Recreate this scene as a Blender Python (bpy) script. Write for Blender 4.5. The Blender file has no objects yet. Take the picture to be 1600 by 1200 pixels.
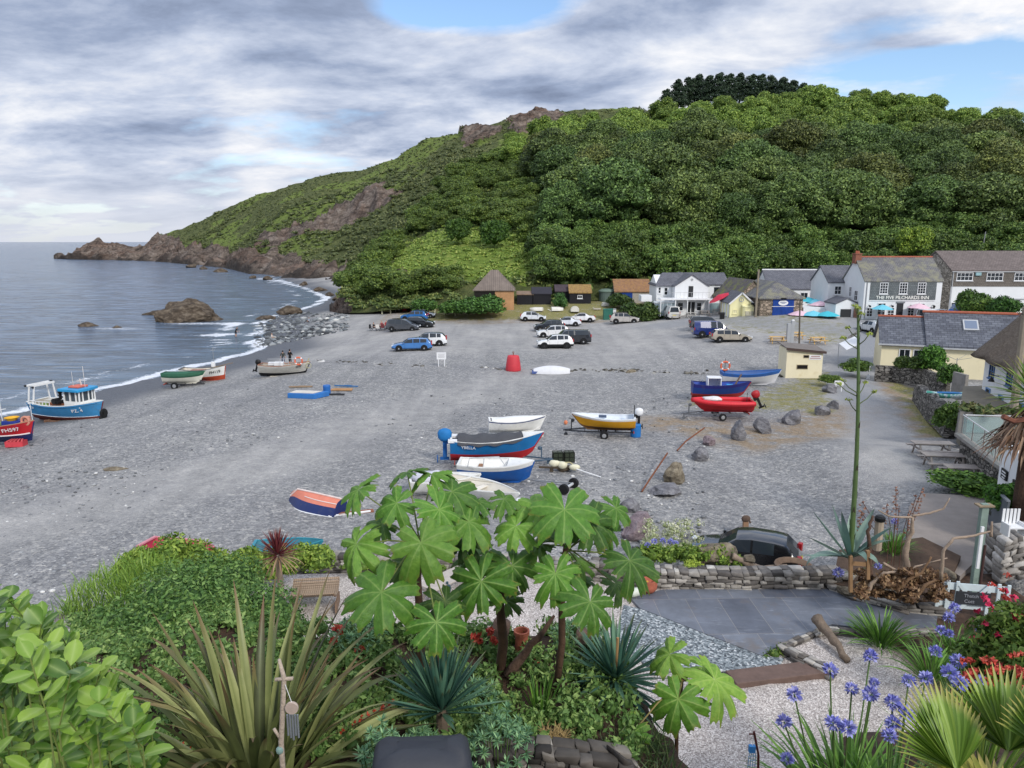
import bpy, bmesh, math, random
import numpy as np
from math import sin, cos, tan, pi, sqrt, atan, atan2, radians, exp
from mathutils import Vector, Matrix, Euler, noise as mnoise
random.seed(11)
rng = np.random.default_rng(11)
sc = bpy.context.scene
COL = sc.collection
U = random.uniform
# ------------------------------------------------------------------ camera
CAMH, FPX, TILT = 12.5, 1150.0, atan(223 / 1150.0)
SEA = -2.2
def ray(px, py):
 u = (px - 800) / FPX; v = (py - 600) / FPX
 return Vector((u, cos(TILT) - v * sin(TILT), -sin(TILT) - v * cos(TILT)))
def at(px, py, Y):
 d = ray(px, py); return Vector((0, 0, CAMH)) + d * (Y / d.y)
def gp(px, py, z=0.0):
 d = ray(px, py); return Vector((0, 0, CAMH)) + d * ((z - CAMH) / d.z)
cam = bpy.data.objects.new('camera', bpy.data.cameras.new('camera')); COL.objects.link(cam)
cam.location = (0, 0, CAMH); cam.rotation_euler = (pi / 2 - TILT, 0, 0)
cam.data.sensor_width = 36; cam.data.lens = FPX / 1600 * 36
cam.data.clip_start = 0.05; cam.data.clip_end = 30000
sc.camera = cam
# ------------------------------------------------------------------ ground height
def sm(t):
 t = np.clip(t, 0, 1); return t * t * (3 - 2 * t)
SHY = [20, 62, 75, 86, 101, 111, 124, 143, 171, 198, 300]
SHX = [-52, -43.6, -41, -37.5, -34.5, -38, -42, -47, -45, -49, -95]
def shore(y): return np.interp(y, SHY, SHX)
def Gf(x, y):
 x = np.asarray(x, float); y = np.asarray(y, float)
 d = x - shore(y)
 z = np.where(d > 0, SEA + 2.2 * sm(d / 27), SEA + np.maximum(.1 * d, -4))
 z = z + 2.6 * sm((y - 72) / 30) * sm((x - 10) / 30) * (d > 0)
 z = z + 2.4 * sm((y - 113) / 14) * sm((x + 20) / 15) * (1 - sm((x - 10) / 25))
 z = z + .9 * sm((x - 14) / 6) * (1 - sm((y - 40) / 8)) * sm((y - 18) / 6)
 return z
def G(x, y): return float(Gf(x, y))
def gb(px, py):
 z = 0.0
 for _ in range(14):
  p = gp(px, py, z); z = .5 * z + .5 * G(p.x, p.y)
 p = gp(px, py, z); p.z = G(p.x, p.y); return p
# ------------------------------------------------------------------ materials
def lin(c):
 if isinstance(c, str):
  c = c.lstrip('#'); v = [int(c[i:i + 2], 16) / 255 for i in (0, 2, 4)]
  return tuple(x / 12.92 if x <= .04045 else ((x + .055) / 1.055) ** 2.4 for x in v)
 return tuple(c)
class N:
 def __init__(s, name):
  s.m = bpy.data.materials.new(name); s.m.use_nodes = True
  s.t = s.m.node_tree; s.t.nodes.clear()
  s.out = s.t.nodes.new('ShaderNodeOutputMaterial')
  s.b = s.n('ShaderNodeBsdfPrincipled'); s.l(s.b.outputs[0], s.out.inputs[0])
  s.tc = s.n('ShaderNodeTexCoord')
 def n(s, typ, **k):
  nd = s.t.nodes.new(typ)
  for a, v in k.items():
   if a.startswith('i_'):
    key = a[2:]
    nd.inputs[int(key) if key.isdigit() else key.replace('_', ' ')].default_value = v
   else: setattr(nd, a, v)
  return nd
 def l(s, a, b): s.t.links.new(a, b)
 def noise(s, vec, scale, detail=3, rough=.55, dist=0):
  nd = s.n('ShaderNodeTexNoise', i_Scale=scale, i_Detail=detail, i_Roughness=rough, i_Distortion=dist)
  s.l(vec, nd.inputs['Vector']); return nd.outputs['Fac']
 def ramp(s, fac, stops, interp='LINEAR'):
  nd = s.n('ShaderNodeValToRGB'); e = nd.color_ramp.elements; nd.color_ramp.interpolation = interp
  while len(e) < len(stops): e.new(.5)
  for q, (p, c) in zip(e, stops):
   q.position = p; q.color = (*lin(c), 1) if not isinstance(c, (int, float)) else (c, c, c, 1)
  s.l(fac, nd.inputs[0]); return nd.outputs[0]
 def mix(s, fac, a, b, mode='MIX'):
  nd = s.n('ShaderNodeMix', data_type='RGBA', blend_type=mode)
  for i, v in ((0, fac), (6, a), (7, b)):
   if hasattr(v, 'is_linked'): s.l(v, nd.inputs[i])
   elif i == 0: nd.inputs[0].default_value = v
   else: nd.inputs[i].default_value = (*lin(v), 1) if not isinstance(v, (int, float)) else (v, v, v, 1)
  return nd.outputs[2]
 def math(s, op, a, b=None, c=None, clamp=False):
  nd = s.n('ShaderNodeMath', operation=op, use_clamp=clamp)
  for i, v in enumerate((a, b, c)):
   if v is None: continue
   if hasattr(v, 'is_linked'): s.l(v, nd.inputs[i])
   else: nd.inputs[i].default_value = v
  return nd.outputs[0]
 def attr(s, name): return s.n('ShaderNodeAttribute', attribute_name=name).outputs
 def map(s, vec, scale=(1, 1, 1), rot=(0, 0, 0)):
  nd = s.n('ShaderNodeMapping'); nd.inputs['Scale'].default_value = scale; nd.inputs['Rotation'].default_value = rot
  s.l(vec, nd.inputs[0]); return nd.outputs[0]
 def bump(s, h, strength=.5, dist=.02):
  nd = s.n('ShaderNodeBump', i_Strength=strength, i_Distance=dist); s.l(h, nd.inputs['Height'])
  s.l(nd.outputs[0], s.b.inputs['Normal']); return nd
 def base(s, c):
  if hasattr(c, 'is_linked'): s.l(c, s.b.inputs['Base Color'])
  else: s.b.inputs['Base Color'].default_value = (*lin(c), 1)
 def set(s, rough=.7, metal=0, spec=.4, coat=0):
  s.b.inputs['Roughness'].default_value = rough; s.b.inputs['Metallic'].default_value = metal
  s.b.inputs['Specular IOR Level'].default_value = spec; s.b.inputs['Coat Weight'].default_value = coat
MC = {}
def mat(col, rough=.7, var=.2, scale=2.5, bump=0., bs=25, metal=0., col2=None, c2=(.5, .65), spec=.4, coat=0, name=None):
 key = ('m', col, rough, var, scale, bump, bs, metal, col2, c2, spec, coat)
 if key in MC: return MC[key]
 n = N(name or 'paint'); o = n.tc.outputs['Object']; c = lin(col)
 f = n.noise(o, scale, 5, .65)
 a = n.ramp(f, [(.25, tuple(x * (1 - var) for x in c)), (.75, tuple(min(1, x * (1 + var)) for x in c))])
 if col2:
  g = n.ramp(n.noise(o, scale * 1.7, 6, .7), [(c2[0], 0.), (c2[1], 1.)])
  a = n.mix(g, a, col2)
 n.base(a); n.set(rough, metal, spec, coat)
 if bump: n.bump(n.noise(o, bs, 4), bump, .03)
 MC[key] = n.m; return n.m
# ------------------------------------------------------------------ mesh builder
class MB:
 def __init__(s): s.v = []; s.f = []; s.m = []
 def add(s, vs, fs, m=0):
  o = len(s.v); s.v += [tuple(v) for v in vs]; s.f += [tuple(i + o for i in f) for f in fs]; s.m += [m] * len(fs)
  return s
 def box(s, c, d, rot=0, m=0, mat=None, taper=(1, 1)):
  x, y, z = d[0] / 2, d[1] / 2, d[2] / 2
  vs = [Vector((sx * x * (taper[0] if sz > 0 else 1), sy * y * (taper[1] if sz > 0 else 1), sz * z)) for sz in (-1, 1) for sy in (-1, 1) for sx in (-1, 1)]
  R = mat if mat is not None else Matrix.Rotation(rot, 3, 'Z')
  return s.add([R @ v + Vector(c) for v in vs], [(0, 2, 3, 1), (4, 5, 7, 6), (0, 1, 5, 4), (2, 6, 7, 3), (1, 3, 7, 5), (0, 4, 6, 2)], m)
 def beam(s, p, q, w, h=None, m=0, up=(0, 0, 1)):
  p, q = Vector(p), Vector(q); d = q - p; L = d.length; d.normalize(); h = h or w
  u = Vector(up)
  if abs(d.dot(u)) > .98: u = Vector((1, 0, 0))
  a = d.cross(u).normalized(); b = a.cross(d)
  return s.box((p + q) / 2, (L, w, h), m=m, mat=Matrix((d, a, b)).transposed())
 def loft(s, rings, m=0, closed=True, cap=True):
  n = len(rings[0]); vs = [v for r in rings for v in r]; fs = []
  k = n if closed else n - 1
  for i in range(len(rings) - 1):
   for j in range(k):
    a = i * n + j; b = i * n + (j + 1) % n
    fs.append((a, b, b + n, a + n))
  if cap and closed:
   fs.append(tuple(range(n))[::-1]); fs.append(tuple((len(rings) - 1) * n + j for j in range(n)))
  return s.add(vs, fs, m)
 def tube(s, pts, r, n=6, m=0, cap=True):
  pts = [Vector(p) for p in pts]; k = len(pts)
  rs = r if isinstance(r, (list, tuple)) else [r] * k
  rings = []; u = None
  for i, p in enumerate(pts):
   d = (pts[min(i + 1, k - 1)] - pts[max(i - 1, 0)])
   d = d.normalized() if d.length > 1e-9 else Vector((0, 0, 1))
   if u is None: u = Vector((1, 0, 0)) if abs(d.x) < .9 else Vector((0, 1, 0))
   a = d.cross(u).normalized(); u = a.cross(d).normalized()
   rings.append([p + (a * cos(t) + u * sin(t)) * rs[i] for t in [2 * pi * j / n for j in range(n)]])
  return s.loft(rings, m, True, cap)
 def lathe(s, prof, c=(0, 0, 0), n=16, m=0, axis='z', cap=True):
  rings = []; c = Vector(c)
  for r, z in prof:
   ring = []
   for j in range(n):
    t = 2 * pi * j / n; p = Vector((r * cos(t), r * sin(t), z))
    if axis == 'y': p = Vector((p.x, p.z, p.y))
    if axis == 'x': p = Vector((p.z, p.y, p.x))
    ring.append(p + c)
   rings.append(ring)
  return s.loft(rings, m, True, cap)
 def poly(s, pts, m=0): return s.add(pts, [tuple(range(len(pts)))], m)
 def prism(s, pts, vec, m=0):
  vec = Vector(vec); a = [Vector(p) for p in pts]
  return s.loft([a, [p + vec for p in a]], m)
 def ball(s, c, r, n=8, k=6, m=0, jit=0, seed=0):
  if not isinstance(r, (tuple, list)): r = (r, r, r)
  c = Vector(c); rings = []
  for i in range(1, k):
   ph = pi * i / k; ring = []
   for j in range(n):
    th = 2 * pi * j / n
    d = Vector((sin(ph) * cos(th), sin(ph) * sin(th), -cos(ph)))
    q = 1 + (jit * mnoise.noise(d * 1.7 + Vector((seed * 3.1, seed, 7.7))) if jit else 0)
    ring.append(Vector((d.x * r[0], d.y * r[1], d.z * r[2])) * q + c)
   rings.append(ring)
  return s.loft(rings, m)
 def torus(s, c, R, r, n=16, k=6, m=0, axis='y'):
  pts = []
  for j in range(n + 1):
   t = 2 * pi * j / n
   p = {'z': (cos(t), sin(t), 0), 'y': (cos(t), 0, sin(t)), 'x': (0, cos(t), sin(t))}[axis]
   pts.append(Vector(c) + Vector(p) * R)
  return s.tube(pts, r, k, m, False)
 def xf(s, M):
  s.v = [tuple(M @ Vector(v)) for v in s.v]; return s
 def build(s, name, mats, parent=None, smooth=False, bevel=0, loc=None, rot=None, fixn=True):
  me = bpy.data.meshes.new(name); me.from_pydata(s.v, [], s.f)
  mats = mats if isinstance(mats, (list, tuple)) else [mats]
  for q in mats: me.materials.append(q)
  if len(mats) > 1: me.polygons.foreach_set('material_index', s.m)
  if fixn and len(s.f) < 30000:
   b = bmesh.new(); b.from_mesh(me); bmesh.ops.recalc_face_normals(b, faces=b.faces); b.to_mesh(me); b.free()
  boxuv(me)
  if smooth: me.polygons.foreach_set('use_smooth', [True] * len(me.polygons))
  return link(name, me, parent, loc, rot, bevel, smooth)
def link(name, me, parent=None, loc=None, rot=None, bevel=0, smooth=False):
 o = bpy.data.objects.new(name, me); COL.objects.link(o)
 if parent: o.parent = parent
 if loc is not None: o.location = loc
 if rot is not None: o.rotation_euler = rot if isinstance(rot, (tuple, list)) else (0, 0, rot)
 if bevel:
  bv = o.modifiers.new('bevel', 'BEVEL'); bv.width = bevel; bv.segments = 2; bv.limit_method = 'ANGLE'; bv.angle_limit = .7
 return o
def boxuv(me):
 nl = len(me.loops)
 if not nl: return
 co = np.empty(len(me.vertices) * 3); me.vertices.foreach_get('co', co); co = co.reshape(-1, 3)
 li = np.empty(nl, np.int32); me.loops.foreach_get('vertex_index', li)
 nf = len(me.polygons); no = np.empty(nf * 3); me.polygons.foreach_get('normal', no); no = no.reshape(-1, 3)
 lt = np.empty(nf, np.int32); me.polygons.foreach_get('loop_total', lt)
 nn = np.repeat(no, lt, 0); z = np.array([0, 0, 1.])
 u = np.cross(np.broadcast_to(z, nn.shape), nn); L = np.linalg.norm(u, axis=1); flat = L < .05
 u[flat] = (1, 0, 0); u /= np.linalg.norm(u, axis=1)[:, None]
 v = np.cross(nn, u); P = co[li]
 uv = np.stack([(P * u).sum(1), (P * v).sum(1)], 1)
 me.uv_layers.new(name='UVMap').data.foreach_set('uv', uv.ravel())
def tag(o, label=None, cat=None, group=None, kind=None):
 if label: o['label'] = label
 if cat: o['category'] = cat
 if group: o['group'] = group
 if kind: o['kind'] = kind
 return o
def thing(name, label, cat, loc=(0, 0, 0), rz=0, group=None):
 o = bpy.data.objects.new(name, None); COL.objects.link(o); o.empty_display_size = .2
 o.location = loc; o.rotation_euler = rz if isinstance(rz, (tuple, list)) else (0, 0, rz)
 return tag(o, label, cat, group)
def copytree(o, parent=None):
 kids = list(o.children); c = o.copy(); COL.objects.link(c); c.parent = parent
 for k in kids: copytree(k, c)
 return c
def dup(o, loc, rz=0, label=None, group=None, scale=None):
 c = copytree(o); c.location = loc; c.rotation_euler = rz if isinstance(rz, (tuple, list)) else (0, 0, rz)
 if scale: c.scale = scale if isinstance(scale, (tuple, list)) else (scale,) * 3
 if label: c['label'] = label
 if group: c['group'] = group
 return c
def text(body, size, M, m, parent, name='lettering', extrude=.004, align='CENTER', squash=1):
 cu = bpy.data.curves.new('t', 'FONT'); cu.body = body; cu.size = size; cu.align_x = align; cu.align_y = 'CENTER'
 cu.extrude = extrude; cu.offset = size * .012
 o = bpy.data.objects.new('t', cu); COL.objects.link(o)
 me = bpy.data.meshes.new_from_object(o.evaluated_get(bpy.context.evaluated_depsgraph_get()))
 bpy.data.objects.remove(o); bpy.data.curves.remove(cu)
 if squash != 1: me.transform(Matrix.Diagonal((squash, 1, 1, 1)))
 me.transform(M); me.materials.clear(); me.materials.append(m)
 return link(name, me, parent)
def frame(o, x, up):
 x = Vector(x).normalized(); up = Vector(up); z = x.cross(up).normalized(); y = z.cross(x)
 M = Matrix((x, y, z)).transposed().to_4x4(); M.translation = Vector(o); return M
def npmesh(name, V, Fq, mats, parent=None, mi=None, smooth=False, attrs=None):
 """numpy quads/tris -> object"""
 me = bpy.data.meshes.new(name); nv = len(V); nf = len(Fq); k = Fq.shape[1]
 me.vertices.add(nv); me.vertices.foreach_set('co', np.asarray(V, np.float32).ravel())
 me.loops.add(nf * k); me.loops.foreach_set('vertex_index', Fq.astype(np.int32).ravel())
 me.polygons.add(nf); me.polygons.foreach_set('loop_start', np.arange(0, nf * k, k, dtype=np.int32))
 me.update(calc_edges=True)
 for q in (mats if isinstance(mats, (list, tuple)) else [mats]): me.materials.append(q)
 if mi is not None: me.polygons.foreach_set('material_index', np.asarray(mi, np.int32))
 if smooth: me.polygons.foreach_set('use_smooth', np.ones(nf, bool))
 for a, val in (attrs or {}).items():
  me.attributes.new(a, 'FLOAT', 'POINT').data.foreach_set('value', np.asarray(val, np.float32))
 me.validate()
 return link(name, me, parent)
# ------------------------------------------------------------------ light: hazy bright overcast, sun low behind the camera's right shoulder
SUN_EL, SUN_AZ = radians(36), radians(150)     # azimuth measured clockwise from +Y
w = bpy.data.worlds.new('World'); sc.world = w; w.use_nodes = True
nt = w.node_tree; nt.nodes.clear()
def wn(t, **k):
 nd = nt.nodes.new(t)
 for a, v in k.items():
  if a.startswith('i_'): nd.inputs[a[2:].replace('_', ' ')].default_value = v
  else: setattr(nd, a, v)
 return nd
def wl(a, b): nt.links.new(a, b)
def wm(op, a, b=None, clamp=False):
 nd = wn('ShaderNodeMath', operation=op, use_clamp=clamp)
 for i, v in enumerate((a, b)):
  if v is None: continue
  if hasattr(v, 'is_linked'): wl(v, nd.inputs[i])
  else: nd.inputs[i].default_value = v
 return nd.outputs[0]
def wramp(f, st):
 nd = wn('ShaderNodeValToRGB'); e = nd.color_ramp.elements
 while len(e) < len(st): e.new(.5)
 for q, (p, c) in zip(e, st): q.position = p; q.color = (*lin(c), 1) if not isinstance(c, (int, float)) else (c, c, c, 1)
 wl(f, nd.inputs[0]); return nd.outputs[0]
sky = wn('ShaderNodeTexSky', sky_type='NISHITA', sun_disc=False, sun_elevation=SUN_EL, sun_rotation=SUN_AZ, air_density=1.0, dust_density=.7, ozone_density=3.)
tc = wn('ShaderNodeTexCoord'); sep = wn('ShaderNodeSeparateXYZ'); wl(tc.outputs['Generated'], sep.inputs[0])
zc = wm('MAXIMUM', sep.outputs[2], 0.0); zz = wm('ADD', zc, .20)
cb = wn('ShaderNodeCombineXYZ'); wl(wm('DIVIDE', sep.outputs[0], zz), cb.inputs[0]); wl(wm('DIVIDE', sep.outputs[1], zz), cb.inputs[1])
def wnoise(scale, loc, rot, detail, rough, dist, sc3=(1, 1, 1)):
 mp = wn('ShaderNodeMapping'); mp.inputs['Location'].default_value = loc; mp.inputs['Rotation'].default_value = (0, 0, rot); mp.inputs['Scale'].default_value = sc3
 wl(cb.outputs[0], mp.inputs[0])
 nd = wn('ShaderNodeTexNoise', i_Scale=scale, i_Detail=detail, i_Roughness=rough, i_Distortion=dist); wl(mp.outputs[0], nd.inputs['Vector'])
 return nd.outputs['Fac']
band = wnoise(.75, (3.4, 1.2, 0), .45, 7, .55, .25, (1, 1.25, 1))
lump = wnoise(1.9, (7.3, 2.2, 0), .35, 10, .60, .2, (.9, 1.2, 1))
# clearer toward the upper right (+x), solid over the sea (-x)
side = wm('MULTIPLY', sep.outputs[0], -.03)
cov = wm('ADD', wm('ADD', band, wm('MULTIPLY', wm('SUBTRACT', lump, .5), .5)), side)
def gap(px, py, wx, wz, amt):
 d = ray(px, py).normalized(); a = wm('DIVIDE', wm('SUBTRACT', sep.outputs[0], d.x), wx); b = wm('DIVIDE', wm('SUBTRACT', sep.outputs[2], d.z), wz)
 return wm('MULTIPLY', wm('EXPONENT', wm('MULTIPLY', wm('ADD', wm('MULTIPLY', a, a), wm('MULTIPLY', b, b)), -1.)), amt)
for g_ in ((755, 8, .11, .030, -.46), (655, 12, .05, .02, -.2), (1500, 105, .12, .024, -.19), (1330, 45, .05, .012, -.1), (1590, 150, .05, .03, .12), (1350, 5, .3, .03, .10), (610, 175, .05, .012, -.08), (1050, 25, .14, .04, .16), (300, 60, .3, .10, .14), (900, 90, .16, .035, .16), (1420, 130, .10, .015, .13), (1450, 62, .05, .008, .25)): cov = wm('ADD', cov, gap(*g_))
mask = wramp(cov, [(.33, 0.), (.50, 1.)])
lowm = wramp(zc, [(.02, 1.), (.12, 0.)])
mask2 = wm('MAXIMUM', mask, wm('MULTIPLY', lowm, .8))
shade = wm('ADD', wm('ADD', wm('MULTIPLY', lump, .95), wm('MULTIPLY', wm('SUBTRACT', .56, band), .6)), wm('ADD', gap(250, 40, .28, .09, -.10), gap(1000, 60, .5, .07, .05)))
ccol = wramp(shade, [(.24, '#6c7890'), (.38, '#909db6'), (.50, '#b7c0d2'), (.61, '#d8dbe2'), (.75, '#f8f4f0')])
hz = wn('ShaderNodeMix', data_type='RGBA'); wl(wramp(zc, [(.0, 1.), (.10, .0)]), hz.inputs[0]); wl(ccol, hz.inputs[6]); hz.inputs[7].default_value = (*lin('#c6cad4'), 1)
# an overcast sky is brighter high overhead than along the horizon
boost = wm('ADD', .80, wm('MULTIPLY', wramp(zc, [(.38, 0.), (.85, 1.)]), .42))
bg1 = wn('ShaderNodeBackground', i_Strength=.12); wl(sky.outputs[0], bg1.inputs[0])
bg2 = wn('ShaderNodeBackground'); wl(hz.outputs[2], bg2.inputs[0]); wl(boost, bg2.inputs['Strength'])
ms = wn('ShaderNodeMixShader'); wl(mask2, ms.inputs[0]); wl(bg1.outputs[0], ms.inputs[1]); wl(bg2.outputs[0], ms.inputs[2])
wo = wn('ShaderNodeOutputWorld'); wl(ms.outputs[0], wo.inputs[0])
sun = bpy.data.objects.new('sun', bpy.data.lights.new('sun', 'SUN')); COL.objects.link(sun)
sun.data.energy = 1.5; sun.data.angle = radians(10); sun.data.color = (1, .95, .88)
sd = Vector((sin(SUN_AZ) * cos(SUN_EL), cos(SUN_AZ) * cos(SUN_EL), sin(SUN_EL)))
sun.rotation_euler = sd.to_track_quat('Z', 'Y').to_euler()
sc.view_settings.view_transform = 'Standard'; sc.view_settings.look = 'None'; sc.view_settings.gamma = 1
sc.view_settings.exposure = .66
sc.cycles.max_bounces = 6; sc.cycles.diffuse_bounces = 3; sc.cycles.glossy_bounces = 3; sc.cycles.transmission_bounces = 4; sc.cycles.transparent_max_bounces = 8
# ------------------------------------------------------------------ helpers for noise fields (numpy)
def vnoise(P, seed=0):
 """cheap smooth value noise for (n,3) arrays, -1..1"""
 P = np.asarray(P, float) + seed * 17.31; i = np.floor(P).astype(np.int64); f = P - i; f = f * f * (3 - 2 * f)
 def h(a, b, c):
  n = (a * 374761393 + b * 668265263 + c * 2147483647 + seed * 1274126177) & 0xffffffff
  n = ((n ^ (n >> 13)) * 1274126177) & 0xffffffff
  return ((n ^ (n >> 16)) & 0xffff) / 32767.5 - 1
 r = 0
 for dx in (0, 1):
  for dy in (0, 1):
   for dz in (0, 1):
    r = r + h(i[:, 0] + dx, i[:, 1] + dy, i[:, 2] + dz) * (f[:, 0] if dx else 1 - f[:, 0]) * (f[:, 1] if dy else 1 - f[:, 1]) * (f[:, 2] if dz else 1 - f[:, 2])
 return r
def fbm(P, oct=4, seed=0, ridge=False):
 P = np.asarray(P, float); a = 1; r = 0
 for o in range(oct):
  n = vnoise(P, seed + o)
  r = r + a * ((1 - 2 * np.abs(n)) if ridge else n); P = P * 2.03; a *= .5
 return r
def segdist(x, y, pts):
 d = np.full(np.shape(x), 1e9)
 for (x0, y0), (x1, y1) in zip(pts[:-1], pts[1:]):
  L = (x1 - x0) ** 2 + (y1 - y0) ** 2 + 1e-9
  t = np.clip(((x - x0) * (x1 - x0) + (y - y0) * (y1 - y0)) / L, 0, 1)
  d = np.minimum(d, np.hypot(x - x0 - t * (x1 - x0), y - y0 - t * (y1 - y0)))
 return d
def inpoly(x, y, poly):
 c = np.zeros(np.shape(x), bool); n = len(poly)
 for i in range(n):
  (x0, y0), (x1, y1) = poly[i], poly[i - 1]
  with np.errstate(divide='ignore', invalid='ignore'):
   k = ((y0 > y) != (y1 > y)) & (x < (x1 - x0) * (y - y0) / (y1 - y0 + 1e-12) + x0)
  c ^= k
 return c
def g2(px, py, z=0): p = gp(px, py, z); return (p.x, p.y)
def gridmesh(name, X, Y, Z, m, attrs=None, smooth=True, kind='structure'):
 ny, nx = X.shape; idx = np.arange(nx * ny).reshape(ny, nx)
 Fq = np.stack([idx[:-1, :-1], idx[:-1, 1:], idx[1:, 1:], idx[1:, :-1]], -1).reshape(-1, 4)
 o = npmesh(name, np.stack([X, Y, Z], -1).reshape(-1, 3), Fq, m, smooth=smooth, attrs={k: v.ravel() for k, v in (attrs or {}).items()})
 return tag(o, kind=kind)
# ------------------------------------------------------------------ beach
n = N('shingle'); pos = n.tc.outputs['Object']
v1 = n.n('ShaderNodeTexVoronoi', i_Scale=13.); n.l(pos, v1.inputs['Vector'])
v2 = n.n('ShaderNodeTexVoronoi', i_Scale=6., i_Randomness=1.); n.l(pos, v2.inputs['Vector'])
sx = n.n('ShaderNodeSeparateColor'); n.l(v1.outputs['Color'], sx.inputs[0]); sx2 = n.n('ShaderNodeSeparateColor'); n.l(v2.outputs['Color'], sx2.inputs[0])
peb = n.ramp(sx.outputs[0], [(0, '#4a4e55'), (.25, '#6e7278'), (.55, '#8f9297'), (.86, '#b0b2b4'), (1, '#e2e0da')])
peb2 = n.ramp(sx2.outputs[0], [(0, '#55595f'), (.5, '#85888d'), (.9, '#a9abad'), (1, '#dddcd8')])
c = n.mix(.42, n.mix(.48, peb, '#838487'), n.mix(.2, peb2, '#838487'))
fine = n.ramp(n.noise(pos, 22, 3, .7), [(.3, '#8b8d90'), (.7, '#b0b0b1')])
big = n.noise(pos, .16, 5, .6); big2 = n.noise(pos, .9, 4, .65)
smo = n.math('MULTIPLY', n.attr('smooth')[2], n.math('ADD', .5, big2), clamp=True)
c = n.mix(n.math('MULTIPLY', smo, .8), c, fine)
c = n.mix(1., c, n.ramp(big, [(.25, (.82, .82, .83)), (.75, (1.16, 1.14, 1.10))]), 'MULTIPLY')
c = n.mix(1., c, n.ramp(big2, [(.3, (.93, .91, .88)), (.7, (1.16, 1.13, 1.08))]), 'MULTIPLY')
stk = n.noise(n.map(pos, (.5, .05, 1), (0, 0, radians(-50))), 1, 4, .6)
c = n.mix(1., c, n.ramp(stk, [(.3, (.88, .88, .88)), (.65, (1.13, 1.12, 1.11))]), 'MULTIPLY')
soilm = n.math('MULTIPLY', n.attr('soil')[2], n.ramp(n.noise(pos, .7, 6, .7), [(.36, 0.), (.56, 1.)]), clamp=True)
c = n.mix(soilm, c, n.ramp(n.noise(pos, 5, 5), [(.3, '#7a6a55'), (.7, '#a3917a')]))
ga = n.attr('grassy')[2]; gr = n.math('MULTIPLY', n.math('MULTIPLY', n.math('ADD', n.math('SUBTRACT', ga, .55), n.math('MULTIPLY', n.math('SUBTRACT', n.noise(pos, 1.1, 7, .75), .5), 3.4)), 1.6, clamp=True), n.math('MULTIPLY', ga, 3., clamp=True), clamp=True)
c = n.mix(gr, c, n.ramp(n.noise(pos, 9, 5), [(.3, '#525c36'), (.52, '#85804f'), (.75, '#ab9a68')]))
road = n.attr('road')[2]
c = n.mix(road, c, n.ramp(n.noise(pos, 14, 4), [(.3, '#808286'), (.7, '#989a9d')]))
wet = n.math('MULTIPLY', n.attr('wet')[2], n.math('ADD', .62, n.math('MULTIPLY', big2, .7)), clamp=True)
c = n.mix(wet, c, n.ramp(n.noise(pos, 6, 4), [(.3, '#494c52'), (.7, '#62656b')]))
n.base(c); n.set(.8, 0, .3)
n.l(n.math('SUBTRACT', .82, n.math('MULTIPLY', wet, .3)), n.b.inputs['Roughness'])
n.bump(n.math('ADD', n.math('MULTIPLY', v1.outputs['Distance'], -1.), n.math('MULTIPLY', v2.outputs['Distance'], -.8)), .55, .08)
M_beach = n.m
xs = np.unique(np.concatenate([np.linspace(-150, -62, 12), np.arange(-62, 75, 1.3), np.linspace(75, 190, 20)]))
ys = np.unique(np.concatenate([np.arange(12, 135, 1.1), np.linspace(135, 340, 70)]))
X, Y = np.meshgrid(xs, ys); Z = Gf(X, Y)
Pn = np.stack([X.ravel() * .12, Y.ravel() * .12, 0 * X.ravel()], 1)
Z = Z + .10 * fbm(Pn, 3, 5).reshape(X.shape) * (Z > -2)
d = X - shore(Y)
wet = 1 - sm((d - 5) / 6)
track = [g2(*q) for q in ((-40, 830), (200, 775), (420, 722), (640, 640), (830, 585), (1010, 548), (1180, 530))]
smo = np.maximum(.75 * (1 - sm((segdist(X, Y, track) - 1.5) / 4)), sm((Y - 76) / 14))
rtrack = [g2(*q) for q in ((1340, 520), (1330, 575), (1338, 620), (1368, 675), (1400, 760))]
rd = segdist(X, Y, rtrack); smo = np.maximum(smo, 1 - sm((rd - 1.2) / 2.5)); road = .75 * (1 - sm((rd - .8) / 1.6)) * sm((Y - 40) / 12)
rd2 = segdist(X, Y, [g2(1430, 497, 2.5), g2(1385, 512, 2), g2(1362, 540, 1), g2(1345, 565, .4)]); road = np.maximum(road, 1 - sm((rd2 - 2.2) / 1))
rd3 = segdist(X, Y, [g2(1040, 505, 1.2), g2(1110, 502, 1.3), g2(1220, 520, 1.0), g2(1340, 520, 1.5)]); road = np.maximum(road, .6 * (1 - sm((rd3 - 2) / 2)))
soil = 1 - sm((segdist(X, Y, [g2(*q) for q in ((1040, 660), (1130, 672), (1180, 690), (1260, 672), (1330, 640))]) - 1.2) / 2.2)
grs = 1 - sm((segdist(X, Y, [g2(*q) for q in ((1120, 628), (1210, 632), (1265, 605), (1315, 585), (1290, 640))]) - 1.5) / 2.5)
grs = np.maximum(grs, 1.2 * inpoly(X, Y, [g2(*q) for q in ((1372, 592), (1425, 600), (1432, 620), (1490, 672), (1485, 690), (1455, 688), (1420, 650), (1405, 615))]))
grs = np.where(rd < 2.2, grs * .2, grs); soil = np.maximum(soil, inpoly(X, Y, [g2(*q) for q in ((1362, 592), (1425, 600), (1440, 625), (1490, 672), (1480, 695), (1440, 690), (1405, 640))]) * 1.)
grs = np.maximum(grs, .78 * inpoly(X, Y, [g2(*q, .6) for q in ((1085, 512), (1180, 505), (1290, 520), (1345, 530), (1320, 545), (1230, 532), (1170, 530))]))
grs = np.maximum(grs, 1.3 * sm((Y - 114.5) / 3) * sm((X + 22) / 5) * (X < 24)); soil = np.maximum(soil, .6 * sm((Y - 112.5) / 2) * (X > -22) * (X < 24))
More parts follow.
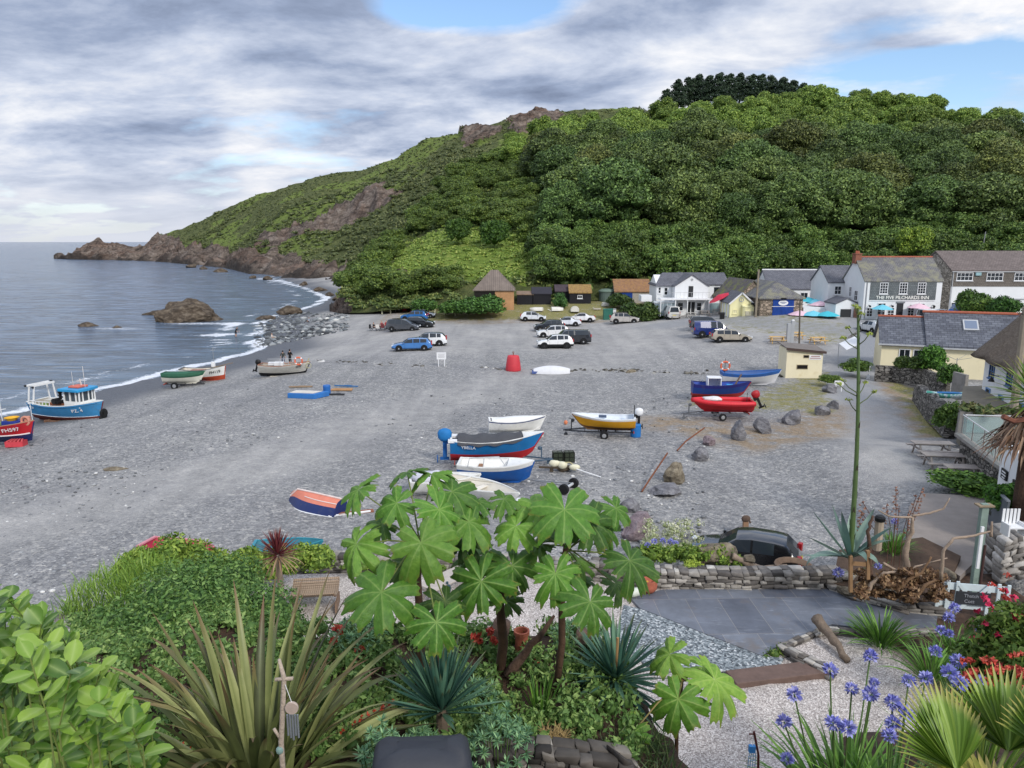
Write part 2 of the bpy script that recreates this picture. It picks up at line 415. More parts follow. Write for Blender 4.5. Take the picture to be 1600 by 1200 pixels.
gridmesh('beach_ground', X, Y, Z, M_beach, dict(wet=wet, smooth=smo, soil=soil, grassy=grs, road=road))
# ------------------------------------------------------------------ sea
n = N('sea_water'); pos = n.tc.outputs['Object']
w1 = n.noise(n.map(pos, (.10, .38, 1), (0, 0, .35)), 1.6, 4, .6, .6); w2 = n.noise(n.map(pos, (.5, 1.1, 1), (0, 0, .2)), 2.2, 4, .6, .3); w3 = n.noise(n.map(pos, (.02, .07, 1), (0, 0, .5)), 1., 3)
col = n.ramp(w1, [(.34, '#1f2c3b'), (.5, '#3b4f67'), (.66, '#6a819c')])
col = n.mix(n.math('MULTIPLY', n.attr('shallow')[2], .7), col, '#5a7080')
fm = n.attr('foam')[2]
fn = n.math('ADD', n.noise(n.map(pos, (1, 2.2, 1)), 1.3, 7, .75, .5), n.math('MULTIPLY', fm, .55))
foam = n.ramp(fn, [(.84, 0.), (.99, 1.)])
foam = n.math('MULTIPLY', foam, n.math('MINIMUM', n.math('MULTIPLY', fm, 4.), 1.))
n.base(n.mix(foam, col, '#e4e8ee')); n.set(.16, 0, .5)
n.l(n.math('ADD', .16, n.math('MULTIPLY', foam, .6)), n.b.inputs['Roughness'])
n.bump(n.math('ADD', n.math('ADD', n.math('MULTIPLY', w1, 1.0), n.math('MULTIPLY', w2, .35)), n.math('MULTIPLY', w3, .6)), .9, 1.1)
xs = np.unique(np.concatenate([[-14000, -5000, -2000, -900, -500, -350, -280], np.arange(-240, -20, 1.6), [0, 200, 1000, 5000, 14000]]))
ys = np.unique(np.concatenate([[-400, -50], np.arange(20, 240, 1.4), np.arange(240, 420, 6), [500, 700, 1000, 2000, 5000, 16000]]))
X, Y = np.meshgrid(xs, ys); d = X - shore(Y)
Pw = np.stack([X.ravel() * .09, Y.ravel() * .3, 0 * X.ravel()], 1); wn_ = fbm(Pw, 3, 9).reshape(X.shape)
foam = 1.25 * np.exp(-((d + .6 + 1.1 * wn_) / np.where(Y > 112, .8, 1.2)) ** 2) * np.where(Y > 112, .85, 1.) + .75 * np.exp(-((d + 6 + 2.5 * wn_) / 1.5) ** 2) * (wn_ > -.1)
inner = (Y > 118)
foam += .22 * inner * np.exp(-((d + 3) / 5) ** 2)
for (px, py, r, s) in ((285, 505, 5, .8), (335, 506, 6, .85), (240, 500, 4, .7), (150, 513, 5, .75), (205, 514, 4.5, .9), (95, 503, 4, .8), (70, 510, 6, .55), (175, 505, 5, .6), (300, 525, 5, .6), (330, 530, 4, .6), (360, 522, 5, .8), (395, 535, 4, .9), (128, 497, 3, .7), (330, 440, 4, .5), (40, 470, 5, .3)):
 q = gp(px, py, SEA); foam += .62 * s * np.exp(-(((X - q.x) / (r * 1.4)) ** 2 + ((Y - q.y) / (r * .55)) ** 2))
foam += .6 * np.exp(-((segdist(X, Y, [g2(q, w, SEA) for q, w in ((290, 413), (330, 424), (400, 434), (450, 441), (500, 452), (520, 470))]) + 0) / 2.2) ** 2)
gridmesh('sea', X, Y, np.full(X.shape, SEA) + .07 * wn_ * (np.abs(d) < 150) * (d < -2), n.m, dict(foam=foam * (d < 3), shallow=np.exp(-(np.maximum(-d, 0) / 14.))))
# ------------------------------------------------------------------ hills from profile columns: px -> [(py, distance), ...] front to back
def hill(name, cols, K, NX, m, disp, seed, paint, back=((40, -8), (140, -45))):
 pxs = sorted(cols); prof = []
 for p in pxs:
  a = np.array(cols[p], float); t = np.linspace(0, 1, len(a)); s = np.linspace(0, 1, K)
  prof.append(np.stack([np.interp(s, t, a[:, 0]), np.interp(s, t, a[:, 1])], 1))
 prof = np.array(prof); q = np.linspace(pxs[0], pxs[-1], NX)
 PY = np.stack([np.interp(q, pxs, prof[:, k, 0]) for k in range(K)]); YY = np.stack([np.interp(q, pxs, prof[:, k, 1]) for k in range(K)])
 PX = np.broadcast_to(q, PY.shape)
 u = (PX - 800) / FPX; v = (PY - 600) / FPX; dy = cos(TILT) - v * sin(TILT); t = YY / dy
 X = u * t; Z = CAMH + t * (-sin(TILT) - v * cos(TILT))
 X0, Y0, Z0 = X, YY, Z
 P = np.stack([X, YY, Z], -1).reshape(-1, 3)
 attrs = paint(PX, PY, P)
 dz = disp(P, attrs).reshape(X.shape); fade = np.minimum(1, np.arange(K) / 4)[:, None]
 Z = Z + dz * fade
 for dY, dZ in back:
  X = np.vstack([X, X0[-1:] * (YY[K - 1:K] + dY) / YY[K - 1:K]]); YY = np.vstack([YY, Y0[-1:] + dY]); Z = np.vstack([Z, Z0[-1:] + dZ])
 nb = len(back)
 o = gridmesh(name, X, YY, Z, m, {k: np.vstack([a.reshape(PX.shape)] + [a.reshape(PX.shape)[-1:]] * nb) for k, a in attrs.items()})
 return o, PX, PY, X[:K], YY[:K], Z[:K]
n = N('hillside'); pos = n.tc.outputs['Object']
gcol = n.ramp(n.noise(pos, .35, 6, .7), [(.3, '#39432a'), (.5, '#596238'), (.7, '#7b7d4f')])
gcol = n.mix(n.attr('grass')[2], gcol, n.ramp(n.noise(pos, .5, 6, .7), [(.3, '#5d742f'), (.5, '#7c933f'), (.7, '#a0a758')]))
st = n.noise(n.map(pos, (.16, .16, .42), (.5, .3, .2)), .8, 9, .74, .9)
rcol = n.ramp(st, [(.30, '#2c2826'), (.44, '#5d534c'), (.56, '#83766b'), (.72, '#a8a097')])
rcol = n.mix(n.ramp(n.noise(pos, .06, 4), [(.45, 0.), (.65, 1.)]), rcol, n.ramp(st, [(.32, '#3d3531'), (.5, '#705c50'), (.7, '#978476')]))
rm = n.math('ADD', n.attr('rock')[2], n.math('MULTIPLY', n.math('SUBTRACT', n.noise(pos, .22, 7, .75), .5), 1.1))
tide = n.attr('tide')[2]
rcol = n.mix(1., rcol, n.ramp(n.noise(n.map(pos, (1, 1, .4), (.5, .2, .3)), .22, 8, .78, 1.2), [(.36, .30), (.47, .95), (.7, 1.45)]), 'MULTIPLY')
n.base(n.mix(n.math('MULTIPLY', tide, .75), n.mix(n.ramp(rm, [(.44, 0.), (.56, 1.)]), gcol, rcol), '#2b2825')); n.set(.9, 0, .2)
n.bump(n.math('ADD', st, n.noise(pos, .9, 6, .7)), .9, 1.6)
M_hill = n.m
colsB = {84: [(404, 640), (403, 650), (402, 660)], 108: [(404.5, 620), (400, 632), (396, 640)], 130: [(406, 610), (392, 630), (386, 640)], 152: [(407, 600), (388, 625), (377, 640)], 170: [(408, 590), (393, 622), (384, 640)],
         188: [(408, 580), (392, 620), (379, 640)], 215: [(409, 570), (393, 612), (382, 635)], 260: [(411, 530), (386, 585), (365, 630)], 300: [(414, 470), (380, 550), (351, 620)],
         350: [(421, 415), (385, 490), (352, 550), (328, 600)], 390: [(430, 335), (395, 420), (350, 500), (308, 580)], 440: [(437, 300), (390, 380), (330, 460), (294, 550)], 490: [(443, 275), (390, 350), (320, 440), (278, 530)],
         530: [(452, 240), (400, 320), (325, 420), (270, 530)], 570: [(455, 225), (380, 310), (310, 400), (265, 520)], 620: [(430, 225), (345, 300), (290, 390), (246, 500)], 660: [(380, 235), (310, 320), (260, 410), (220, 480)],
         700: [(330, 260), (280, 330), (240, 400), (209, 470)], 740: [(290, 300), (245, 360), (205, 450)], 800: [(260, 330), (215, 380), (184, 450)], 860: [(245, 350), (205, 400), (176, 450)], 930: [(240, 360), (200, 410), (169, 450)],
         1000: [(240, 370), (200, 410), (172, 450)], 1060: [(240, 380), (215, 410), (190, 450)], 1160: [(260, 390), (240, 420), (225, 450)]}
scree = [(400, 378), (470, 350), (540, 322), (605, 294), (632, 293), (606, 326), (548, 348), (470, 374), (425, 392), (398, 394)]
def paintB(PX, PY, P):
 jx = PX.ravel() + 9 * fbm(P * .05, 3, 3); jy = PY.ravel() + 6 * fbm(P * .05, 3, 4)
 base = np.interp(PX.ravel(), sorted(colsB), [colsB[k][0][0] for k in sorted(colsB)])
 lim = np.interp(PX.ravel(), [84, 250, 300, 350, 400, 450, 500, 545, 560], [60, 42, 30, 30, 36, 34, 26, 24, 0])
 rock = ((base - jy < lim) & (PX.ravel() < 560)) | inpoly(jx, jy, scree) | inpoly(jx, jy, [(722, 200), (775, 197), (790, 212), (720, 232)]) | inpoly(jx, jy, [(795, 180), (872, 172), (885, 200), (830, 214), (800, 208)])
 tide = np.clip(1 - (P[:, 2] - SEA) / 2.2, 0, 1)
 return dict(rock=rock.astype(float), grass=.55 * (fbm(P * .02, 3, 8) > -.1), tide=tide)
def dispB(P, a):
 return np.where(a['rock'] > .5, 4.2 * fbm(P * .06, 5, 21, True) - 2.0, 1.0 * fbm(P * .09, 4, 22))
hB = hill('headland_hill', colsB, 90, 330, M_hill, dispB, 1, paintB)
colsA = {515: [(487, 150), (486, 154), (484, 158)], 530: [(489, 141), (478, 146), (468, 152)], 545: [(489, 137), (462, 143), (448, 154)], 560: [(489, 135), (452, 145), (434, 162)], 580: [(488, 133), (440, 147), (414, 172)], 600: [(485, 131), (435, 146), (400, 186)],
         640: [(482, 130), (440, 140), (405, 158), (362, 208)], 700: [(475, 128), (440, 136), (400, 150), (365, 172), (284, 240)], 760: [(472, 127), (440, 134), (400, 150), (360, 172), (300, 215), (250, 265)],
         830: [(470, 127), (440, 132), (405, 142), (350, 170), (280, 220), (232, 285)], 900: [(470, 127), (440, 131), (405, 140), (345, 170), (275, 225), (218, 300)], 1000: [(468, 127), (440, 131), (405, 139), (345, 168), (270, 230), (208, 305)],
         1100: [(462, 128), (437, 132), (402, 140), (340, 170), (260, 232), (190, 300)], 1250: [(450, 128), (430, 132), (398, 140), (335, 172), (250, 232), (180, 295)], 1400: [(440, 126), (425, 130), (395, 139), (330, 172), (250, 226), (183, 285)],
         1500: [(440, 124), (425, 128), (395, 138), (335, 168), (262, 218), (198, 275)], 1600: [(440, 122), (425, 126), (395, 136), (340, 165), (278, 210), (226, 262)], 1720: [(440, 120), (425, 124), (400, 134), (360, 158), (320, 195), (285, 235)]}
clear = [(615, 405), (640, 378), (690, 360), (760, 355), (825, 365), (840, 400), (820, 445), (760, 440), (700, 430), (640, 455), (585, 450), (590, 420)]
def paintA(PX, PY, P):
 x, y = PX.ravel(), PY.ravel(); jy = y + 6 * fbm(P * .12, 3, 5); jx = x + 8 * fbm(P * .12, 3, 6)
 g = inpoly(jx, jy, clear) * 1.; rock = ((jx < 553) & (jy > 440)) * 1. + .62 * inpoly(jx, jy, [(620, 425), (640, 420), (655, 445), (630, 448)])
 return dict(rock=np.clip(rock, 0, 1), grass=np.clip(g, 0, 1), tide=np.clip(1 - (P[:, 2] - SEA) / 1.5, 0, 1))
def dispA(P, a): return np.where(a['rock'] > .5, 1.3 * fbm(P * .2, 4, 31, True) - .6, .7 * fbm(P * .13, 4, 32))
hA = hill('wooded_hill', colsA, 90, 360, M_hill, dispA, 2, paintA)
def hsample(h, n, test):
 """random points on a hill, uniform over its area, where test(px,py) holds"""
 _, PX, PY, X, Y, Z = h; K, NX = PX.shape
 P = np.stack([X, Y, Z], -1); a = np.linalg.norm(np.cross(P[1:, :-1] - P[:-1, :-1], P[:-1, 1:] - P[:-1, :-1]), axis=-1)
 ok = test(PX[:-1, :-1], PY[:-1, :-1]); a = a * ok; a = a.ravel() / a.sum()
 ch = rng.choice(len(a), n, p=a); i, j = ch // (NX - 1), ch % (NX - 1); s, t = rng.random(n)[:, None], rng.random(n)[:, None]
 q = P[i, j] * (1 - s) * (1 - t) + P[i + 1, j] * s * (1 - t) + P[i, j + 1] * (1 - s) * t + P[i + 1, j + 1] * s * t
 px = PX[i, j] + t[:, 0] * (PX[0, 1] - PX[0, 0]); py = PY[i, j] + s[:, 0] * (PY[i + 1, j] - PY[i, j])
 return q, px, py
# ------------------------------------------------------------------ rocks
def rockmat(c1, c2, c3, sc=1., key=None):
 n = N('rock'); pos = n.tc.outputs['Object']
 f = n.noise(n.map(pos, (1, 1, 1.9), (.4, .5, 0)), 1.7 * sc, 8, .7, .4)
 c = n.ramp(f, [(.3, c1), (.5, c2), (.7, c3)])
 n.base(c); n.set(.88, 0, .25); n.bump(n.math('ADD', f, n.noise(pos, 9 * sc, 5)), .8, .12 / sc); return n.m
M_rock_sea = rockmat('#27221e', '#574c40', '#84796a', .5); M_rock_grey = rockmat('#4b4a4b', '#77767a', '#9b9a9c', 1.2); M_rock_brown = rockmat('#4a443a', '#7d7362', '#a39a86', 1.5)
M_rock_pink = rockmat('#55494c', '#857679', '#a4989a', 1.3)
def rockmesh(seed, sub=4, sharp=.32, facets=5):
 b = bmesh.new(); bmesh.ops.create_icosphere(b, subdivisions=sub, radius=1)
 r = random.Random(seed); pl = []
 for _ in range(facets + 6):
  d = Vector((r.uniform(-1, 1), r.uniform(-1, 1), r.uniform(-.6, 1))).normalized(); pl.append((d, r.uniform(.5, .85)))
 for v in b.verts:
  p = v.co.copy()
  for d, h in pl:
   k = p.dot(d) - h
   if k > 0: p -= d * k * .92
  nn = mnoise.noise(p * 2.3 + Vector((seed * 5.7, 1, 2))) * .12 + mnoise.noise(p * 6 + Vector((seed, 8, 2))) * .05
  v.co = p * (1 + nn * sharp * 3)
 me = bpy.data.meshes.new('rock'); b.to_mesh(me); b.free(); return me
def rock(label, loc, size, rz, seed, m, name='boulder', cat='boulder', group=None, sub=4, sharp=.32):
 me = rockmesh(seed, sub, sharp); me.transform(Matrix.Diagonal((*size, 1))); me.materials.append(m)
 o = link(name, me, None, loc, rz); return tag(o, label, cat, group)
q = gp(292, 503, SEA); rock('big brown rock standing in the sea off the beach', (q.x, q.y + 2, SEA + .3), (7.0, 4, 3.9), .1, 3, M_rock_sea, 'sea_rock', 'rock', sub=5, sharp=.6)
q = gp(250, 492, SEA); rock('low dark rock shelf at the left foot of the big sea rock', (q.x, q.y, SEA), (3.4, 2.2, 1.1), .1, 4, M_rock_sea, 'sea_rock', 'rock')
q = gp(140, 510, SEA); rock('small dark rock awash in the sea, left of the big rock', (q.x, q.y, SEA), (2.1, 1.4, .8), 0, 5, M_rock_sea, 'sea_rock', 'rock')
q = gp(183, 512, SEA); rock('tiny dark rock tip among the foam', (q.x, q.y, SEA), (1.1, .8, .45), 0, 6, M_rock_sea, 'sea_rock', 'rock')
q = gb(447, 492); rock('long brown rock at the water edge of the shingle', (q.x, q.y + 1, q.z + .3), (3.1, 2, 1.5), .1, 7, M_rock_sea, 'shore_rock', 'rock')
q = gb(417, 499); rock('flat dark rock in front of the long brown shore rock', (q.x, q.y, q.z + .1), (2.4, 1.6, .9), .2, 8, M_rock_sea, 'shore_rock', 'rock')
q = gp(155, 400, SEA); rock('pointed rock pinnacle near the tip of the far headland', (q.x, q.y + 10, SEA + 4), (14, 9, 10.5), 0, 9, M_rock_sea, 'rock_pinnacle', 'rock')
q = gp(186, 404, SEA); rock('twin rock stump behind the pinnacle on the far headland', (q.x, q.y + 20, SEA + 4), (8, 7, 7.5), .3, 12, M_rock_sea, 'rock_pinnacle', 'rock')
for i, (px, py, s) in enumerate(((300, 418, 3), (318, 421, 2.2), (345, 425, 2.6), (420, 437, 2), (395, 435, 1.6), (475, 446, 1.8), (500, 455, 1.6), (515, 462, 1.4), (528, 470, 1.8), (534, 482, 1.6))):
 q = gp(px, py, SEA); rock('jagged grey brown rock in the scatter along the foot of the headland', (q.x, q.y, SEA + .3), (s * 1.7, s, s * .7), U(0, 3), 20 + i, M_rock_sea, 'shore_rock', 'rock', 'rocks along the foot of the headland', sub=3)
# loose cobbles at the water's edge below the headland, far too many to count
def stones(name, label, pts, smin, smax, m, flat=.6):
 b = bmesh.new(); bmesh.ops.create_icosphere(b, subdivisions=1, radius=1); bv = np.array([v.co[:] for v in b.verts]); bf = np.array([[v.index for v in f.verts] for f in b.faces]); b.free()
 V = []; Fs = []; k = 0
 for p in pts:
  s = smin + (smax - smin) * rng.random() ** 3; a = rng.random() * 6.28; q = bv * (1 + .3 * (rng.random((len(bv), 1)) - .5)) * (s * U(.8, 1.5), s, s * flat)
  q = np.stack([q[:, 0] * cos(a) - q[:, 1] * sin(a), q[:, 0] * sin(a) + q[:, 1] * cos(a), q[:, 2]], 1) + p
  V.append(q); Fs.append(bf + k); k += len(bv)
 o = npmesh(name, np.concatenate(V), np.concatenate(Fs), m, attrs=dict(rnd=np.repeat(rng.random(len(pts)), len(bv))))
 return tag(o, label, 'stones', kind='stuff')
def rndmat(stops, rough=.85, name='stone'):
 n = N(name); c = n.ramp(n.attr('rnd')[2], stops); c = n.mix(1., c, n.ramp(n.noise(n.tc.outputs['Object'], 6, 4), [(.3, .75), (.7, 1.2)]), 'MULTIPLY'); n.base(c); n.set(rough); return n.m
M_cob = rndmat([(0, '#35373a'), (.4, '#5c6165'), (.75, '#83888b'), (.95, '#a3a6a6'), (1, '#cfcfca')])
pts = []
while len(pts) < 1000:
 px, py = U(395, 545), U(488, 546); a = (px - 395) / 150
 if py > 546 - 30 * a or py < 490 - 3 * a: continue
 p = gb(px, py)
 if p.z < SEA - .25: continue
 pts.append((p.x, p.y, p.z + .03))
stones('shore_cobbles', 'large grey cobbles scattered at the water end of the beach', pts, .10, .62, M_cob)
pts = []
for i in range(700):
 t = rng.random()
 if vnoise(np.array([[t * 34, 0, 0]]), 4)[0] < -.15: continue
 px = np.interp(t, [0, .4, .62, 1], [490, 700, 960, 1225]) + U(-2, 2); py = np.interp(px, [490, 560, 640, 700, 800, 900, 1010, 1090, 1225], [563, 567, 571, 573, 578, 578, 580, 583, 587]) + random.gauss(0, 1.5)
 p = gb(px, py); pts.append((p.x, p.y, p.z + .0))
stones('stone_line', 'dark broken line of stones across the shingle', pts, .05, .26, rndmat([(0, '#35322c'), (.5, '#4e4a42'), (.85, '#77746c'), (1, '#c9c7c0')]))
pts = []
for i in range(2600):
 p = gb(U(0, 1100), 600 + 330 * rng.random() ** .7)
 if p.x - float(shore(p.y)) > 9: pts.append((p.x, p.y, p.z + .02))
stones('loose_stones', 'larger loose pale and grey stones strewn over the shingle', pts, .04, .12, rndmat([(0, '#5a5c5f'), (.4, '#7d8083'), (.75, '#a3a5a6'), (1, '#dcdbd7')]))
# ------------------------------------------------------------------ foliage
def leafcloud(blobs, out=.9, jit=.55):
 """blobs: (centre, (rx,ry,rz), count, size) -> quad arrays with per-leaf random value"""
 Vs, R = [], []
 for c, r, k, s in blobs:
  d = rng.normal(size=(k, 3)); d /= np.linalg.norm(d, axis=1)[:, None]; d[:, 2] = np.where(d[:, 2] < -.35, -d[:, 2], d[:, 2])
  rad = out + (1.22 - out) * rng.random((k, 1)) ** .9
  p = np.asarray(c) + d * np.asarray(r) * rad
  nrm = d / np.asarray(r); nrm /= np.linalg.norm(nrm, axis=1)[:, None]
  nrm = nrm + rng.normal(size=(k, 3)) * jit; nrm /= np.linalg.norm(nrm, axis=1)[:, None]
  a = np.cross(nrm, rng.normal(size=(k, 3))); a /= np.linalg.norm(a, axis=1)[:, None]; b = np.cross(nrm, a)
  ss = (s * (.55 + .8 * rng.random((k, 1))))
  q = np.stack([p - a * ss * .7, p + b * ss * .34 - nrm * ss * .1, p + a * ss * .7, p - b * ss * .34 - nrm * ss * .1], 1)
  Vs.append(q.reshape(-1, 3)); R.append(np.repeat(rng.random(k), 4))
 V = np.concatenate(Vs); return V, np.arange(len(V)).reshape(-1, 4), np.concatenate(R)
def cores(blobs, f=.86):
 """closed lumps inside the leaf clouds, so that crowns are dense"""
 b = bmesh.new(); bmesh.ops.create_icosphere(b, subdivisions=1, radius=1); bv = np.array([v.co[:] for v in b.verts]); bf = np.array([[v.index for v in q.verts] for q in b.faces]); b.free()
 V, Fs = [], []
 for i, (c, r, k, s) in enumerate(blobs):
  V.append(bv * np.asarray(r) * f + np.asarray(c)); Fs.append(bf + i * len(bv))
 return np.concatenate(V), np.concatenate(Fs)
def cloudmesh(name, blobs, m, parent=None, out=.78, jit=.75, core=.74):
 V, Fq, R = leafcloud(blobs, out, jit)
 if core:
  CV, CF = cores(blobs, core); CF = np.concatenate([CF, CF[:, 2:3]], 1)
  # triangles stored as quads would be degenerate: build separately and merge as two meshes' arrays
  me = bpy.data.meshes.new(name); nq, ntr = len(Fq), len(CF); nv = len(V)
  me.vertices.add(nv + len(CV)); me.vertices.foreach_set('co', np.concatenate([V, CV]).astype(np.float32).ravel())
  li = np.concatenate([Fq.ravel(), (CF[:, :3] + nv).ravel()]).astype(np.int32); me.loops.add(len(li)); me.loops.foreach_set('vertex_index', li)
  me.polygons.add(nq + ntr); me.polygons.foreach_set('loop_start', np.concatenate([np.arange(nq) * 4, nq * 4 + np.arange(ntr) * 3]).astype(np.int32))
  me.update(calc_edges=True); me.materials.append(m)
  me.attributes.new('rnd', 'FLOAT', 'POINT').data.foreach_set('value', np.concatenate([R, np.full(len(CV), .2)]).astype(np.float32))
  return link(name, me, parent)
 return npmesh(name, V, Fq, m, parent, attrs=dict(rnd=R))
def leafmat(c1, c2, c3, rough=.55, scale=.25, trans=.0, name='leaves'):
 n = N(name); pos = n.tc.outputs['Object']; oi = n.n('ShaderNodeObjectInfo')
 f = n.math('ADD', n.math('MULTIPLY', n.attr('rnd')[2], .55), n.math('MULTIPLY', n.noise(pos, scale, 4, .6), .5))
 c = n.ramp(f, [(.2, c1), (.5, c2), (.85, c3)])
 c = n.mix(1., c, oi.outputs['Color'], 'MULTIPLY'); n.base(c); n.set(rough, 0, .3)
 if trans:
  tr = n.n('ShaderNodeBsdfTranslucent'); n.l(c, tr.inputs[0]); mx = n.n('ShaderNodeMixShader', i_0=trans)
  n.l(n.b.outputs[0], mx.inputs[1]); n.l(tr.outputs[0], mx.inputs[2]); n.l(mx.outputs[0], n.out.inputs[0])
 return n.m
M_leaf = leafmat('#304024', '#566c39', '#879a55')
M_leafb = leafmat('#364a22', '#5a7436', '#8d9f50')
M_pine = leafmat('#1b2a20', '#2c3f2c', '#46583c')
M_bark = mat('#5d5044', .9, .35, 2, .6, 14)
def crown_blobs(R, Hh, nb, br, leaf, dens, seed, flat=.8):
 r = random.Random(seed); out = []
 for i in range(nb):
  z = 1 - 2 * (i + .5) / nb * .82; th = i * 2.399963 + r.uniform(-.5, .5); q = sqrt(max(0, 1 - z * z)); k = r.uniform(.55, .92)
  c = (R * q * cos(th) * k, R * q * sin(th) * k, Hh * .55 + Hh * .42 * z * r.uniform(.75, 1.05))
  b = br * r.uniform(.7, 1.35); out.append((c, (b, b, b * flat), int(dens * b * b), leaf))
 out.append(((0, 0, Hh * .5), (R * .72, R * .72, Hh * .38), int(dens * R * R * .3), leaf))
 return out
def make_tree(name, R, Hh, nb, br, leaf, dens, seed, m, flat=.8, trunk=True):
 t = thing(name, None, 'tree')
 cloudmesh('crown', crown_blobs(R, Hh, nb, br, leaf, dens, seed, flat), m, t)
 if trunk:
  mb = MB(); mb.tube([(0, 0, -1.5), (.1, 0, Hh * .2), (.2, .1, Hh * .45)], [R * .07, R * .05, R * .03], 7)
  for a in range(4):
   th = a * 1.7 + seed; mb.tube([(.1, 0, Hh * .22), (R * .3 * cos(th), R * .3 * sin(th), Hh * .4), (R * .55 * cos(th), R * .55 * sin(th), Hh * .55)], [R * .035, R * .025, R * .012], 5)
  mb.build('trunk', M_bark, t, True)
 return t
def at_color(o, col):
 for c in [o] + list(o.children): c.color = (*col, 1)
def plant(proto, used, loc, rz, s, label, group, cat=None, col=None):
 o = proto if proto.name not in used else copytree(proto)
 used.add(proto.name); o.location = loc; o.rotation_euler = (0, 0, rz); o.scale = s if isinstance(s, tuple) else (s,) * 3
 o['label'] = label; o['group'] = group
 if cat: o['category'] = cat
 if col: at_color(o, col)
 return o
used = set()
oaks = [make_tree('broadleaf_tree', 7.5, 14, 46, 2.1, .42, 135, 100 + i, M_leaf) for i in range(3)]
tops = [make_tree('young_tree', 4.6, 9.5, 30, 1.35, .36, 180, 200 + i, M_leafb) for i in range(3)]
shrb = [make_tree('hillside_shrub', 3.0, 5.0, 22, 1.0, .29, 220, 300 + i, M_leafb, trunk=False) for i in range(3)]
for p in shrb: p['category'] = 'shrub'
taken = []
def scatter(h, test, ncand, rmin, cap, fn, grow=1.):
 P, px, py = hsample(h, ncand, test); k = 0
 for p, x, y in zip(P, px, py):
  if k >= cap: break
  r = rmin * (1 + .0 * x)
  if any((p[0] - a) ** 2 + (p[1] - b) ** 2 < ((r + c) * .5) ** 2 for a, b, c in taken): continue
  taken.append((p[0], p[1], r)); fn(p, x, y); k += 1
 return k
def oak(p, x, y):
 s = U(.75, 1.2); g = U(.75, 1.35); br = U(.9, 1.15) if random.random() > .25 else 1.28
 plant(random.choice(oaks), used, (p[0], p[1], p[2] - 1.2), U(0, 6), (s, s, s * U(.85, 1.05)), 'dark green broad tree crowded into the wood on the middle of the hill', 'broad trees in the hillside wood', col=(.80 * g * br, .84 * g, .78 * g))
def top(p, x, y):
 s = U(.75, 1.3); g = U(.95, 1.5); plant(random.choice(tops), used, (p[0], p[1], p[2] - .8), U(0, 6), s, 'lighter green tree in the wood along the top of the hill', 'light trees on the hilltop', col=(1.12 * g, 1.1 * g, .92 * g))
def under(p, x, y):
 s = U(.8, 1.3); g = U(.72, 1.35); plant(random.choice(shrb), used, (p[0], p[1], p[2] - .5), U(0, 6), s, 'mid green bush at the foot of the wooded hill behind the village', 'bushes at the foot of the wood', 'shrub', col=(.74 * g, .80 * g, .74 * g))
scatter(hA, lambda x, y: (x > 860) & (y > 262) & (y < 385), 4000, 10.5, 120, oak)
scatter(hA, lambda x, y: (x > 800) & (y <= 268), 5000, 7.2, 170, top)
scatter(hA, lambda x, y: (x > 850) & (y >= 375) & (y < 452) & ~((x < 1060) & (y > 440)), 4000, 3.7, 150, under)
def spur(p, x, y):
 s = U(.6, 1.25); g = U(.75, 1.2); plant(random.choice(shrb), used, (p[0], p[1], p[2] - .5), U(0, 6), (s, s, s * .8), 'rounded green bush on the slope at the left end of the wooded hill', 'bushes on the left slope of the wooded hill', 'shrub', col=(.92 * g, .90 * g, .78 * g))
scatter(hA, lambda x, y: (x < 860) & (x > 545) & (y < 470) & ~((x > 722) & (y > 436)) & ~inpoly(x, y, clear), 4000, 3.6, 230, spur)
# two lone trees and the hilltop pines
for (px, py, Y, s, lab, col) in ((717, 382, 158, .95, 'small dark upright tree alone in the hillside clearing', (.55, .7, .55)), (773, 390, 154, 1.05, 'rounded dark tree alone in the hillside clearing, right of the upright one', (.5, .68, .5)),
                              (1425, 405, 126, .95, 'bright yellow green rounded tree just above the inn roof', (1.5, 1.45, .85))):
 q = at(px, py, Y); o = copytree(shrb[0]); o.name = 'lone_tree'; o['category'] = 'tree'; o.location = (q.x, q.y, q.z - .3); o.scale = (s * .85, s * .85, s * 1.15); o['label'] = lab; del o['group']; at_color(o, col)
def make_pine(seed, hgt=15):
 t = thing('pine_tree', None, 'tree'); r = random.Random(seed); bl = []
 for i in range(16):
  z = hgt * (.34 + .66 * i / 15); R = 4.6 * (1 - .72 * (i / 15) ** 1.5) * r.uniform(.7, 1.15); th = i * 2.4
  bl.append(((R * .6 * cos(th), R * .6 * sin(th), z), (R * .75 + .3, R * .75 + .3, 1.2), 230, .5))
 cloudmesh('crown', bl, M_pine, t, out=.55, jit=1.0, core=.5)
 mb = MB(); mb.tube([(0, 0, -3), (.15, 0, hgt * .5), (0, .1, hgt * .97)], [.4, .28, .08], 6)
 for i in range(7):
  th = i * 2.2; z = hgt * (.3 + .07 * i); mb.tube([(0, 0, z), (2.2 * cos(th), 2.2 * sin(th), z + .6)], [.1, .04], 4)
 mb.build('trunk', mat('#4a3d36', .9), t); return t
pines = [make_pine(i) for i in range(3)]
for i, (px, ytop) in enumerate(((1042, 142), (1060, 128), (1078, 124), (1092, 119), (1108, 121), (1124, 117), (1140, 119), (1157, 118), (1174, 120), (1190, 119), (1207, 122), (1223, 124), (1239, 128), (1254, 133), (1268, 138))):
 q = at(px, ytop, 335 + U(-6, 6)); s = U(.92, 1.15) if i else .85
 plant(pines[i % 3], used, (q.x, q.y, q.z - 15.3 * s), U(0, 6), s, 'dark pine in the row on the hilltop' if i else 'spreading pine at the left end of the hilltop row', 'pines on the hilltop')
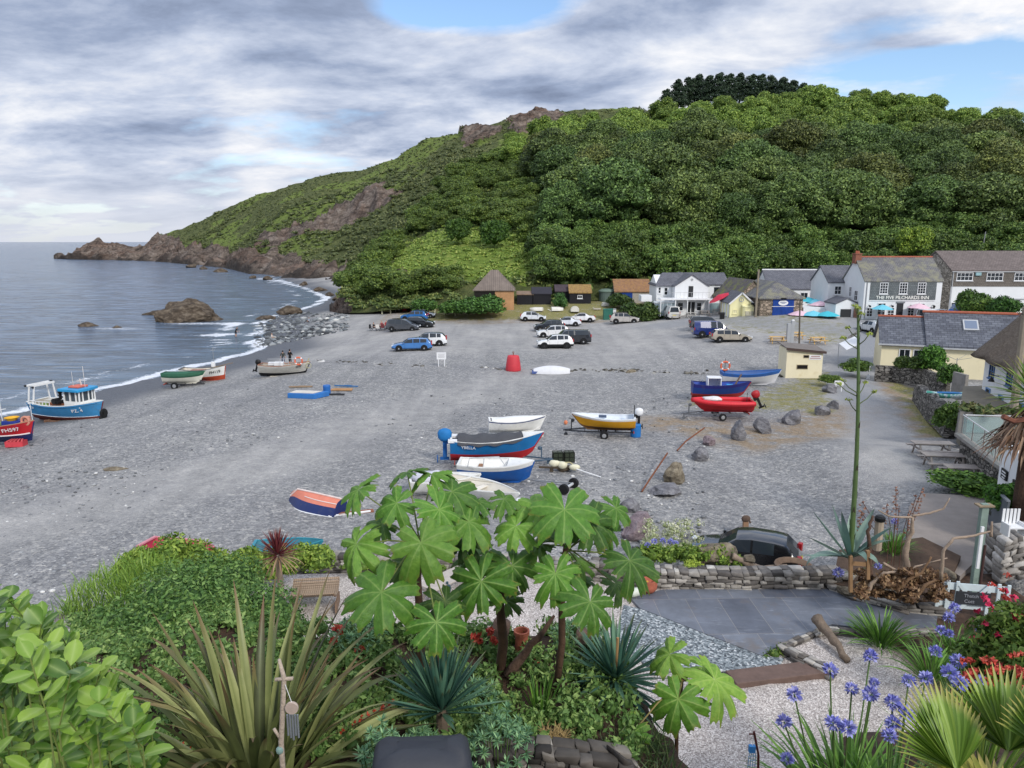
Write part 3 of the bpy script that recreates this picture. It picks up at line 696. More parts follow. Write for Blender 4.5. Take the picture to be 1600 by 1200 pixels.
# low scrub too dense to count
def scrub(name, label, h, n, test, r0, r1, leaf, dens, m, cat='undergrowth', flat=.6, clump=None):
 P, px, py = hsample(h, n, test); bl = []; cl = fbm(P * clump[0], 4, 77) if clump else np.ones(len(P)); th = clump[1] if clump else 0
 for p, c_ in zip(P, cl):
  r = U(r0, r1) * (1 if c_ > th else .45); bl.append(((p[0], p[1], p[2] + r * .15), (r, r, r * flat), max(8, int(dens * r * r)), leaf))
 o = cloudmesh(name, bl, m); tag(o, label, cat, kind='stuff'); return o
M_scrub = leafmat('#2b3a1e', '#455a2a', '#6c7d3d', scale=.05); M_scrub2 = leafmat('#364624', '#586b36', '#8d9350', scale=.08); M_heath = leafmat('#3a452a', '#596539', '#838656', scale=.03)
_rk = paintB
def greenB(x, y):
 P = np.stack([hB[3][:-1, :-1], hB[4][:-1, :-1], hB[5][:-1, :-1]], -1).reshape(-1, 3)
 return (paintB(x, y, P)['rock'] < .5).reshape(x.shape)
scrub('headland_scrub', 'low green scrub covering the far headland', hB, 3600, greenB, .9, 2.6, .75, 8.5, M_heath, flat=.38, clump=(.012, -.05))
scrub('hillside_undergrowth', 'dense bramble and bracken covering the left slope of the hill', hA, 2300, lambda x, y: (x > 538) & (x < 880) & (y < 485) & ~((x > 722) & (y > 446)) & ~inpoly(x, y, clear), .6, 1.6, .42, 34, M_scrub2, flat=.5)
scrub('clearing_weeds', 'rough grass and weeds in the hillside clearing', hA, 900, lambda x, y: inpoly(x, y, clear), .35, .8, .35, 40, leafmat('#587030', '#7f9842', '#b0b862', scale=.2), 'weeds', .4)
scrub('wood_undergrowth', 'undergrowth between the trunks of the hillside wood', hA, 2600, lambda x, y: (x > 850), .9, 1.9, .6, 10, M_scrub)
# ------------------------------------------------------------------ building materials
def uvmat(kind, c1, c2, cm, w=.3, h=.22, rough=.75, bumpd=.02, name='masonry', patch=None, mortar=.02):
 key = ('uv', kind, c1, c2, cm, w, h, patch)
 if key in MC: return MC[key]
 n = N(name); uv = n.tc.outputs['UV']; o = n.tc.outputs['Object']
 if kind == 'brick':
  b = n.n('ShaderNodeTexBrick', i_Scale=1., i_Mortar_Size=mortar, i_Mortar_Smooth=.3, i_Brick_Width=w, i_Row_Height=h, i_Bias=0.)
  for i, q in ((1, c1), (2, c2), (3, cm)): b.inputs[i].default_value = (*lin(q), 1)
  n.l(uv, b.inputs[0]); c = b.outputs['Color']; hgt = b.outputs['Fac']; sgn = -1
 elif kind == 'stone':
  nz = n.n('ShaderNodeTexNoise', i_Scale=3., i_Detail=2.); n.l(uv, nz.inputs['Vector'])
  wv = n.n('ShaderNodeVectorMath', operation='MULTIPLY_ADD'); n.l(nz.outputs['Color'], wv.inputs[0]); wv.inputs[1].default_value = (.14, .14, 0); n.l(n.map(uv, (1 / w, 1 / h, 1)), wv.inputs[2])
  v = n.n('ShaderNodeTexVoronoi', i_Scale=1., i_Randomness=.85); n.l(wv.outputs[0], v.inputs['Vector'])
  e = n.n('ShaderNodeTexVoronoi', i_Scale=1., i_Randomness=.85, feature='DISTANCE_TO_EDGE'); n.l(wv.outputs[0], e.inputs['Vector'])
  sc_ = n.n('ShaderNodeSeparateColor'); n.l(v.outputs['Color'], sc_.inputs[0])
  c = n.ramp(sc_.outputs[0], [(0, c1), (.55, c2), (1, tuple(min(1, x * 1.5) for x in lin(c2)))])
  ef = n.ramp(e.outputs['Distance'], [(.02, 0.), (.10, 1.)]); c = n.mix(ef, cm, c); hgt = ef; sgn = 1
 else:  # planks
  wv = n.n('ShaderNodeTexWave', i_Scale=pi / w / pi / 2 * 1.0, i_Distortion=0., wave_type='BANDS', bands_direction='X'); n.l(uv, wv.inputs[0])
  sp = n.n('ShaderNodeTexNoise', i_Scale=1., i_Detail=4.); n.l(n.map(uv, (1 / w, .3, 1)), sp.inputs['Vector'])
  c = n.mix(sp.outputs['Fac'], c1, c2); ef = n.ramp(wv.outputs['Fac'], [(.0, 0.), (.08, 1.)]); c = n.mix(ef, cm, c); hgt = ef; sgn = 1
 f = n.noise(o, .9, 6, .7)
 c = n.mix(1., c, n.ramp(f, [(.25, .72), (.75, 1.22)]), 'MULTIPLY')
 if patch: c = n.mix(n.ramp(n.noise(o, .7, 7, .75), [(.47, 0.), (.62, 1.)]), c, patch)
 n.base(c); n.set(rough, 0, .35); n.bump(n.math('MULTIPLY', hgt, float(sgn)), .6, bumpd); MC[key] = n.m; return n.m
R_slate = uvmat('brick', '#5f6068', '#72737a', '#3d3e44', .3, .2, .6, name='slate')
R_slateblue = uvmat('brick', '#50535d', '#6c7079', '#33353b', .5, .28, .5, name='slate')
R_slatelich = uvmat('brick', '#67666a', '#7d7c7c', '#47474a', .3, .2, .75, name='slate', patch='#85836f')
R_tilebrown = uvmat('brick', '#6d635f', '#7b706c', '#534b49', .35, .28, .8, name='roof_tile')
S_dry = uvmat('stone', '#4d4a47', '#7c7872', '#23211f', .42, .2, .9, .05, 'dry_stone')
S_pale = uvmat('stone', '#7d776f', '#a8a197', '#55504a', .34, .2, .9, .04, 'dry_stone')
S_house = uvmat('stone', '#6f6557', '#98897a', '#575047', .5, .3, .9, .03, 'rubble_stone')
W_white = mat('#dfe1e2', .8, .06, .5, .1, 8, col2='#c9cac6', c2=(.58, .8), name='white_render')
W_cream = mat('#eadfbb', .8, .06, .6, .1, 8, col2='#d8cba6', c2=(.6, .8)); W_yellow = mat('#ece6b4', .8, .05, .6)
W_hung = uvmat('brick', '#63696b', '#6f7576', '#4b5052', .3, .22, .7, name='slate_hanging')
W_brown = uvmat('brick', '#6a645d', '#79726a', '#514c47', .3, .22, .8, name='slate_hanging')
P_black = uvmat('plank', '#16161b', '#24242c', '#08080a', .18, name='tarred_boards'); P_grey = uvmat('plank', '#77716a', '#958f86', '#3f3b36', .16, name='weathered_boards')
P_pine = uvmat('plank', '#b98c63', '#c69a6f', '#6c4c33', .2, name='pine_boards'); P_blue = uvmat('plank', '#123a86', '#17469a', '#0b2354', .3, name='blue_boards')
C_black = mat('#141416', .5); C_dark = mat('#26282b', .6); C_white = mat('#e4e5e6', .5, .06); C_grey = mat('#8d8f91', .6); C_metal = mat('#9a9c9e', .35, .1, metal=.8); C_red = mat('#c33a40', .5, .1)
C_terra = mat('#a8604a', .85, .25, 6, .3); C_wood = mat('#7d6a58', .85, .3, 4, .4); C_rust = mat('#7c4a30', .9, .35, 5, .4, col2='#5a3a2c')
C_concrete = mat('#8c8883', .9, .18, 1.2, .3, 20, col2='#76726c', c2=(.5, .7))
def glassm(c='#20262c', rough=.08):
 n = N('window_glass'); n.base(c); n.set(rough, 0, .6); return n.m
G_dark = glassm(); G_blue = glassm('#39506a')
C_alu = mat('#b9bbbd', .4, .08)
def gable(name, label, cat, loc, rz, W, D, hw, rise, axis, wm, rm, oh=.25, th=.16, base=-.8, ridge=None, hip=0, group=None):
 t = thing(name, label, cat, loc, rz, group); mb = MB()
 if axis == 'x':
  for y in (0, D): pass
  mb.prism([(0, 0, base), (0, D, base), (0, D, hw), (0, D / 2, hw + rise), (0, 0, hw)], (W, 0, 0)) if not hip else mb.box((W / 2, D / 2, (hw + base) / 2), (W, D, hw - base))
 else:
  mb.prism([(0, 0, base), (W, 0, base), (W, 0, hw), (W / 2, 0, hw + rise), (0, 0, hw)], (0, D, 0)) if not hip else mb.box((W / 2, D / 2, (hw + base) / 2), (W, D, hw - base))
 mb.build('wall', wm, t)
 r = MB(); k = .03; n_ = MB()
 if axis == 'x':
  s = rise / (D / 2); a = [(-oh + (0), -oh, hw - s * oh + k), (W + oh, -oh, hw - s * oh + k), (W + oh - hip, D / 2, hw + rise + k), (-oh + hip, D / 2, hw + rise + k)]
  b = [(W + oh, D + oh, hw - s * oh + k), (-oh, D + oh, hw - s * oh + k), (-oh + hip, D / 2, hw + rise + k), (W + oh - hip, D / 2, hw + rise + k)]
  e = [(a[0], a[3], b[1]), (a[1], b[0], a[2])]; rl = ((-oh + hip, D / 2, hw + rise + k + th), (W + oh - hip, D / 2, hw + rise + k + th))
 else:
  s = rise / (W / 2); a = [(-oh, D + oh, hw - s * oh + k), (-oh, -oh, hw - s * oh + k), (W / 2, -oh + hip, hw + rise + k), (W / 2, D + oh - hip, hw + rise + k)]
  b = [(W + oh, -oh, hw - s * oh + k), (W + oh, D + oh, hw - s * oh + k), (W / 2, D + oh - hip, hw + rise + k), (W / 2, -oh + hip, hw + rise + k)]
  e = [(a[1], b[0], a[2]), (a[0], a[3], b[1])]; rl = ((W / 2, -oh + hip, hw + rise + k + th), (W / 2, D + oh - hip, hw + rise + k + th))
 r.prism(a, (0, 0, th)); r.prism(b, (0, 0, th))
 if hip:
  for q in e: r.prism(q, (0, 0, th))
 ro = r.build('roof', rm, t)
 if ridge: n_.tube(rl, .11, 6).build('ridge_tiles', ridge, ro)
 return t
def window(par, x, z, w, h, nx=2, nz=2, y=0., face='y', fm=None, gm=None, sill=True, fw=.07, lab=None):
 fm = fm or C_white; f = MB(); g = MB(); s = -1
 def bx(m, cx, cz, sw, sh, d0, d1):
  if face == 'y': m.box((x + cx, y - (d0 + d1) / 2, z + cz), (sw, d1 - d0, sh))
  else: m.box((y - (d0 + d1) / 2, x + cx, z + cz), (d1 - d0, sw, sh))
 for c in (0, h): bx(f, w / 2, c, w + fw, fw, .01, .07)
 for i in range(nx + 1): bx(f, w * i / nx, h / 2, fw if i in (0, nx) else fw * .6, h - fw, .012, .065 if i in (0, nx) else .06)
 for i in range(1, nz): bx(f, w / 2, h * i / nz, w - fw, fw * .6, .015, .055)
 if sill: bx(f, w / 2, -fw * 1.1, w + .25, .08, .005, .12)
 fo = f.build('window', fm, par); bx(g, w / 2, h / 2, w, h, .003, .02); g.build('pane', gm or G_dark, fo); return fo
def slab(par, name, x0, x1, z0, z1, m, y=0., d=.06, d0=0.): return MB().box(((x0 + x1) / 2, y - d0 - d / 2, (z0 + z1) / 2), (x1 - x0, d, z1 - z0)).build(name, m, par)
# ------------------------------------------------------------------ the inn
p = at(1346.5, 497.5, 97); pub = gable('inn', 'white inn with a grey slate hung front carrying its painted name and a brick chimney', 'inn', p, 0, 10.15, 6.4, 4.85, 2.9, 'x', W_white, R_slatelich, .12, ridge=C_terra)
slab(pub, 'slate_front', .75, 9.4, 2.42, 4.72, W_hung, d=.05)
slab(pub, 'band', .75, 9.4, 2.3, 2.4, C_white, d=.09)
for x in (2.0, 4.55, 6.95):
 window(pub, x, 3.25, 1.0, 1.4, 3, 4, y=-.05)
text('THE FIVE PILCHARDS INN', .62, frame((5.05, -.09, 2.72), (1, 0, 0), (0, 0, 1)), mat('#e6e6df', .6, .05), pub, 'name_lettering', .02, squash=.98)
for x, w, z, h in ((.55, .75, .25, 1.15), (1.95, 1.0, .45, 1.55), (3.3, .85, .3, 1.1), (5.95, .8, .35, 1.1), (7.1, 1.0, .55, 1.4), (8.7, .8, .5, 1.0)): window(pub, x, z, w, h, 2, 3)
slab(pub, 'door', 4.45, 5.3, -.1, 2.0, C_dark, d=.05); slab(pub, 'door_frame', 4.3, 5.45, 2.02, 2.2, mat('#7a7f82'), d=.1)
for x in (.75, 3.7, 6.25, 9.15): MB().tube([(x, -.05, 1.75), (x, -.4, 1.72)], .05, 6).ball((x, -.42, 1.62), (.17, .14, .15)).build('lamp', C_black, pub)
for q in ((1.7, 2.2, .9), (3.6, 2.6, .6), (2.5, .3, .9)):
 window(pub, q[0], q[1], q[2], 1.3 if q[1] > 1 else 1.2, 2, 2, y=-.0, face='x')
ch = MB(); ch.box((.15, 3.2, 7.7), (.8, 1.0, 1.3)); ch.box((.15, 3.2, 8.35), (.95, 1.15, .12)); co = ch.build('chimney', mat('#8a5a49', .9, .3, 6, .3), pub)
for dy in (-.3, .3): MB().lathe([(.15, 8.4), (.12, 8.75)], (.15, 3.2 + dy, 0), 8).build('chimney_pot', C_terra, co)
MB().tube([(.3, -.08, 0), (.3, -.08, 4.7)], .05, 6).build('downpipe', C_grey, pub)
# annex and lean-to left of the inn
p = at(1290, 500, 103); an = gable('inn_annex', 'white two storey annex with a slate roof stepped behind the left gable of the inn', 'house', p, 0, 4.2, 6, 5.2, 2.1, 'x', W_white, R_slate, .15)
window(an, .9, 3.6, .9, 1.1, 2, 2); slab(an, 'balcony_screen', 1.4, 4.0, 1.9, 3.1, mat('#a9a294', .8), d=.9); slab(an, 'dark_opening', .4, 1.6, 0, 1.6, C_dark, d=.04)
p = at(1304, 500, 98.5); an = gable('lean_to', 'low white lean-to with a grey roof and dark doors against the inn gable', 'outbuilding', p, 0, 3.0, 3.5, 2.1, .7, 'y', W_white, R_slate, .12)
slab(an, 'door', .7, 2.1, -.2, 1.45, C_dark); slab(an, 'stone_pier', 2.4, 3.1, -.3, 1.5, mat('#8e6a58', .9, .3, 5), d=.3, y=-.1)
# long building right of the inn
p = at(1481, 489, 99); lb = gable('function_room', 'long two storey building right of the inn, brown slate above and white below', 'building', p, -.04, 26, 9, 5.6, 2.4, 'x', W_white, R_tilebrown, .2)
slab(lb, 'slate_band', 0.02, 25.9, 3.55, 5.55, W_brown, d=.06); MB().prism([(-.06, 0, -.5), (-.06, 9, -.5), (-.06, 9, 5.55), (-.06, 4.5, 7.9), (-.06, 0, 5.55)], (.05, 0, 0)).build('stone_gable', S_pale, lb)
for x in (.6, 4.5, 8.1, 11.7): window(lb, x, 4.35, 2.05, 1.0, 4, 2, y=-.06)
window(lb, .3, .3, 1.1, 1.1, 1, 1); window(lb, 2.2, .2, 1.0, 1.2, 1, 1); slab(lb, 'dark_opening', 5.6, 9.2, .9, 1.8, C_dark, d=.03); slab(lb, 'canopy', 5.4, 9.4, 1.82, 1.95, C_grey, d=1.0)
window(lb, 10.6, 0.2, .9, 2.6, 1, 2, fm=C_dark); MB().box((3.3, -.15, 5.2), (.7, .25, .4)).build('lamp_box', mat('#8fb0b5', .5), lb)
slab(lb, 'gutter', -.1, 26, 5.45, 5.55, C_alu, d=.14, d0=.07)
MB().tube([(.1, -.12, 0), (.1, -.12, 5.4)], .05).build('downpipe', C_alu, lb)
MB().torus((-.07, 3.2, 1.6), .6, .09, 12, 5, axis='x').box((-.09, 3.2, .6), (.05, 1.1, 2.0)).build('arched_door', C_white, lb)
# boathouse with the blue doors
p = at(1186, 502, 101); bh = gable('boathouse', 'stone boathouse with big blue doors and a white oval sign', 'boathouse', p, .03, 5.9, 12, 3.2, 1.9, 'y', S_house, R_slatelich, .3, hip=2.6)
slab(bh, 'door', 1.75, 4.65, .1, 2.0, P_blue, d=.08); d2 = slab(bh, 'door', 1.75, 4.65, 2.06, 3.0, P_blue, d=.08); d2['label'] = 'upper blue door panel'
slab(bh, 'door_rail', 1.6, 4.8, 2.0, 2.06, C_white, d=.1); slab(bh, 'lintel', 1.5, 4.9, 3.02, 3.2, C_wood, d=.14)
sg = MB(); sg.lathe([(.02, -.02), (.68, -.02), (.68, .02), (.02, .02)], (0, 0, 0), 24, axis='y'); sg.xf(Matrix.Translation((3.15, -.12, 2.52)) @ Matrix.Diagonal((1, 1, .52, 1))); so = sg.build('oval_sign', C_white, bh)
text('SEVEN MILE', .19, frame((3.15, -.15, 2.6), (1, 0, 0), (0, 0, 1)), C_dark, so, 'lettering') if False else MB().box((3.15, -.15, 2.6), (.85, .01, .09)).box((3.15, -.15, 2.45), (.5, .01, .07)).build('illegible_lettering', mat('#6d7a98'), so)
slab(bh, 'notice', 4.05, 4.3, .75, 1.05, C_white, d=.02, d0=.09); MB().box((3.1, -.25, 3.12), (.7, .3, .25)).build('floodlight', C_black, bh)
# net loft roof left of it, yellow cabin
p = at(1148, 500, 107); nl = gable('net_loft', 'low stone building with a mossy slate roof between the yellow cabin and the boathouse', 'outbuilding', p, .1, 5.0, 9, 3.0, 2.6, 'y', S_house, uvmat('brick', '#5f5a5c', '#706a6c', '#45403f', .3, .2, .8, name='slate', patch='#7c7f45'), .2)
p = at(1139.5, 500, 103); yc = gable('cabin', 'pale yellow cabin with white bargeboards and a round window in its gable', 'cabin', p, 0, 3.15, 4.6, 2.35, 1.35, 'y', W_yellow, R_slate, .18)
MB().beam((-.22, -.2, 2.2), (1.575, -.2, 3.78), .06, .2).beam((3.37, -.2, 2.2), (1.575, -.2, 3.78), .06, .2).build('bargeboard', C_white, yc)
MB().torus((1.55, -.04, 2.85), .3, .05, 16, 5).box((1.55, -.02, 2.85), (.05, .03, .6)).build('round_window', C_alu, yc)
MB().box((2.4, -.3, .9), (1.55, .55, 1.8)).prism([(1.6, -.62, 1.8), (3.2, -.62, 1.8), (3.2, 0.02, 2.05), (1.6, 0.02, 2.05)], (0, 0, .06)).build('porch', W_yellow, yc)
MB().box((2.25, -.62, 1.0), (.5, .1, .6)).box((2.85, -.62, .9), (.55, .08, .75)).build('meter_box', mat('#b9b6a2'), yc); window(yc, .45, .9, .55, .55, 2, 1, fm=W_yellow, gm=mat('#d9d4b0'))
MB().box((3.0, -.5, 2.3), (.4, .35, .25)).build('alarm_box', C_dark, yc)
for k in range(3): MB().box((-.06, .6 + k * 1.4, 1.1), (.1, .5, 2.1)).build('white_post', C_white, yc)
p = at(1128, 500, 102.5); bn = thing('wheelie_bin', 'black wheelie bin beside the yellow cabin', 'bin', p); MB().box((0, 0, .5), (.5, .6, .95), taper=(1.15, 1.15)).build('bin_body', C_black, bn, bevel=.03); MB().box((0, 0, 1.02), (.62, .72, .08)).build('lid', C_dark, bn)
# long slate roof behind the boathouse
p = at(1200, 478, 116); lr = gable('long_barn', 'long low building with a grey slate roof behind the parasols', 'building', p, -.05, 10.0, 8, 2.6, 2.7, 'x', W_white, R_slate, .15, ridge=C_white)
for x in (4.9, 6.4, 7.9): window(lr, x, 1.2, 1.1, .9, 2, 1)
# cafe
p = at(1053, 492.5, 112); cf = gable('cafe', 'white gabled cafe with an upstairs balcony and a low verandah', 'cafe', p, 0, 5.0, 9, 4.35, 1.65, 'y', W_white, R_slate, .15)
MB().prism([(-2.4, 2.0, -.5), (-2.4, 8, -.5), (-2.4, 8, 4.3), (-2.4, 5, 5.9), (-2.4, 2, 4.3)], (2.38, 0, 0)).build('side_wing', W_white, cf)
MB().prism([(-2.6, 1.75, 4.25), (.3, 1.75, 4.25), (2.4, 5, 6.08), (-1.0, 5, 6.08)], (0, 0, .14)).prism([(-2.6, 1.75, 4.25), (-1.0, 5, 6.08), (-2.6, 8.2, 4.25)], (0, 0, .14)).build('wing_roof', R_slate, cf)
MB().box((7.1, 6, 2.2), (4.2, 4, 4.2)).build('rear_wing', W_white, cf); MB().prism([(4.9, 3.8, 4.3), (9.4, 3.8, 4.3), (9.0, 6, 6.05), (2.5, 6, 6.05)], (0, 0, .14)).build('wing_roof', R_slate, cf)
slab(cf, 'balcony_door', 2.05, 2.75, 2.75, 4.4, C_dark, d=.04); MB().torus((2.5, -.03, 5.35), .15, .05, 12, 5).build('round_vent', C_grey, cf)
MB().box((1.2, -.9, 2.55), (7.4, 1.8, .22)).build('balcony_slab', C_white, cf)
rl = MB()
for i in range(12): rl.box((-1.2 + i * .55, -1.7, 3.1), (.03, .03, .9))
rl.box((1.8, -1.7, 3.55), (6.1, .04, .05)); rl.build('railing', C_alu, cf)
for x in (-2.4, -.2, 1.6, 4.8): MB().box((x, -1.65, 1.2), (.12, .12, 2.45)).build('verandah_post', C_white, cf)
for x, w, nm in ((.5, .8, 'w'), (1.9, .55, 'd'), (2.6, .5, 'd'), (3.4, .7, 'w')):
 slab(cf, 'doorway', x, x + w, 0, 2.0, C_dark, d=.03) if nm == 'd' else window(cf, x, .7, w, 1.2, 1, 2)
window(cf, -1.2, 2.95, .5, 1.1, 1, 2, y=2.0); window(cf, -2.1, 3.2, .35, .9, 1, 2, y=2.0); slab(cf, 'wing_window', 7.0, 7.9, 3.0, 4.0, G_dark, y=4.0)
pc = MB()
for i in range(6): pc.box((-3.2 + i * .62, -1.2, 1.0), (.06, .06, 2.0)).box((-3.2 + i * .62, 1.2, 1.0), (.06, .06, 2.0))
pc.box((-1.65, -1.2, 2.0), (3.3, .08, .08)).box((-1.65, -1.2, .9), (3.3, .06, .06)).box((-1.65, 0, 2.03), (3.4, 2.6, .06)); pc.build('glazed_porch', mat('#cfd6da', .4), cf); MB().box((-1.65, -1.19, 1.0), (3.1, .03, 1.8)).build('porch_glass', glassm('#7c8b93'), cf)
MB().box((-4.2, 1.5, 2.5), (1.6, 2.5, .9)).build('water_tank', C_white, cf)
MB().box((6.2, -.2, 1.2), (2.4, 1.2, 2.6)).build('kitchen_extension', W_white, cf); slab(cf, 'grey_door', 5.2, 6.5, 0, 1.9, mat('#8aa0a3', .6), y=-.82)
# cream bungalow with the blue slate roof
p = at(1374, 580, 69.8); p.z = .15
bw = gable('bungalow', 'cream bungalow with a blue grey slate roof, orange ridge and roof window', 'bungalow', p, -.36, 3.9, 6.0, 2.75, 2.2, 'x', W_cream, R_slateblue, .25, ridge=C_terra)
MB().prism([(3.92, -.15, -.6), (3.92, 6.3, -.6), (3.92, 6.3, 2.75), (3.92, 3.1, 5.35), (3.92, -.15, 2.75)], (10, 0, 0)).build('main_wall', W_cream, bw)
rf = MB(); rf.prism([(3.7, -.45, 2.62), (14.2, -.45, 2.62), (14.2, 3.1, 5.45), (3.7, 3.1, 5.45)], (0, 0, .18)).prism([(3.7, 6.6, 2.6), (14.2, 6.6, 2.6), (14.2, 3.1, 5.45), (3.7, 3.1, 5.45)], (0, 0, .18)); ro = rf.build('main_roof', R_slateblue, bw)
MB().tube([(3.6, 3.1, 5.68), (14.3, 3.1, 5.68)], .13).build('ridge_tiles', C_terra, ro)
sk = MB(); M_ = Matrix.Translation((7.5, 1.72, 4.62)) @ Matrix.Rotation(atan2(2.83, 3.55), 4, 'X')
sk.box((0, 0, 0), (1.25, 1.35, .16)); sk.xf(M_); so = sk.build('roof_window', C_alu, ro); MB().box((0, 0, .09), (1.0, 1.05, .02)).xf(M_).build('pane', glassm('#6f7d93'), so)
MB().box((1.75, -.32, 2.72), (4.2, .12, .12)).box((9, -.5, 2.6), (10.5, .12, .12)).build('gutter', C_alu, bw)
window(bw, 1.55, 1.2, .9, 1.1, 2, 1); window(bw, 2.75, 1.2, .9, 1.1, 1, 1); window(bw, 9.7, 1.2, 1.0, 1.0, 1, 1, y=-.15)
# cream lookout hut on the shingle
p = gp(1227, 590, 0); p.z = G(p.x, p.y); hut = thing('beach_hut', 'cream painted hut with a grey sloping roof and two small dark openings', 'hut', p, -.05)
cm = mat('#e6dcbd', .8, .06, .7, .1, 6, col2='#d9cba4', c2=(.55, .75))
MB().prism([(0, 0, -.4), (3.3, 0, -.4), (3.3, 0, 2.42), (0, 0, 2.72)], (0, 2.4, 0)).build('wall', cm, hut)
MB().prism([(-.12, -.2, 2.75), (3.5, -.2, 2.42), (3.5, 2.7, 2.62), (-.12, 2.7, 2.95)], (0, 0, .1)).build('roof', mat('#77706b', .9, .25, 2, .3), hut); MB().prism([(-.14, -.24, 2.62), (3.52, -.24, 2.3), (3.52, -.24, 2.52), (-.14, -.24, 2.85)], (0, .04, 0)).build('fascia', mat('#4b3c37'), hut)
for x0, x1, z0, z1 in ((1.55, 2.0, 1.9, 2.12), (1.0, 1.95, .85, 1.2)):
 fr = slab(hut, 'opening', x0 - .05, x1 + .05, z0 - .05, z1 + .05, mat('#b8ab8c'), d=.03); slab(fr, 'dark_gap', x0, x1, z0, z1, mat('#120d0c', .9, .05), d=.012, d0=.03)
sg = slab(hut, 'sign', 2.05, 3.15, 1.72, 2.15, C_white, d=.03)
for z, w in ((2.03, .8), (1.86, .95)): MB().box((2.6, -.036, z), (w, .008, .07)).build('illegible_lettering', mat('#a06a66'), sg)
# thatched cottage
n = N('thatch'); o_ = n.tc.outputs['Object']; f = n.noise(n.map(o_, (2, 1, .5)), 5, 6, .7); n.base(n.ramp(f, [(.3, '#52483e'), (.5, '#6b5f53'), (.7, '#83786a')])); n.set(.95); n.bump(n.math('ADD', f, n.noise(o_, 30, 3)), .8, .06); M_thatch = n.m
ct = thing('thatched_cottage', 'whitewashed cottage under a deep brown thatched roof', 'cottage', (28.7, 39.0, 3.3), -.27)
MB().box((3.6, 4.7, -.1), (7.0, 9.6, 3.6)).build('wall', W_white, ct)
V = []; Fs = []; NS, NR = 33, 15
for side in (0,):
 for i in range(NS):
  y = -.9 + 11.3 * i / (NS - 1); drop = .38 * abs(sin((y + 1.2) * pi / 3.1)) ** .6
  ring = []
  for j in range(NR):
   a = j / (NR - 1)
   x = -.55 + 4.4 * a; z = 2.0 - drop * (1 - a) ** 2 + 4.55 * a - .25 * sin(pi * a)
   ring.append((x, y, z))
  ring2 = [(7.7 - x, yy, z) for x, yy, z in ring[::-1]][1:]
  under = [(7.3, y, 2.0), (3.6, y, 5.0), (.15, y, 1.85 - drop)]
  V.append(ring + ring2 + under)
mb = MB(); mb.loft(V); mb.build('thatch', M_thatch, ct, True)
for y, z in ((7.6, .55), (4.6, .6)):
 window(ct, y, z, .8, .9, 2, 2, y=.1, face='x', fm=mat('#4b6d9a'))
for y, z in ((7.9, -1.1), (5.6, -1.1), (2.5, -.9)): window(ct, y, z, .7, .9, 1, 1, y=.1, face='x', fm=mat('#6f93bd'))
for y in (6.6, 3.4): MB().tube([(.05, y, .9), (-.35, y, .95), (-.35, y, .8)], .03, 5).lathe([(.05, .8), (.2, .55)], (-.35, y, 0), 10).build('lamp', C_black, ct)
# terrace walls in front of the cottage
def wall(name, label, pts, h, th, m, cat='wall', z0=None, cap=None, kind=None, jag=0):
 t = MB(); P = [Vector(q) for q in pts]; k = []
 for a, b in zip(P[:-1], P[1:]):
  n_ = max(1, int((b - a).length / .8))
  k += [a.lerp(b, i / n_) for i in range(n_)]
 k.append(P[-1]); rings = []
 for i, q in enumerate(k):
  d = (k[min(i + 1, len(k) - 1)] - k[max(i - 1, 0)]); d.z = 0; d.normalize(); s = Vector((-d.y, d.x, 0)) * th / 2
  hh = h * (1 + jag * U(-1, 1)); j = lambda: Vector((U(-1, 1), U(-1, 1), 0)) * jag * .25
  rings.append([q - s + Vector((0, 0, -.5)) + j(), q - s * .8 + Vector((0, 0, hh)) + j(), q + s * .8 + Vector((0, 0, hh * (1 + jag * U(-.5, .5)))) + j(), q + s + Vector((0, 0, -.5)) + j()])
 t.loft(rings); o = t.build(name, m); return tag(o, label, cat)
def gpt(px, py, z): p = gp(px, py, z); p.z = z; return p
rw = wall('retaining_wall', 'pale concrete retaining wall below the thatched cottage', [(27.0, 43.5, 2.2), (25.5, 40.6, 2.2), (30, 38.6, 2.2)], .85, .4, C_concrete, jag=.06)
tag(MB().prism([(27.1, 43.4, 2.85), (25.8, 40.7, 2.85), (30.1, 38.7, 2.85), (42, 36, 2.85), (42, 50, 2.85), (30.6, 49, 2.85)], (0, 0, -3)).build('terrace', mat('#7d7668', .9, .2, 2)), kind='structure')
wall('garden_wall', 'grey dry stone wall running below the cream bungalow', [gpt(1366, 592, .2), gpt(1395, 594, .2), gpt(1440, 600, .25), gpt(1478, 613, .4)], 1.35, .6, S_dry, jag=.08)
wall('garden_wall', 'stone wall curving down beside the dry grass strip', [gpt(1433, 622, .2), gpt(1448, 640, .35), gpt(1468, 656, .6), gpt(1484, 672, .8)], 1.25, .7, S_dry, jag=.12)
wall('block_wall', 'plain grey block wall beside the clipped bush', [gpt(1488, 612, .9), gpt(1508, 618, .9)], 1.6, .3, C_concrete)
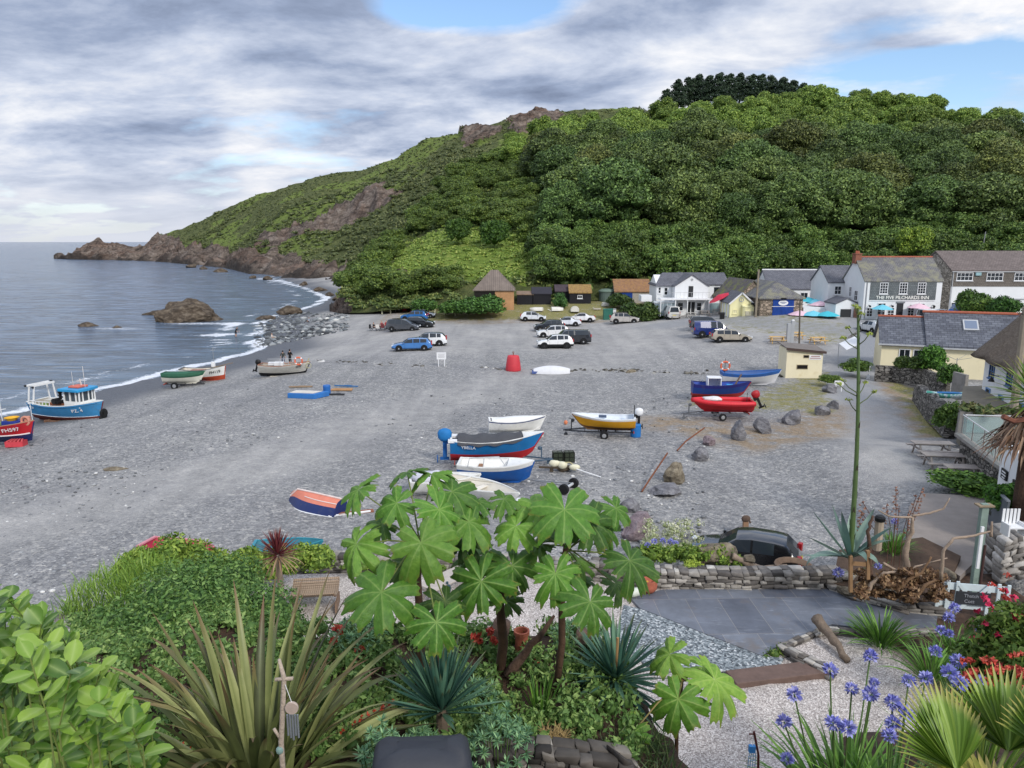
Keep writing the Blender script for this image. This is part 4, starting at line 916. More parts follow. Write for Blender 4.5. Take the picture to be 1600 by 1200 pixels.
# balcony with glass balustrade
dk = thing('balcony', 'stone balcony terrace with a glass balustrade and steel handrail', 'balcony', (0, 0, 0))
e0, e1, e2 = Vector((23.5, 37.3, 2.5)), Vector((21.9, 31.2, 2.5)), Vector((29.5, 36.5, 2.5))
MB().prism([e0 - Vector((0, 0, 2.2)), e1 - Vector((0, 0, 2.2)), e1, e0], (.4, -.1, 0)).build('front_wall', S_dry, dk)
MB().prism([e0, e1, e1 + Vector((8, -1, 0)), e2 + Vector((0, .6, 0))], (0, 0, .12)).build('deck', mat('#9a948c', .85, .15, 2), dk)
MB().beam(e0 + Vector((-.1, .1, .06)), e1 + Vector((-.1, -.1, .06)), .35, .16).build('coping', C_concrete, dk)
n = N('balustrade_glass'); n.b.inputs['Transmission Weight'].default_value = .0; n.base('#bfd2d2'); n.set(.05, 0, .5); tr = n.n('ShaderNodeBsdfTransparent'); mx = n.n('ShaderNodeMixShader', i_0=.30); n.l(tr.outputs[0], mx.inputs[1]); n.l(n.b.outputs[0], mx.inputs[2]); n.l(mx.outputs[0], n.out.inputs[0]); tr.inputs[0].default_value = (.86, .93, .92, 1); M_glass = n.m
M_greenglass = M_glass
bl = MB(); ps = MB(); hr = MB(); z1 = Vector((0, 0, 1.12))
for a, b, k in ((e0, e1, 4), (e0 + Vector((.1, 0, 0)), e2, 3)):
 for i in range(k):
  p0, p1 = a.lerp(b, i / k + .02), a.lerp(b, (i + 1) / k - .02)
  MB().prism([p0 + Vector((0, 0, .2)), p1 + Vector((0, 0, .2)), p1 + Vector((0, 0, 1.05)), p0 + Vector((0, 0, 1.05))], (.012, .012, 0)).build('glass_panel', M_glass, dk)
 for i in range(k + 1): MB().tube([a.lerp(b, i / k), a.lerp(b, i / k) + z1], .025, 6).build('post', C_metal, dk)
 MB().tube([a + z1, b + z1], .035, 6).build('handrail', mat('#d8dadb', .25, .05, metal=.6), dk)
# white house by the right edge
wh = thing('white_house', 'white rendered house at the right edge with a small black sign', 'house', (20.9, 30.3, 0), -.27)
MB().box((5, -3, 2.0), (10, 6, 4.2)).build('wall', W_white, wh); MB().box((-.03, -3, .75), (.05, 5.96, .9)).build('plinth', mat('#46494d', .8), wh)
sg = MB().box((-.05, -.75, 2.9), (.05, .62, .42)).build('sign', mat('#1e2022'), wh)
for z, w in ((3.0, .4), (2.88, .46), (2.76, .3)): MB().box((-.08, -.75, z), (.012, w, .05)).build('illegible_lettering', C_white, sg)
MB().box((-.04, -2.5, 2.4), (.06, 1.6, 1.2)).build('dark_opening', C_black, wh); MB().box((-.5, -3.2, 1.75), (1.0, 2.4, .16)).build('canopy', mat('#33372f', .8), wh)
fp = thing('fence_panel', 'dark grey solid fence panel beside the white house', 'fence', (0, 0, 0)); a, b = gpt(1541, 822, .9), gpt(1556, 868, 1.0)
MB().prism([a, b, b + Vector((.2, 0, 2.1)), a + Vector((0, 0, 1.75))], (.08, 0, 0)).build('panel', mat('#565c62', .7, .1), fp); MB().beam(a + Vector((0, 0, 1.78)), b + Vector((.2, 0, 2.13)), .12, .06).build('capping', mat('#7b8187'), fp)
wb = thing('garden_chair', 'white slatted garden chair on top of the rubble wall', 'chair', at(1580, 828, 22.3)); wb.scale = (.8,) * 3;
for k in range(5): MB().box((-.3 + k * .15, .12, .45), (.1, .03, .8)).build('slat', C_white, wb)
for k in (-.35, .35): MB().box((k, -.15, .1), (.06, .5, .5)).build('leg', C_white, wb)
MB().box((0, -.12, .2), (.72, .5, .05)).build('seat', C_white, wb)
# ------------------------------------------------------------------ sheds below the wood
p = at(741, 468, 121); sh = gable('timber_shed', 'old timber shed with a patchy grey hipped roof and a pine board end', 'shed', p, 0, 6.5, 6, 1.6, 2.9, 'x', P_pine, uvmat('plank', '#8a7d73', '#6a6059', '#4b443f', .5, name='old_roof'), .25, hip=2.9, base=-2)
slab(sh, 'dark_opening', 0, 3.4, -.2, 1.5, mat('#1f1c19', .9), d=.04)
p = at(808, 475, 124); s1 = gable('black_hut', 'low black tarred hut with a shallow rust streaked roof', 'hut', p, 0, 2.7, 3.5, 1.5, .4, 'x', P_black, mat('#7d6a5c', .9, .3, 2, col2='#8f7a62'), .1)
p = at(832, 476, 124); s2 = gable('black_hut', 'taller black tarred hut with a black felt roof', 'hut', p, 0, 3.1, 4, 1.75, .9, 'x', P_black, mat('#33323a', .9, .2, 2), .15)
p = at(868, 474, 126); s3 = gable('black_hut', 'black hut with a dark roof half hidden by a bush', 'hut', p, 0, 2.5, 4, 2.0, .9, 'x', P_black, mat('#4a4046', .9, .2, 2), .15)
p = at(890, 475, 124.5); s4 = gable('black_hut', 'black hut with an orange lichen covered roof and small window', 'hut', p, 0, 3.6, 4, 1.85, 1.15, 'x', P_black, mat('#8b6f4a', .95, .35, 3, .3, col2='#a58a4a', c2=(.5, .62)), .15); window(s4, 1.35, .95, .75, .5, 2, 1)
p = at(936, 474, 126); tk = thing('green_tank', 'rounded green grey water tank between the huts', 'tank', p); MB().lathe([(1.3, -.3), (1.3, 1.9)], (1.4, 1.2, 0), 20).build('tank_body', mat('#5b6a64', .7, .2, 1), tk); MB().lathe([(1.42, 1.88), (1.42, 2.05), (1.0, 2.35), (.1, 2.45)], (1.4, 1.2, 0), 20).build('tank_lid', mat('#66786c', .7, .2), tk)
p = at(961, 475, 125); s5 = gable('net_store', 'store with blue doors under a rusty orange roof', 'shed', p, 0, 5.9, 5, 2.1, 1.8, 'x', mat('#a39d93', .9, .2, 2), mat('#87664f', .95, .3, 2, .3, col2='#9c7748', c2=(.45, .65)), .2); slab(s5, 'door', .5, 2.9, .3, 2.0, P_blue)
p = gb(953, 502); gbx = thing('storage_bin', 'green metal storage bin among the bushes', 'bin', (p.x - .7, p.y + 1.2, p.z)); MB().box((.8, .5, .85), (1.9, 1, 1.7)).build('bin_body', mat('#2f6a5c', .6, .15), gbx, bevel=.03); MB().box((.8, .5, 1.73), (2.0, 1.1, .08)).build('lid', mat('#3a7a69', .6), gbx); MB().box((1.55, -.03, 1.5), (.45, .04, .7)).build('notice', C_white, gbx)
# posts, poles, signs
def pole(label, base, top, r, m=None, arms=0):
 o = thing('utility_pole', label, 'pole', base); v = Vector(top) - Vector(base)
 MB().tube([(0, 0, -.4), v], [r, r * .75], 8).build('post', m or mat('#8c8272', .9, .25, 1.5, .3), o); MB().beam(v * .93 - Vector((.35, 0, 0)), v * .93 + Vector((.35, 0, 0)), .06).build('crossbar', C_dark, o); return o
pole('tall timber pole beside the yellow cabin', at(1180, 500, 100.5), at(1185.5, 421, 100.5), .17)
pole('tall dark pole behind the cream hut', at(1249, 537, 78), at(1250, 471, 78), .10, mat('#5d564c', .9))
pole('leaning grey timber pole at the right edge by the thatched cottage', at(1586, 625, 36), at(1603, 480, 36), .19)
pole('thin pole in the trees above the long building', at(1533, 404, 128), at(1540, 362, 128), .09, C_grey)
o = thing('info_pillar', 'pale grey steel pillar behind the cream hut', 'pillar', gb(1233, 537)); MB().box((-.15, 0, 1.1), (.42, .4, 2.5)).box((.27, .02, 1.25), (.38, .34, 2.8)).build('cabinet', mat('#a4a7aa', .4, .08), o, bevel=.02); MB().ball((.27, 0, 2.7), (.18, .18, .12)).build('cap', C_white, o)
def board(name, label, px, py, w, h, ph, m, legm, txt=None, cat='sign', group=None):
 p = gb(px, py); o = thing(name, label, cat, p, U(-.1, .1), group)
 MB().box((0, 0, ph + h / 2), (w, .04, h)).build('board', m, o)
 for x in (-w * .32, w * .32): MB().box((x, .04, ph / 2 + h * .2), (.07, .05, ph + h * .5)).build('leg', legm, o)
 return o
o = board('notice_board', 'white notice board on splayed white legs on the open shingle', 690, 573, .95, .72, .75, C_white, C_white)
for k in range(4): MB().box((0, -.025, 1.3 - k * .12), (.7 - .08 * (k % 2), .008, .035)).build('illegible_lettering', mat('#9a9a9e'), o)
o = board('warning_sign', 'white warning sign with a red panel beside the bench', 621, 487, .95, 1.15, .75, C_white, C_white); MB().box((.05, -.03, 1.15), (.6, .01, .5)).build('red_panel', C_red, o); MB().box((0, -.03, 1.6), (.7, .01, .1)).box((0, -.03, 1.75), (.5, .01, .08)).build('illegible_lettering', mat('#b07074'), o)
o = board('lifebelt_board', 'red lifebelt board next to the white warning sign', 632, 487, .95, .9, .95, mat('#cf3f4c', .5, .08), mat('#c23844')); MB().box((0, -.03, 1.5), (.5, .01, .3)).build('panel', mat('#e0808a'), o); MB().box((0, -.02, .5), (.6, .05, .6)).build('lower_panel', mat('#b93040'), o)
o = thing('marker_post', 'thin pale marker post right of the benches', 'post', gb(711, 494)); MB().box((0, 0, .55), (.07, .07, 1.3)).build('post', mat('#c9c7a5'), o); MB().box((0, -.03, 1.25), (.28, .05, .4)).build('plate', mat('#dcdcc0'), o)
o = thing('marker_post', 'short white post beside the path to the timber shed', 'post', gb(799, 480)); MB().box((0, 0, .2), (.28, .28, 1.0)).ball((0, 0, .75), (.2, .2, .12)).build('post', mat('#e4e3c8'), o)
def bench(label, px, py):
 o = thing('park_bench', label, 'bench', gb(px, py), 0)
 for x in (-.75, .75): MB().box((x, .0, .3), (.16, .6, .75)).ball((x, -.05, .75), (.1, .32, .12)).build('side', mat('#c8c6a8', .8), o)
 MB().box((0, 0, .42), (1.4, .45, .06)).build('seat', mat('#6d6a45', .8), o); MB().box((0, .22, .75), (1.4, .05, .4)).build('backrest', mat('#6d6a45', .8), o)
bench('olive park bench with pale ends, left of the warning signs', 604, 490); bench('olive park bench with pale ends, right of the blue parked car', 687, 491.5)
def parasol(label, p, r, m, h=2.3):
 o = thing('parasol', label, 'parasol', p); rings = []
 for rr, z in ((.03, h + .35), (r * .5, h + .12), (r, h - .22)): rings.append([(rr * cos(t), rr * sin(t), z - .03 * (k % 2) * (rr > .1)) for k, t in enumerate([pi * j / 8 for j in range(16)])])
 MB().loft(rings, cap=False).build('canopy', m, o); MB().tube([(0, 0, -.3), (0, 0, h + .45)], .03, 6).build('pole', C_alu, o); MB().lathe([(.3, -.1), (.3, .06)], n=10).build('base', C_grey, o)
tq = mat('#3fb4c4', .7, .06); tq2 = mat('#6fc3d6', .7, .06); pk = mat('#e3bfcb', .7, .05)
for px, py, Y, r, m, lb_ in ((1263, 468, 106, 1.5, tq, 'turquoise parasol highest on the terrace, left of the pale blue one'), (1274, 471, 105, 1.4, tq2, 'pale blue parasol between the turquoise and pink ones on the upper terrace'), (1281, 474, 104, 1.6, pk, 'pink parasol on the upper terrace'),
       (1250, 489, 100, 1.6, pk, 'pink parasol beside the blue boathouse doors'), (1271, 489.5, 99, 1.6, tq2, 'pale blue parasol in the middle of the lower terrace'), (1293, 490, 98, 1.6, tq, 'turquoise parasol at the right of the lower terrace'),
       (1379, 480, 95.5, 1.35, tq2, 'pale blue parasol in front of the inn windows'), (1436, 478, 95.5, 1.4, pk, 'pink parasol in front of the inn, right of the door')):
 q = at(px, py, Y); parasol(lb_, (q.x, q.y, q.z - 2.3), r, m)
o = thing('parasol', 'tilted red parasol beside the cafe', 'parasol', at(1123, 492, 108)); mr = Matrix.Translation((0, 0, 2.5)) @ Matrix.Rotation(-.5, 4, 'Y'); k = MB(); k.loft([[(rr * cos(t), rr * sin(t), z) for t in [pi * j / 4 for j in range(8)]] for rr, z in ((.05, .5), (1.7, 0))], cap=False); k.xf(mr).build('canopy', mat('#c4253f', .6), o); MB().tube([(0, 0, 0), (.1, 0, 2.6)], .04).build('pole', C_grey, o)
def picnic(label, p, rz, m, L=1.8, group=None):
 o = thing('picnic_table', label, 'picnic table', p, rz, group)
 MB().box((0, 0, .74), (L, .72, .05)).build('tabletop', m, o, bevel=.01)
 for s in (-1, 1):
  MB().box((0, s * .72, .44), (L, .26, .05)).build('bench_seat', m, o, bevel=.01)
  MB().beam((s * L * .36, -.6, 0), (s * L * .36, -.25, .72), .09, .05).beam((s * L * .36, .6, 0), (s * L * .36, .25, .72), .09, .05).box((s * L * .36, 0, .4), (.05, 1.6, .09)).build('leg', m, o)
 return o
tp = mat('#cfa968', .7, .15, 3); tg = mat('#9b928c', .85, .2, 4, .3)
for px, py, lb_ in ((1214, 536, 'new yellow picnic table left of the steel pillar'), (1242, 529, 'new yellow picnic table just right of the steel pillar'), (1277, 537, 'new yellow picnic table behind the right end of the cream hut')): picnic(lb_, gb(px, py), U(-.2, .4), tp)
for px, py, rz, lb_ in ((1455, 712, -.1, 'weathered grey picnic table farthest from the white house'), (1474, 732, -.15, 'middle one of the weathered grey picnic tables below the balcony'), (1510, 752, -.12, 'weathered grey picnic table nearest the white house')):
 p = gb(px, py); picnic(lb_, p, rz, tg, 2.1)
# terrace benches, people and furniture in front of cafe and boathouse
def fence(name, label, pts, h, n_rails, m, step=1.8):
 o = thing(name, label, 'fence', (0, 0, 0)); P = [Vector(q) for q in pts]; r = MB()
 for a, b in zip(P[:-1], P[1:]):
  k = max(1, round((b - a).length / step))
  for i in range(k + 1): MB().box(a.lerp(b, i / k) + Vector((0, 0, h * .45)), (.12, .12, h * 1.15)).build('post', m, o)
  for j in range(n_rails): z = Vector((0, -.08, h * (j + .8) / n_rails)); r.beam(a + z, b + z, .05, .12)
 r.build('rails', m, o); return o
fw = mat('#8a7d6a', .9, .25, 3)
fence('timber_fence', 'timber post and rail fence in front of the boathouse', [gpt(1190, 515, .7), gpt(1240, 516, .7), gpt(1330, 512, 1.2)], 1.2, 3, fw)
fence('wire_fence', 'thin grey fence between the cars and the boathouse grass', [gpt(1168, 525, .5), gpt(1232, 527, .5)], 1.0, 2, mat('#8f8f88'))
wall('terrace_wall', 'low dark stone wall below the parasols', [gpt(1212, 508, .9), gpt(1300, 506, 1.2)], .8, .6, S_house, jag=.1)
wall('stub_wall', 'short stone wall beside the parked cars', [gpt(1152, 508, .6), gpt(1172, 520, .5)], .9, .5, S_dry, jag=.1)
tag(MB().box(at(1277, 480, 102) + Vector((0, 1, -1.0)), (4.2, 3.0, 2.0)).build('terrace_block', W_white), 'white walled upper terrace behind the lower parasols', 'terrace')
wall('road_wall', 'low grey wall beside the road below the inn', [gpt(1298, 540, .4), gpt(1326, 536, .6), gpt(1350, 520, 1.3)], .7, .4, S_dry, jag=.1)
o = thing('sail_shade', 'white canvas sail shade beside the road', 'sail shade', (0, 0, 0)); a, b, c_, d_ = at(1311, 537, 75), at(1338, 525, 77), at(1343, 538, 73), at(1323, 547, 72)
MB().prism([a, b, c_, d_], (0, 0, .03)).build('canvas', C_white, o); MB().tube([a, (a.x, a.y, .2)], .04).tube([c_, (c_.x, c_.y, .2)], .04).build('poles', C_alu, o)
o = board('white_sign', 'small blank white sign on a post beside the track boulders', 1310, 613, .75, .4, .6, C_white, C_white)
o = thing('paddle', 'white paddle standing against the stone wall', 'paddle', gb(1356, 592)); MB().tube([(0, 0, 0), (.1, 0, 1.2)], .03).box((0, 0, .15), (.3, .05, .5)).build('paddle_blade', C_white, o)
o = thing('clothes_line', 'rotary clothes line in front of the bungalow', 'clothes line', gpt(1492, 592, .4)); MB().tube([(0, 0, 0), (0, 0, 1.9)], .03).build('pole', C_grey, o)
for k in range(4): MB().tube([(0, 0, 1.7), (1.3 * cos(k * 1.57 + .5), 1.3 * sin(k * 1.57 + .5), 2.1)], .015).build('arm', C_grey, o)
o = thing('umbrella_tent', 'blue and grey folded parasol tent by the long building', 'tent', at(1497, 493, 92)); MB().lathe([(1.1, -.3), (1.15, .55), (1.0, .8)], n=14).build('skirt', mat('#2763a8', .6, .1), o); MB().lathe([(1.0, .8), (.75, 1.35), (.3, 1.65), (.02, 1.75)], n=14).build('dome', mat('#7d8ca6', .5, .1), o)
# bushes of the village
bushp = [make_tree('bush', 1.0, 1.5, 12, .45, .16, 700, 400 + i, leafmat('#2d4220', '#476330', '#71894a', scale=1.), trunk=False) for i in range(2)]
for b_ in bushp: b_['category'] = 'bush'
ub = set()
def bush(label, p, s, col, group=None, name='bush'):
 b_ = random.choice(bushp); o = b_ if b_.name not in ub else copytree(b_); ub.add(b_.name); o.name = name; o.location = p; o.rotation_euler = (0, 0, U(0, 6)); o.scale = s if isinstance(s, tuple) else (s,) * 3; o['label'] = label; at_color(o, col)
 if group: o['group'] = group
 return o
for px, py, Y, s, col, lb_ in ((1010, 505, 112, (2.5, 1.8, 1.8), (.75, .72, .6), 'large olive bush between the silver car and the white van'), (985, 503, 114, (1.8, 1.5, 1.7), (.6, .65, .55), 'dark bush beside the green storage bin'), (968, 480, 121, (2.0, 1.6, 1.3), (.7, .7, .6), 'grey green bush in front of the blue door store'),
                               (760, 492, 117, (3.0, 2.2, 1.75), (.75, 1, .7), 'big rounded green bush left of the path to the timber shed'), (735, 493, 117, (2.8, 2.2, 1.6), (.7, .95, .65), 'green bush left of the big rounded one'), (705, 492, 118, (2.8, 2.0, 1.3), (.8, 1, .6), 'low green bush behind the right bench'),
                               (660, 488, 121, (2.8, 2.0, 1.3), (.75, .95, .6), 'spreading bush behind the blue parked car'), (876, 482, 122, (1.0, .9, 1.5), (.7, .95, .85), 'narrow blue green bush between the black huts'),
                               (1518, 492, 90, (1.9, 1.6, 1.7), (.8, .9, .55), 'tall loose bush in front of the long building'), (1538, 495, 88, (1.8, 1.5, 1.25), (1.3, 1.25, .75), 'yellow green bush right of the tall loose one'), (1569, 494, 85, (1.6, 1.4, 1.3), (.6, .85, .5), 'small dark bush behind the thatch'),
                               (1458, 580, 63, (1.15, 1.0, 1.3), (.95, 1.3, .65), 'bright green bush growing over the stone wall by the bungalow'), (1440, 578, 64, (1.5, .9, .8), (.75, .75, .5), 'straggly olive bush on top of the stone wall'), (1418, 577, 65, (1.2, .8, .7), (.8, .75, .55), 'brownish bush at the left end of the wall top'),
                               (1485, 601, 58, (.95, .8, 1.0), (.8, 1.0, .6), 'clipped round bush above the blue kayak'), (1484, 672, 42, (.8, .7, 1.0), (.85, .9, .5), 'weedy bush at the near end of the curving wall'), (1508, 768, 32.5, (1.5, .8, .6), (1.1, 1.25, .7), 'low green bed in front of the picnic tables, around a white upturned hull'),
                               (1337, 580, 68, (1.3, 1.0, .7), (1.0, 1.0, .6), 'low bush at the road edge right of the cream hut'), (1297, 596, 63, (1.0, .7, .4), (1.2, 1.1, .6), 'tuft of grass at the right foot of the cream hut'), (1578, 800, 27, (.5, .8, .7), (.8, 1.2, .6), 'green bush behind the dark grey fence panel')):
 q = at(px, py, Y); bush(lb_, (q.x, q.y, q.z - .15), s, col)
bl = [((25.8 + 4.2 * t + U(-.3, .3), 40.7 - 2.0 * t + U(-.3, .3), 3.1), (.35, .35, .35), 30, .22) for t in rng.random(26)]
tag(cloudmesh('trailing_plants', bl, leafmat('#37482a', '#5a6a3d', '#8a7a52', scale=1.)), 'trailing plants along the top of the concrete retaining wall', 'plants')
# ------------------------------------------------------------------ cars
def paint(c): return mat(c, .2, .05, 1., coat=1., spec=.5, name='car_paint')
T_black = mat('#17181a', .85, .15, 6); T_rim = mat('#a9abad', .4, .1, metal=.5); L_red = mat('#a01a1e', .3); L_head = mat('#d3d9de', .15)
CARG = glassm('#2a3138', .05)
KIND = {  # (fraction from the nose, height, top glass from here, side glass from here)
 'hatch': (4.05, 1.74, 1.47, [(0, .55, 0, 0), (.02, .68, 0, 0), (.12, .82, 0, 0), (.27, .95, 1, 1), (.43, 1.40, 0, 1), (.56, 1.47, 0, 0), (.58, 1.47, 0, 1), (.76, 1.45, 0, 0), (.86, 1.40, 1, 0), (.965, .98, 0, 0), (1, .72, 0, 0)]),
 'estate': (4.65, 1.78, 1.46, [(0, .55, 0, 0), (.02, .66, 0, 0), (.12, .80, 0, 0), (.27, .93, 1, 1), (.40, 1.37, 0, 1), (.52, 1.45, 0, 0), (.535, 1.45, 0, 1), (.69, 1.45, 0, 0), (.705, 1.45, 0, 1), (.86, 1.40, 0, 0), (.89, 1.38, 1, 0), (.97, .98, 0, 0), (1, .72, 0, 0)]),
 'suv': (4.35, 1.82, 1.62, [(0, .6, 0, 0), (.02, .82, 0, 0), (.10, .98, 0, 0), (.26, 1.07, 1, 1), (.40, 1.53, 0, 1), (.53, 1.62, 0, 0), (.55, 1.62, 0, 1), (.72, 1.60, 0, 0), (.735, 1.60, 0, 1), (.84, 1.56, 0, 0), (.885, 1.52, 1, 0), (.97, 1.08, 0, 0), (1, .75, 0, 0)]),
 'mpv': (4.75, 1.85, 1.72, [(0, .55, 0, 0), (.02, .75, 0, 0), (.10, .92, 0, 0), (.20, 1.04, 1, 1), (.37, 1.60, 0, 1), (.50, 1.72, 0, 0), (.51, 1.72, 0, 1), (.69, 1.72, 0, 0), (.70, 1.72, 0, 1), (.90, 1.66, 0, 0), (.93, 1.62, 1, 0), (.98, 1.08, 0, 0), (1, .75, 0, 0)]),
 'van': (4.95, 1.92, 1.97, [(0, .6, 0, 0), (.02, .85, 0, 0), (.09, 1.02, 0, 0), (.17, 1.12, 1, 1), (.33, 1.86, 0, 1), (.42, 1.95, 0, 0), (.44, 1.95, 0, 1), (.58, 1.97, 0, 0), (.97, 1.95, 0, 0), (.985, 1.85, 1, 0), (.995, 1.15, 0, 0), (1, .75, 0, 0)]),
 'pickup': (5.2, 1.86, 1.78, [(0, .65, 0, 0), (.02, .92, 0, 0), (.10, 1.06, 0, 0), (.24, 1.14, 1, 1), (.35, 1.68, 0, 1), (.44, 1.78, 0, 0), (.45, 1.78, 0, 1), (.57, 1.76, 0, 0), (.60, 1.76, 0, 1), (.93, 1.74, 0, 0), (.955, 1.7, 1, 0), (.985, 1.12, 0, 0), (1, .8, 0, 0)]),
 'coupe': (4.4, 1.78, 1.40, [(0, .52, 0, 0), (.02, .64, 0, 0), (.12, .80, 0, 0), (.28, .93, 1, 1), (.43, 1.36, 0, 1), (.55, 1.40, 0, 1), (.64, 1.37, 1, 0), (.78, 1.02, 0, 0), (.95, .95, 0, 0), (1, .65, 0, 0)])}
def make_car(kind, label, loc, rz, col, L=None, group='cars parked on the shingle', cat='car', roof=None, trim=False, rack=False, dark_glass=False, name='parked_car', detail=False):
 L0, W, Hc, st = KIND[kind]; L = L or L0; w = W / 2; pm = paint(col)
 t = thing(name, label, cat, loc, rz, group)
 belt = st[3][1] + .02; rings = []
 # refine stations for a smoother outline
 S = []
 for a, b in zip(st[:-1], st[1:]):
  k = 3 if b[0] - a[0] > .05 else 1
  for i in range(k): f = i / k; S.append((a[0] + (b[0] - a[0]) * f, a[1] + (b[1] - a[1]) * f, a[2], a[3]))
 S.append(st[-1])
 for fr, zt, tg, sg in S:
  x = L * (.5 - fr); e = min(1, min(fr, 1 - fr) / .07); ww = w * (.80 + .20 * sqrt(max(0, 1 - (1 - e) ** 2))); zb = min(belt + .10 * max(0, fr - .3), zt - .04); gl = zt - belt
  wt = ww * (.95 - .30 * max(0, gl) / .6 * .62) if gl > .05 else ww * .93
  up = .02 if fr in (0, 1) else .0
  zl = .30 if e < 1 else .22
  half = [(ww * .86, zl), (ww * .98, zl + .12), (ww, min(.58, zt - .12)), (ww * .975, zb), (wt, zt - .05 * min(1, max(gl, .4))), (wt * .86, zt), (0, zt + .025)]
  ring = [Vector((x, y, z)) for y, z in half] + [Vector((x, -y, z)) for y, z in half[-2::-1]]
  rings.append(ring)
 n = len(rings[0]); body = MB(); sideL, sideR, front, rear = MB(), MB(), MB(), MB()
 for i in range(len(rings) - 1):
  for j in range(n - 1):
   q = [rings[i][j], rings[i][j + 1], rings[i + 1][j + 1], rings[i + 1][j]]
   jj = j if j < 6 else 11 - j
   if jj == 3 and S[i][3]: (sideL if j < 6 else sideR).poly(q)
   elif jj == 5 and S[i][2]: (front if S[i][0] < .5 else rear).poly(q)
   else: body.poly(q, 1 if roof and jj >= 4 and .3 < S[i][0] < .99 and rings[i][6].z > belt + .2 else (2 if jj in (0,) or (trim and jj == 1) else 0))
 for r in (rings[0], rings[-1]): body.poly(r)
 # underside
 for i in range(len(rings) - 1): body.poly([rings[i][0], rings[i + 1][0], rings[i + 1][-1], rings[i][-1]], 2)
 bo = body.build('body', [pm, paint(roof) if roof else pm, mat('#1c1d1f', .8)], t, True, fixn=True)
 for m_ in bo.modifiers: pass
 wd = bo.modifiers.new('weld', 'WELD'); wd.merge_threshold = .002
 es = bo.modifiers.new('edges', 'EDGE_SPLIT'); es.split_angle = radians(38)
 for g_, nm in ((front, 'windscreen'), (rear, 'rear_window'), (sideL, 'side_windows'), (sideR, 'side_windows')): g_.build(nm, CARG, t) if g_.f else None
 R = .33 if kind not in ('suv', 'pickup', 'van') else .37
 for fx in (.18, .80):
  for s in (-1, 1):
   x = L * (.5 - fx); y = s * (w + .004)
   MB().lathe([(R + .07, -.02), (R + .07, .012)], (x, y, R + .02), 18, axis='y').build('wheel_arch', mat('#121314', .9), bo)
   wh_ = MB().lathe([(R * .6, -.16), (R, -.12), (R, .03), (R * .72, .045)], (x, y + s * .0, R), 18, axis='y') if s > 0 else MB().lathe([(R * .6, .16), (R, .12), (R, -.03), (R * .72, -.045)], (x, y, R), 18, axis='y')
   wo_ = wh_.build('wheel', T_black, t)
   rm_ = MB(); rm_.lathe([(.02, s * .05), (R * .68, s * .035), (R * .68, s * .0)], (x, y, R), 14, axis='y')
   rm_.build('rim', mat('#2a2b2e', .5) if kind == 'suv' and trim else T_rim, wo_)
 for s in (-1, 1):
  MB().box((L * .5 - .12, s * w * .70, st[1][1] - .02), (.2, w * .36, .16), rot=-s * .3).build('headlight', L_head, t, bevel=.03)
  MB().box((-L * .5 + .10, s * w * .80, belt - .08), (.16, w * .24, .34 if kind != 'coupe' else .16), rot=s * .25).build('taillight', L_red, t, bevel=.02)
  MB().box((L * .5 - L * .30, s * (w + .10), belt + .04), (.12, .2, .14)).build('wing_mirror', pm, t, bevel=.03)
  if rack: MB().tube([(L * .12, s * w * .62, Hc + .05), (-L * .36, s * w * .62, Hc + .02)], .025, 5).build('roof_rail', C_black, t)
  dl = MB()
  for fx in (.33, .555, .70 if kind != 'coupe' else .6): dl.box((L * (.5 - fx), s * (w * .992), .62), (.012, .02, .62))
  dl.build('door_seams', mat('#1a1b1d', .8), bo)
  MB().box((L * (.5 - .50), s * w * .995, .86), (.16, .04, .03)).box((L * (.5 - .66), s * w * .995, .88), (.16, .04, .03)).build('door_handle', pm, bo)
 MB().box((L * .5 - .03, 0, .48), (.06, w * 1.0, .16)).build('grille', C_black, t)
 for x, z in ((L * .5 + .005, .36), (-L * .5 - .005, .70)): MB().box((x, 0, z), (.02, .5, .11)).build('number_plate', mat('#d8d8d0') if x > 0 else mat('#cdbb55'), t)
 return t
def car(kind, px, py, ang, col, label, **k):
 """px,py: picture place of the point on the ground under the car's centre; ang: heading of the nose, degrees anticlockwise from the picture's right"""
 p = gb(px, py); return make_car(kind, label, (p.x, p.y, G(p.x, p.y) - .02), radians(ang), col, **k)
SIL = '#b9bcbe'; WHT = '#e4e6e8'
car('estate', 644, 547, 186, '#3f78b8', 'light blue estate car nearest the sea in the left group', L=4.7)
car('suv', 669, 540, 184, WHT, 'white car with dark windows half hidden behind the light blue estate', roof='#26292c', L=4.6)
car('mpv', 630, 516.5, -6, '#43474d', 'dark grey people carrier beside the picnic group', rack=True, L=4.9)
car('suv', 656, 511.5, -8, '#1c1f24', 'black car parked behind the dark grey people carrier')
car('suv', 648, 501, 176, '#2566a8', 'bright blue car behind the black one')
car('hatch', 661, 496.5, 0, '#9fa9b4', 'silver car hidden behind the bright blue one')
car('hatch', 833, 501, -3, '#d9dde2', 'small white hatchback by the bracken at the left')
car('coupe', 908, 502.5, 178, '#e8e9ea', 'white coupe parked nose left by the bracken')
car('suv', 975, 505, -3, '#b4b0ab', 'silver off-roader parked in front of the green bin', rack=True)
car('coupe', 885, 509, 178, '#dfe3ea', 'white car half hidden behind the black one in the middle group')
car('suv', 858, 517, 184, '#262b33', 'black car in the middle group between two white ones')
car('suv', 864, 527, 184, '#e6e7e8', 'white car with blue tinted windows behind the dark pickup')
car('pickup', 890, 537, 186, '#23272d', 'dark pickup with a canopy in the middle group', cat='pickup')
car('suv', 867, 543.5, 184, '#eceded', 'white crossover with black lower trim at the front of the middle group', trim=True, L=4.3)
car('estate', 1141, 533.5, -3, '#a59d8f', 'silver beige estate car at the right end of the car park', L=4.8)
car('van', 1112, 525.5, 2, '#1d2f6e', 'dark blue van with black wheels next to the silver beige estate', cat='van', name='parked_van')
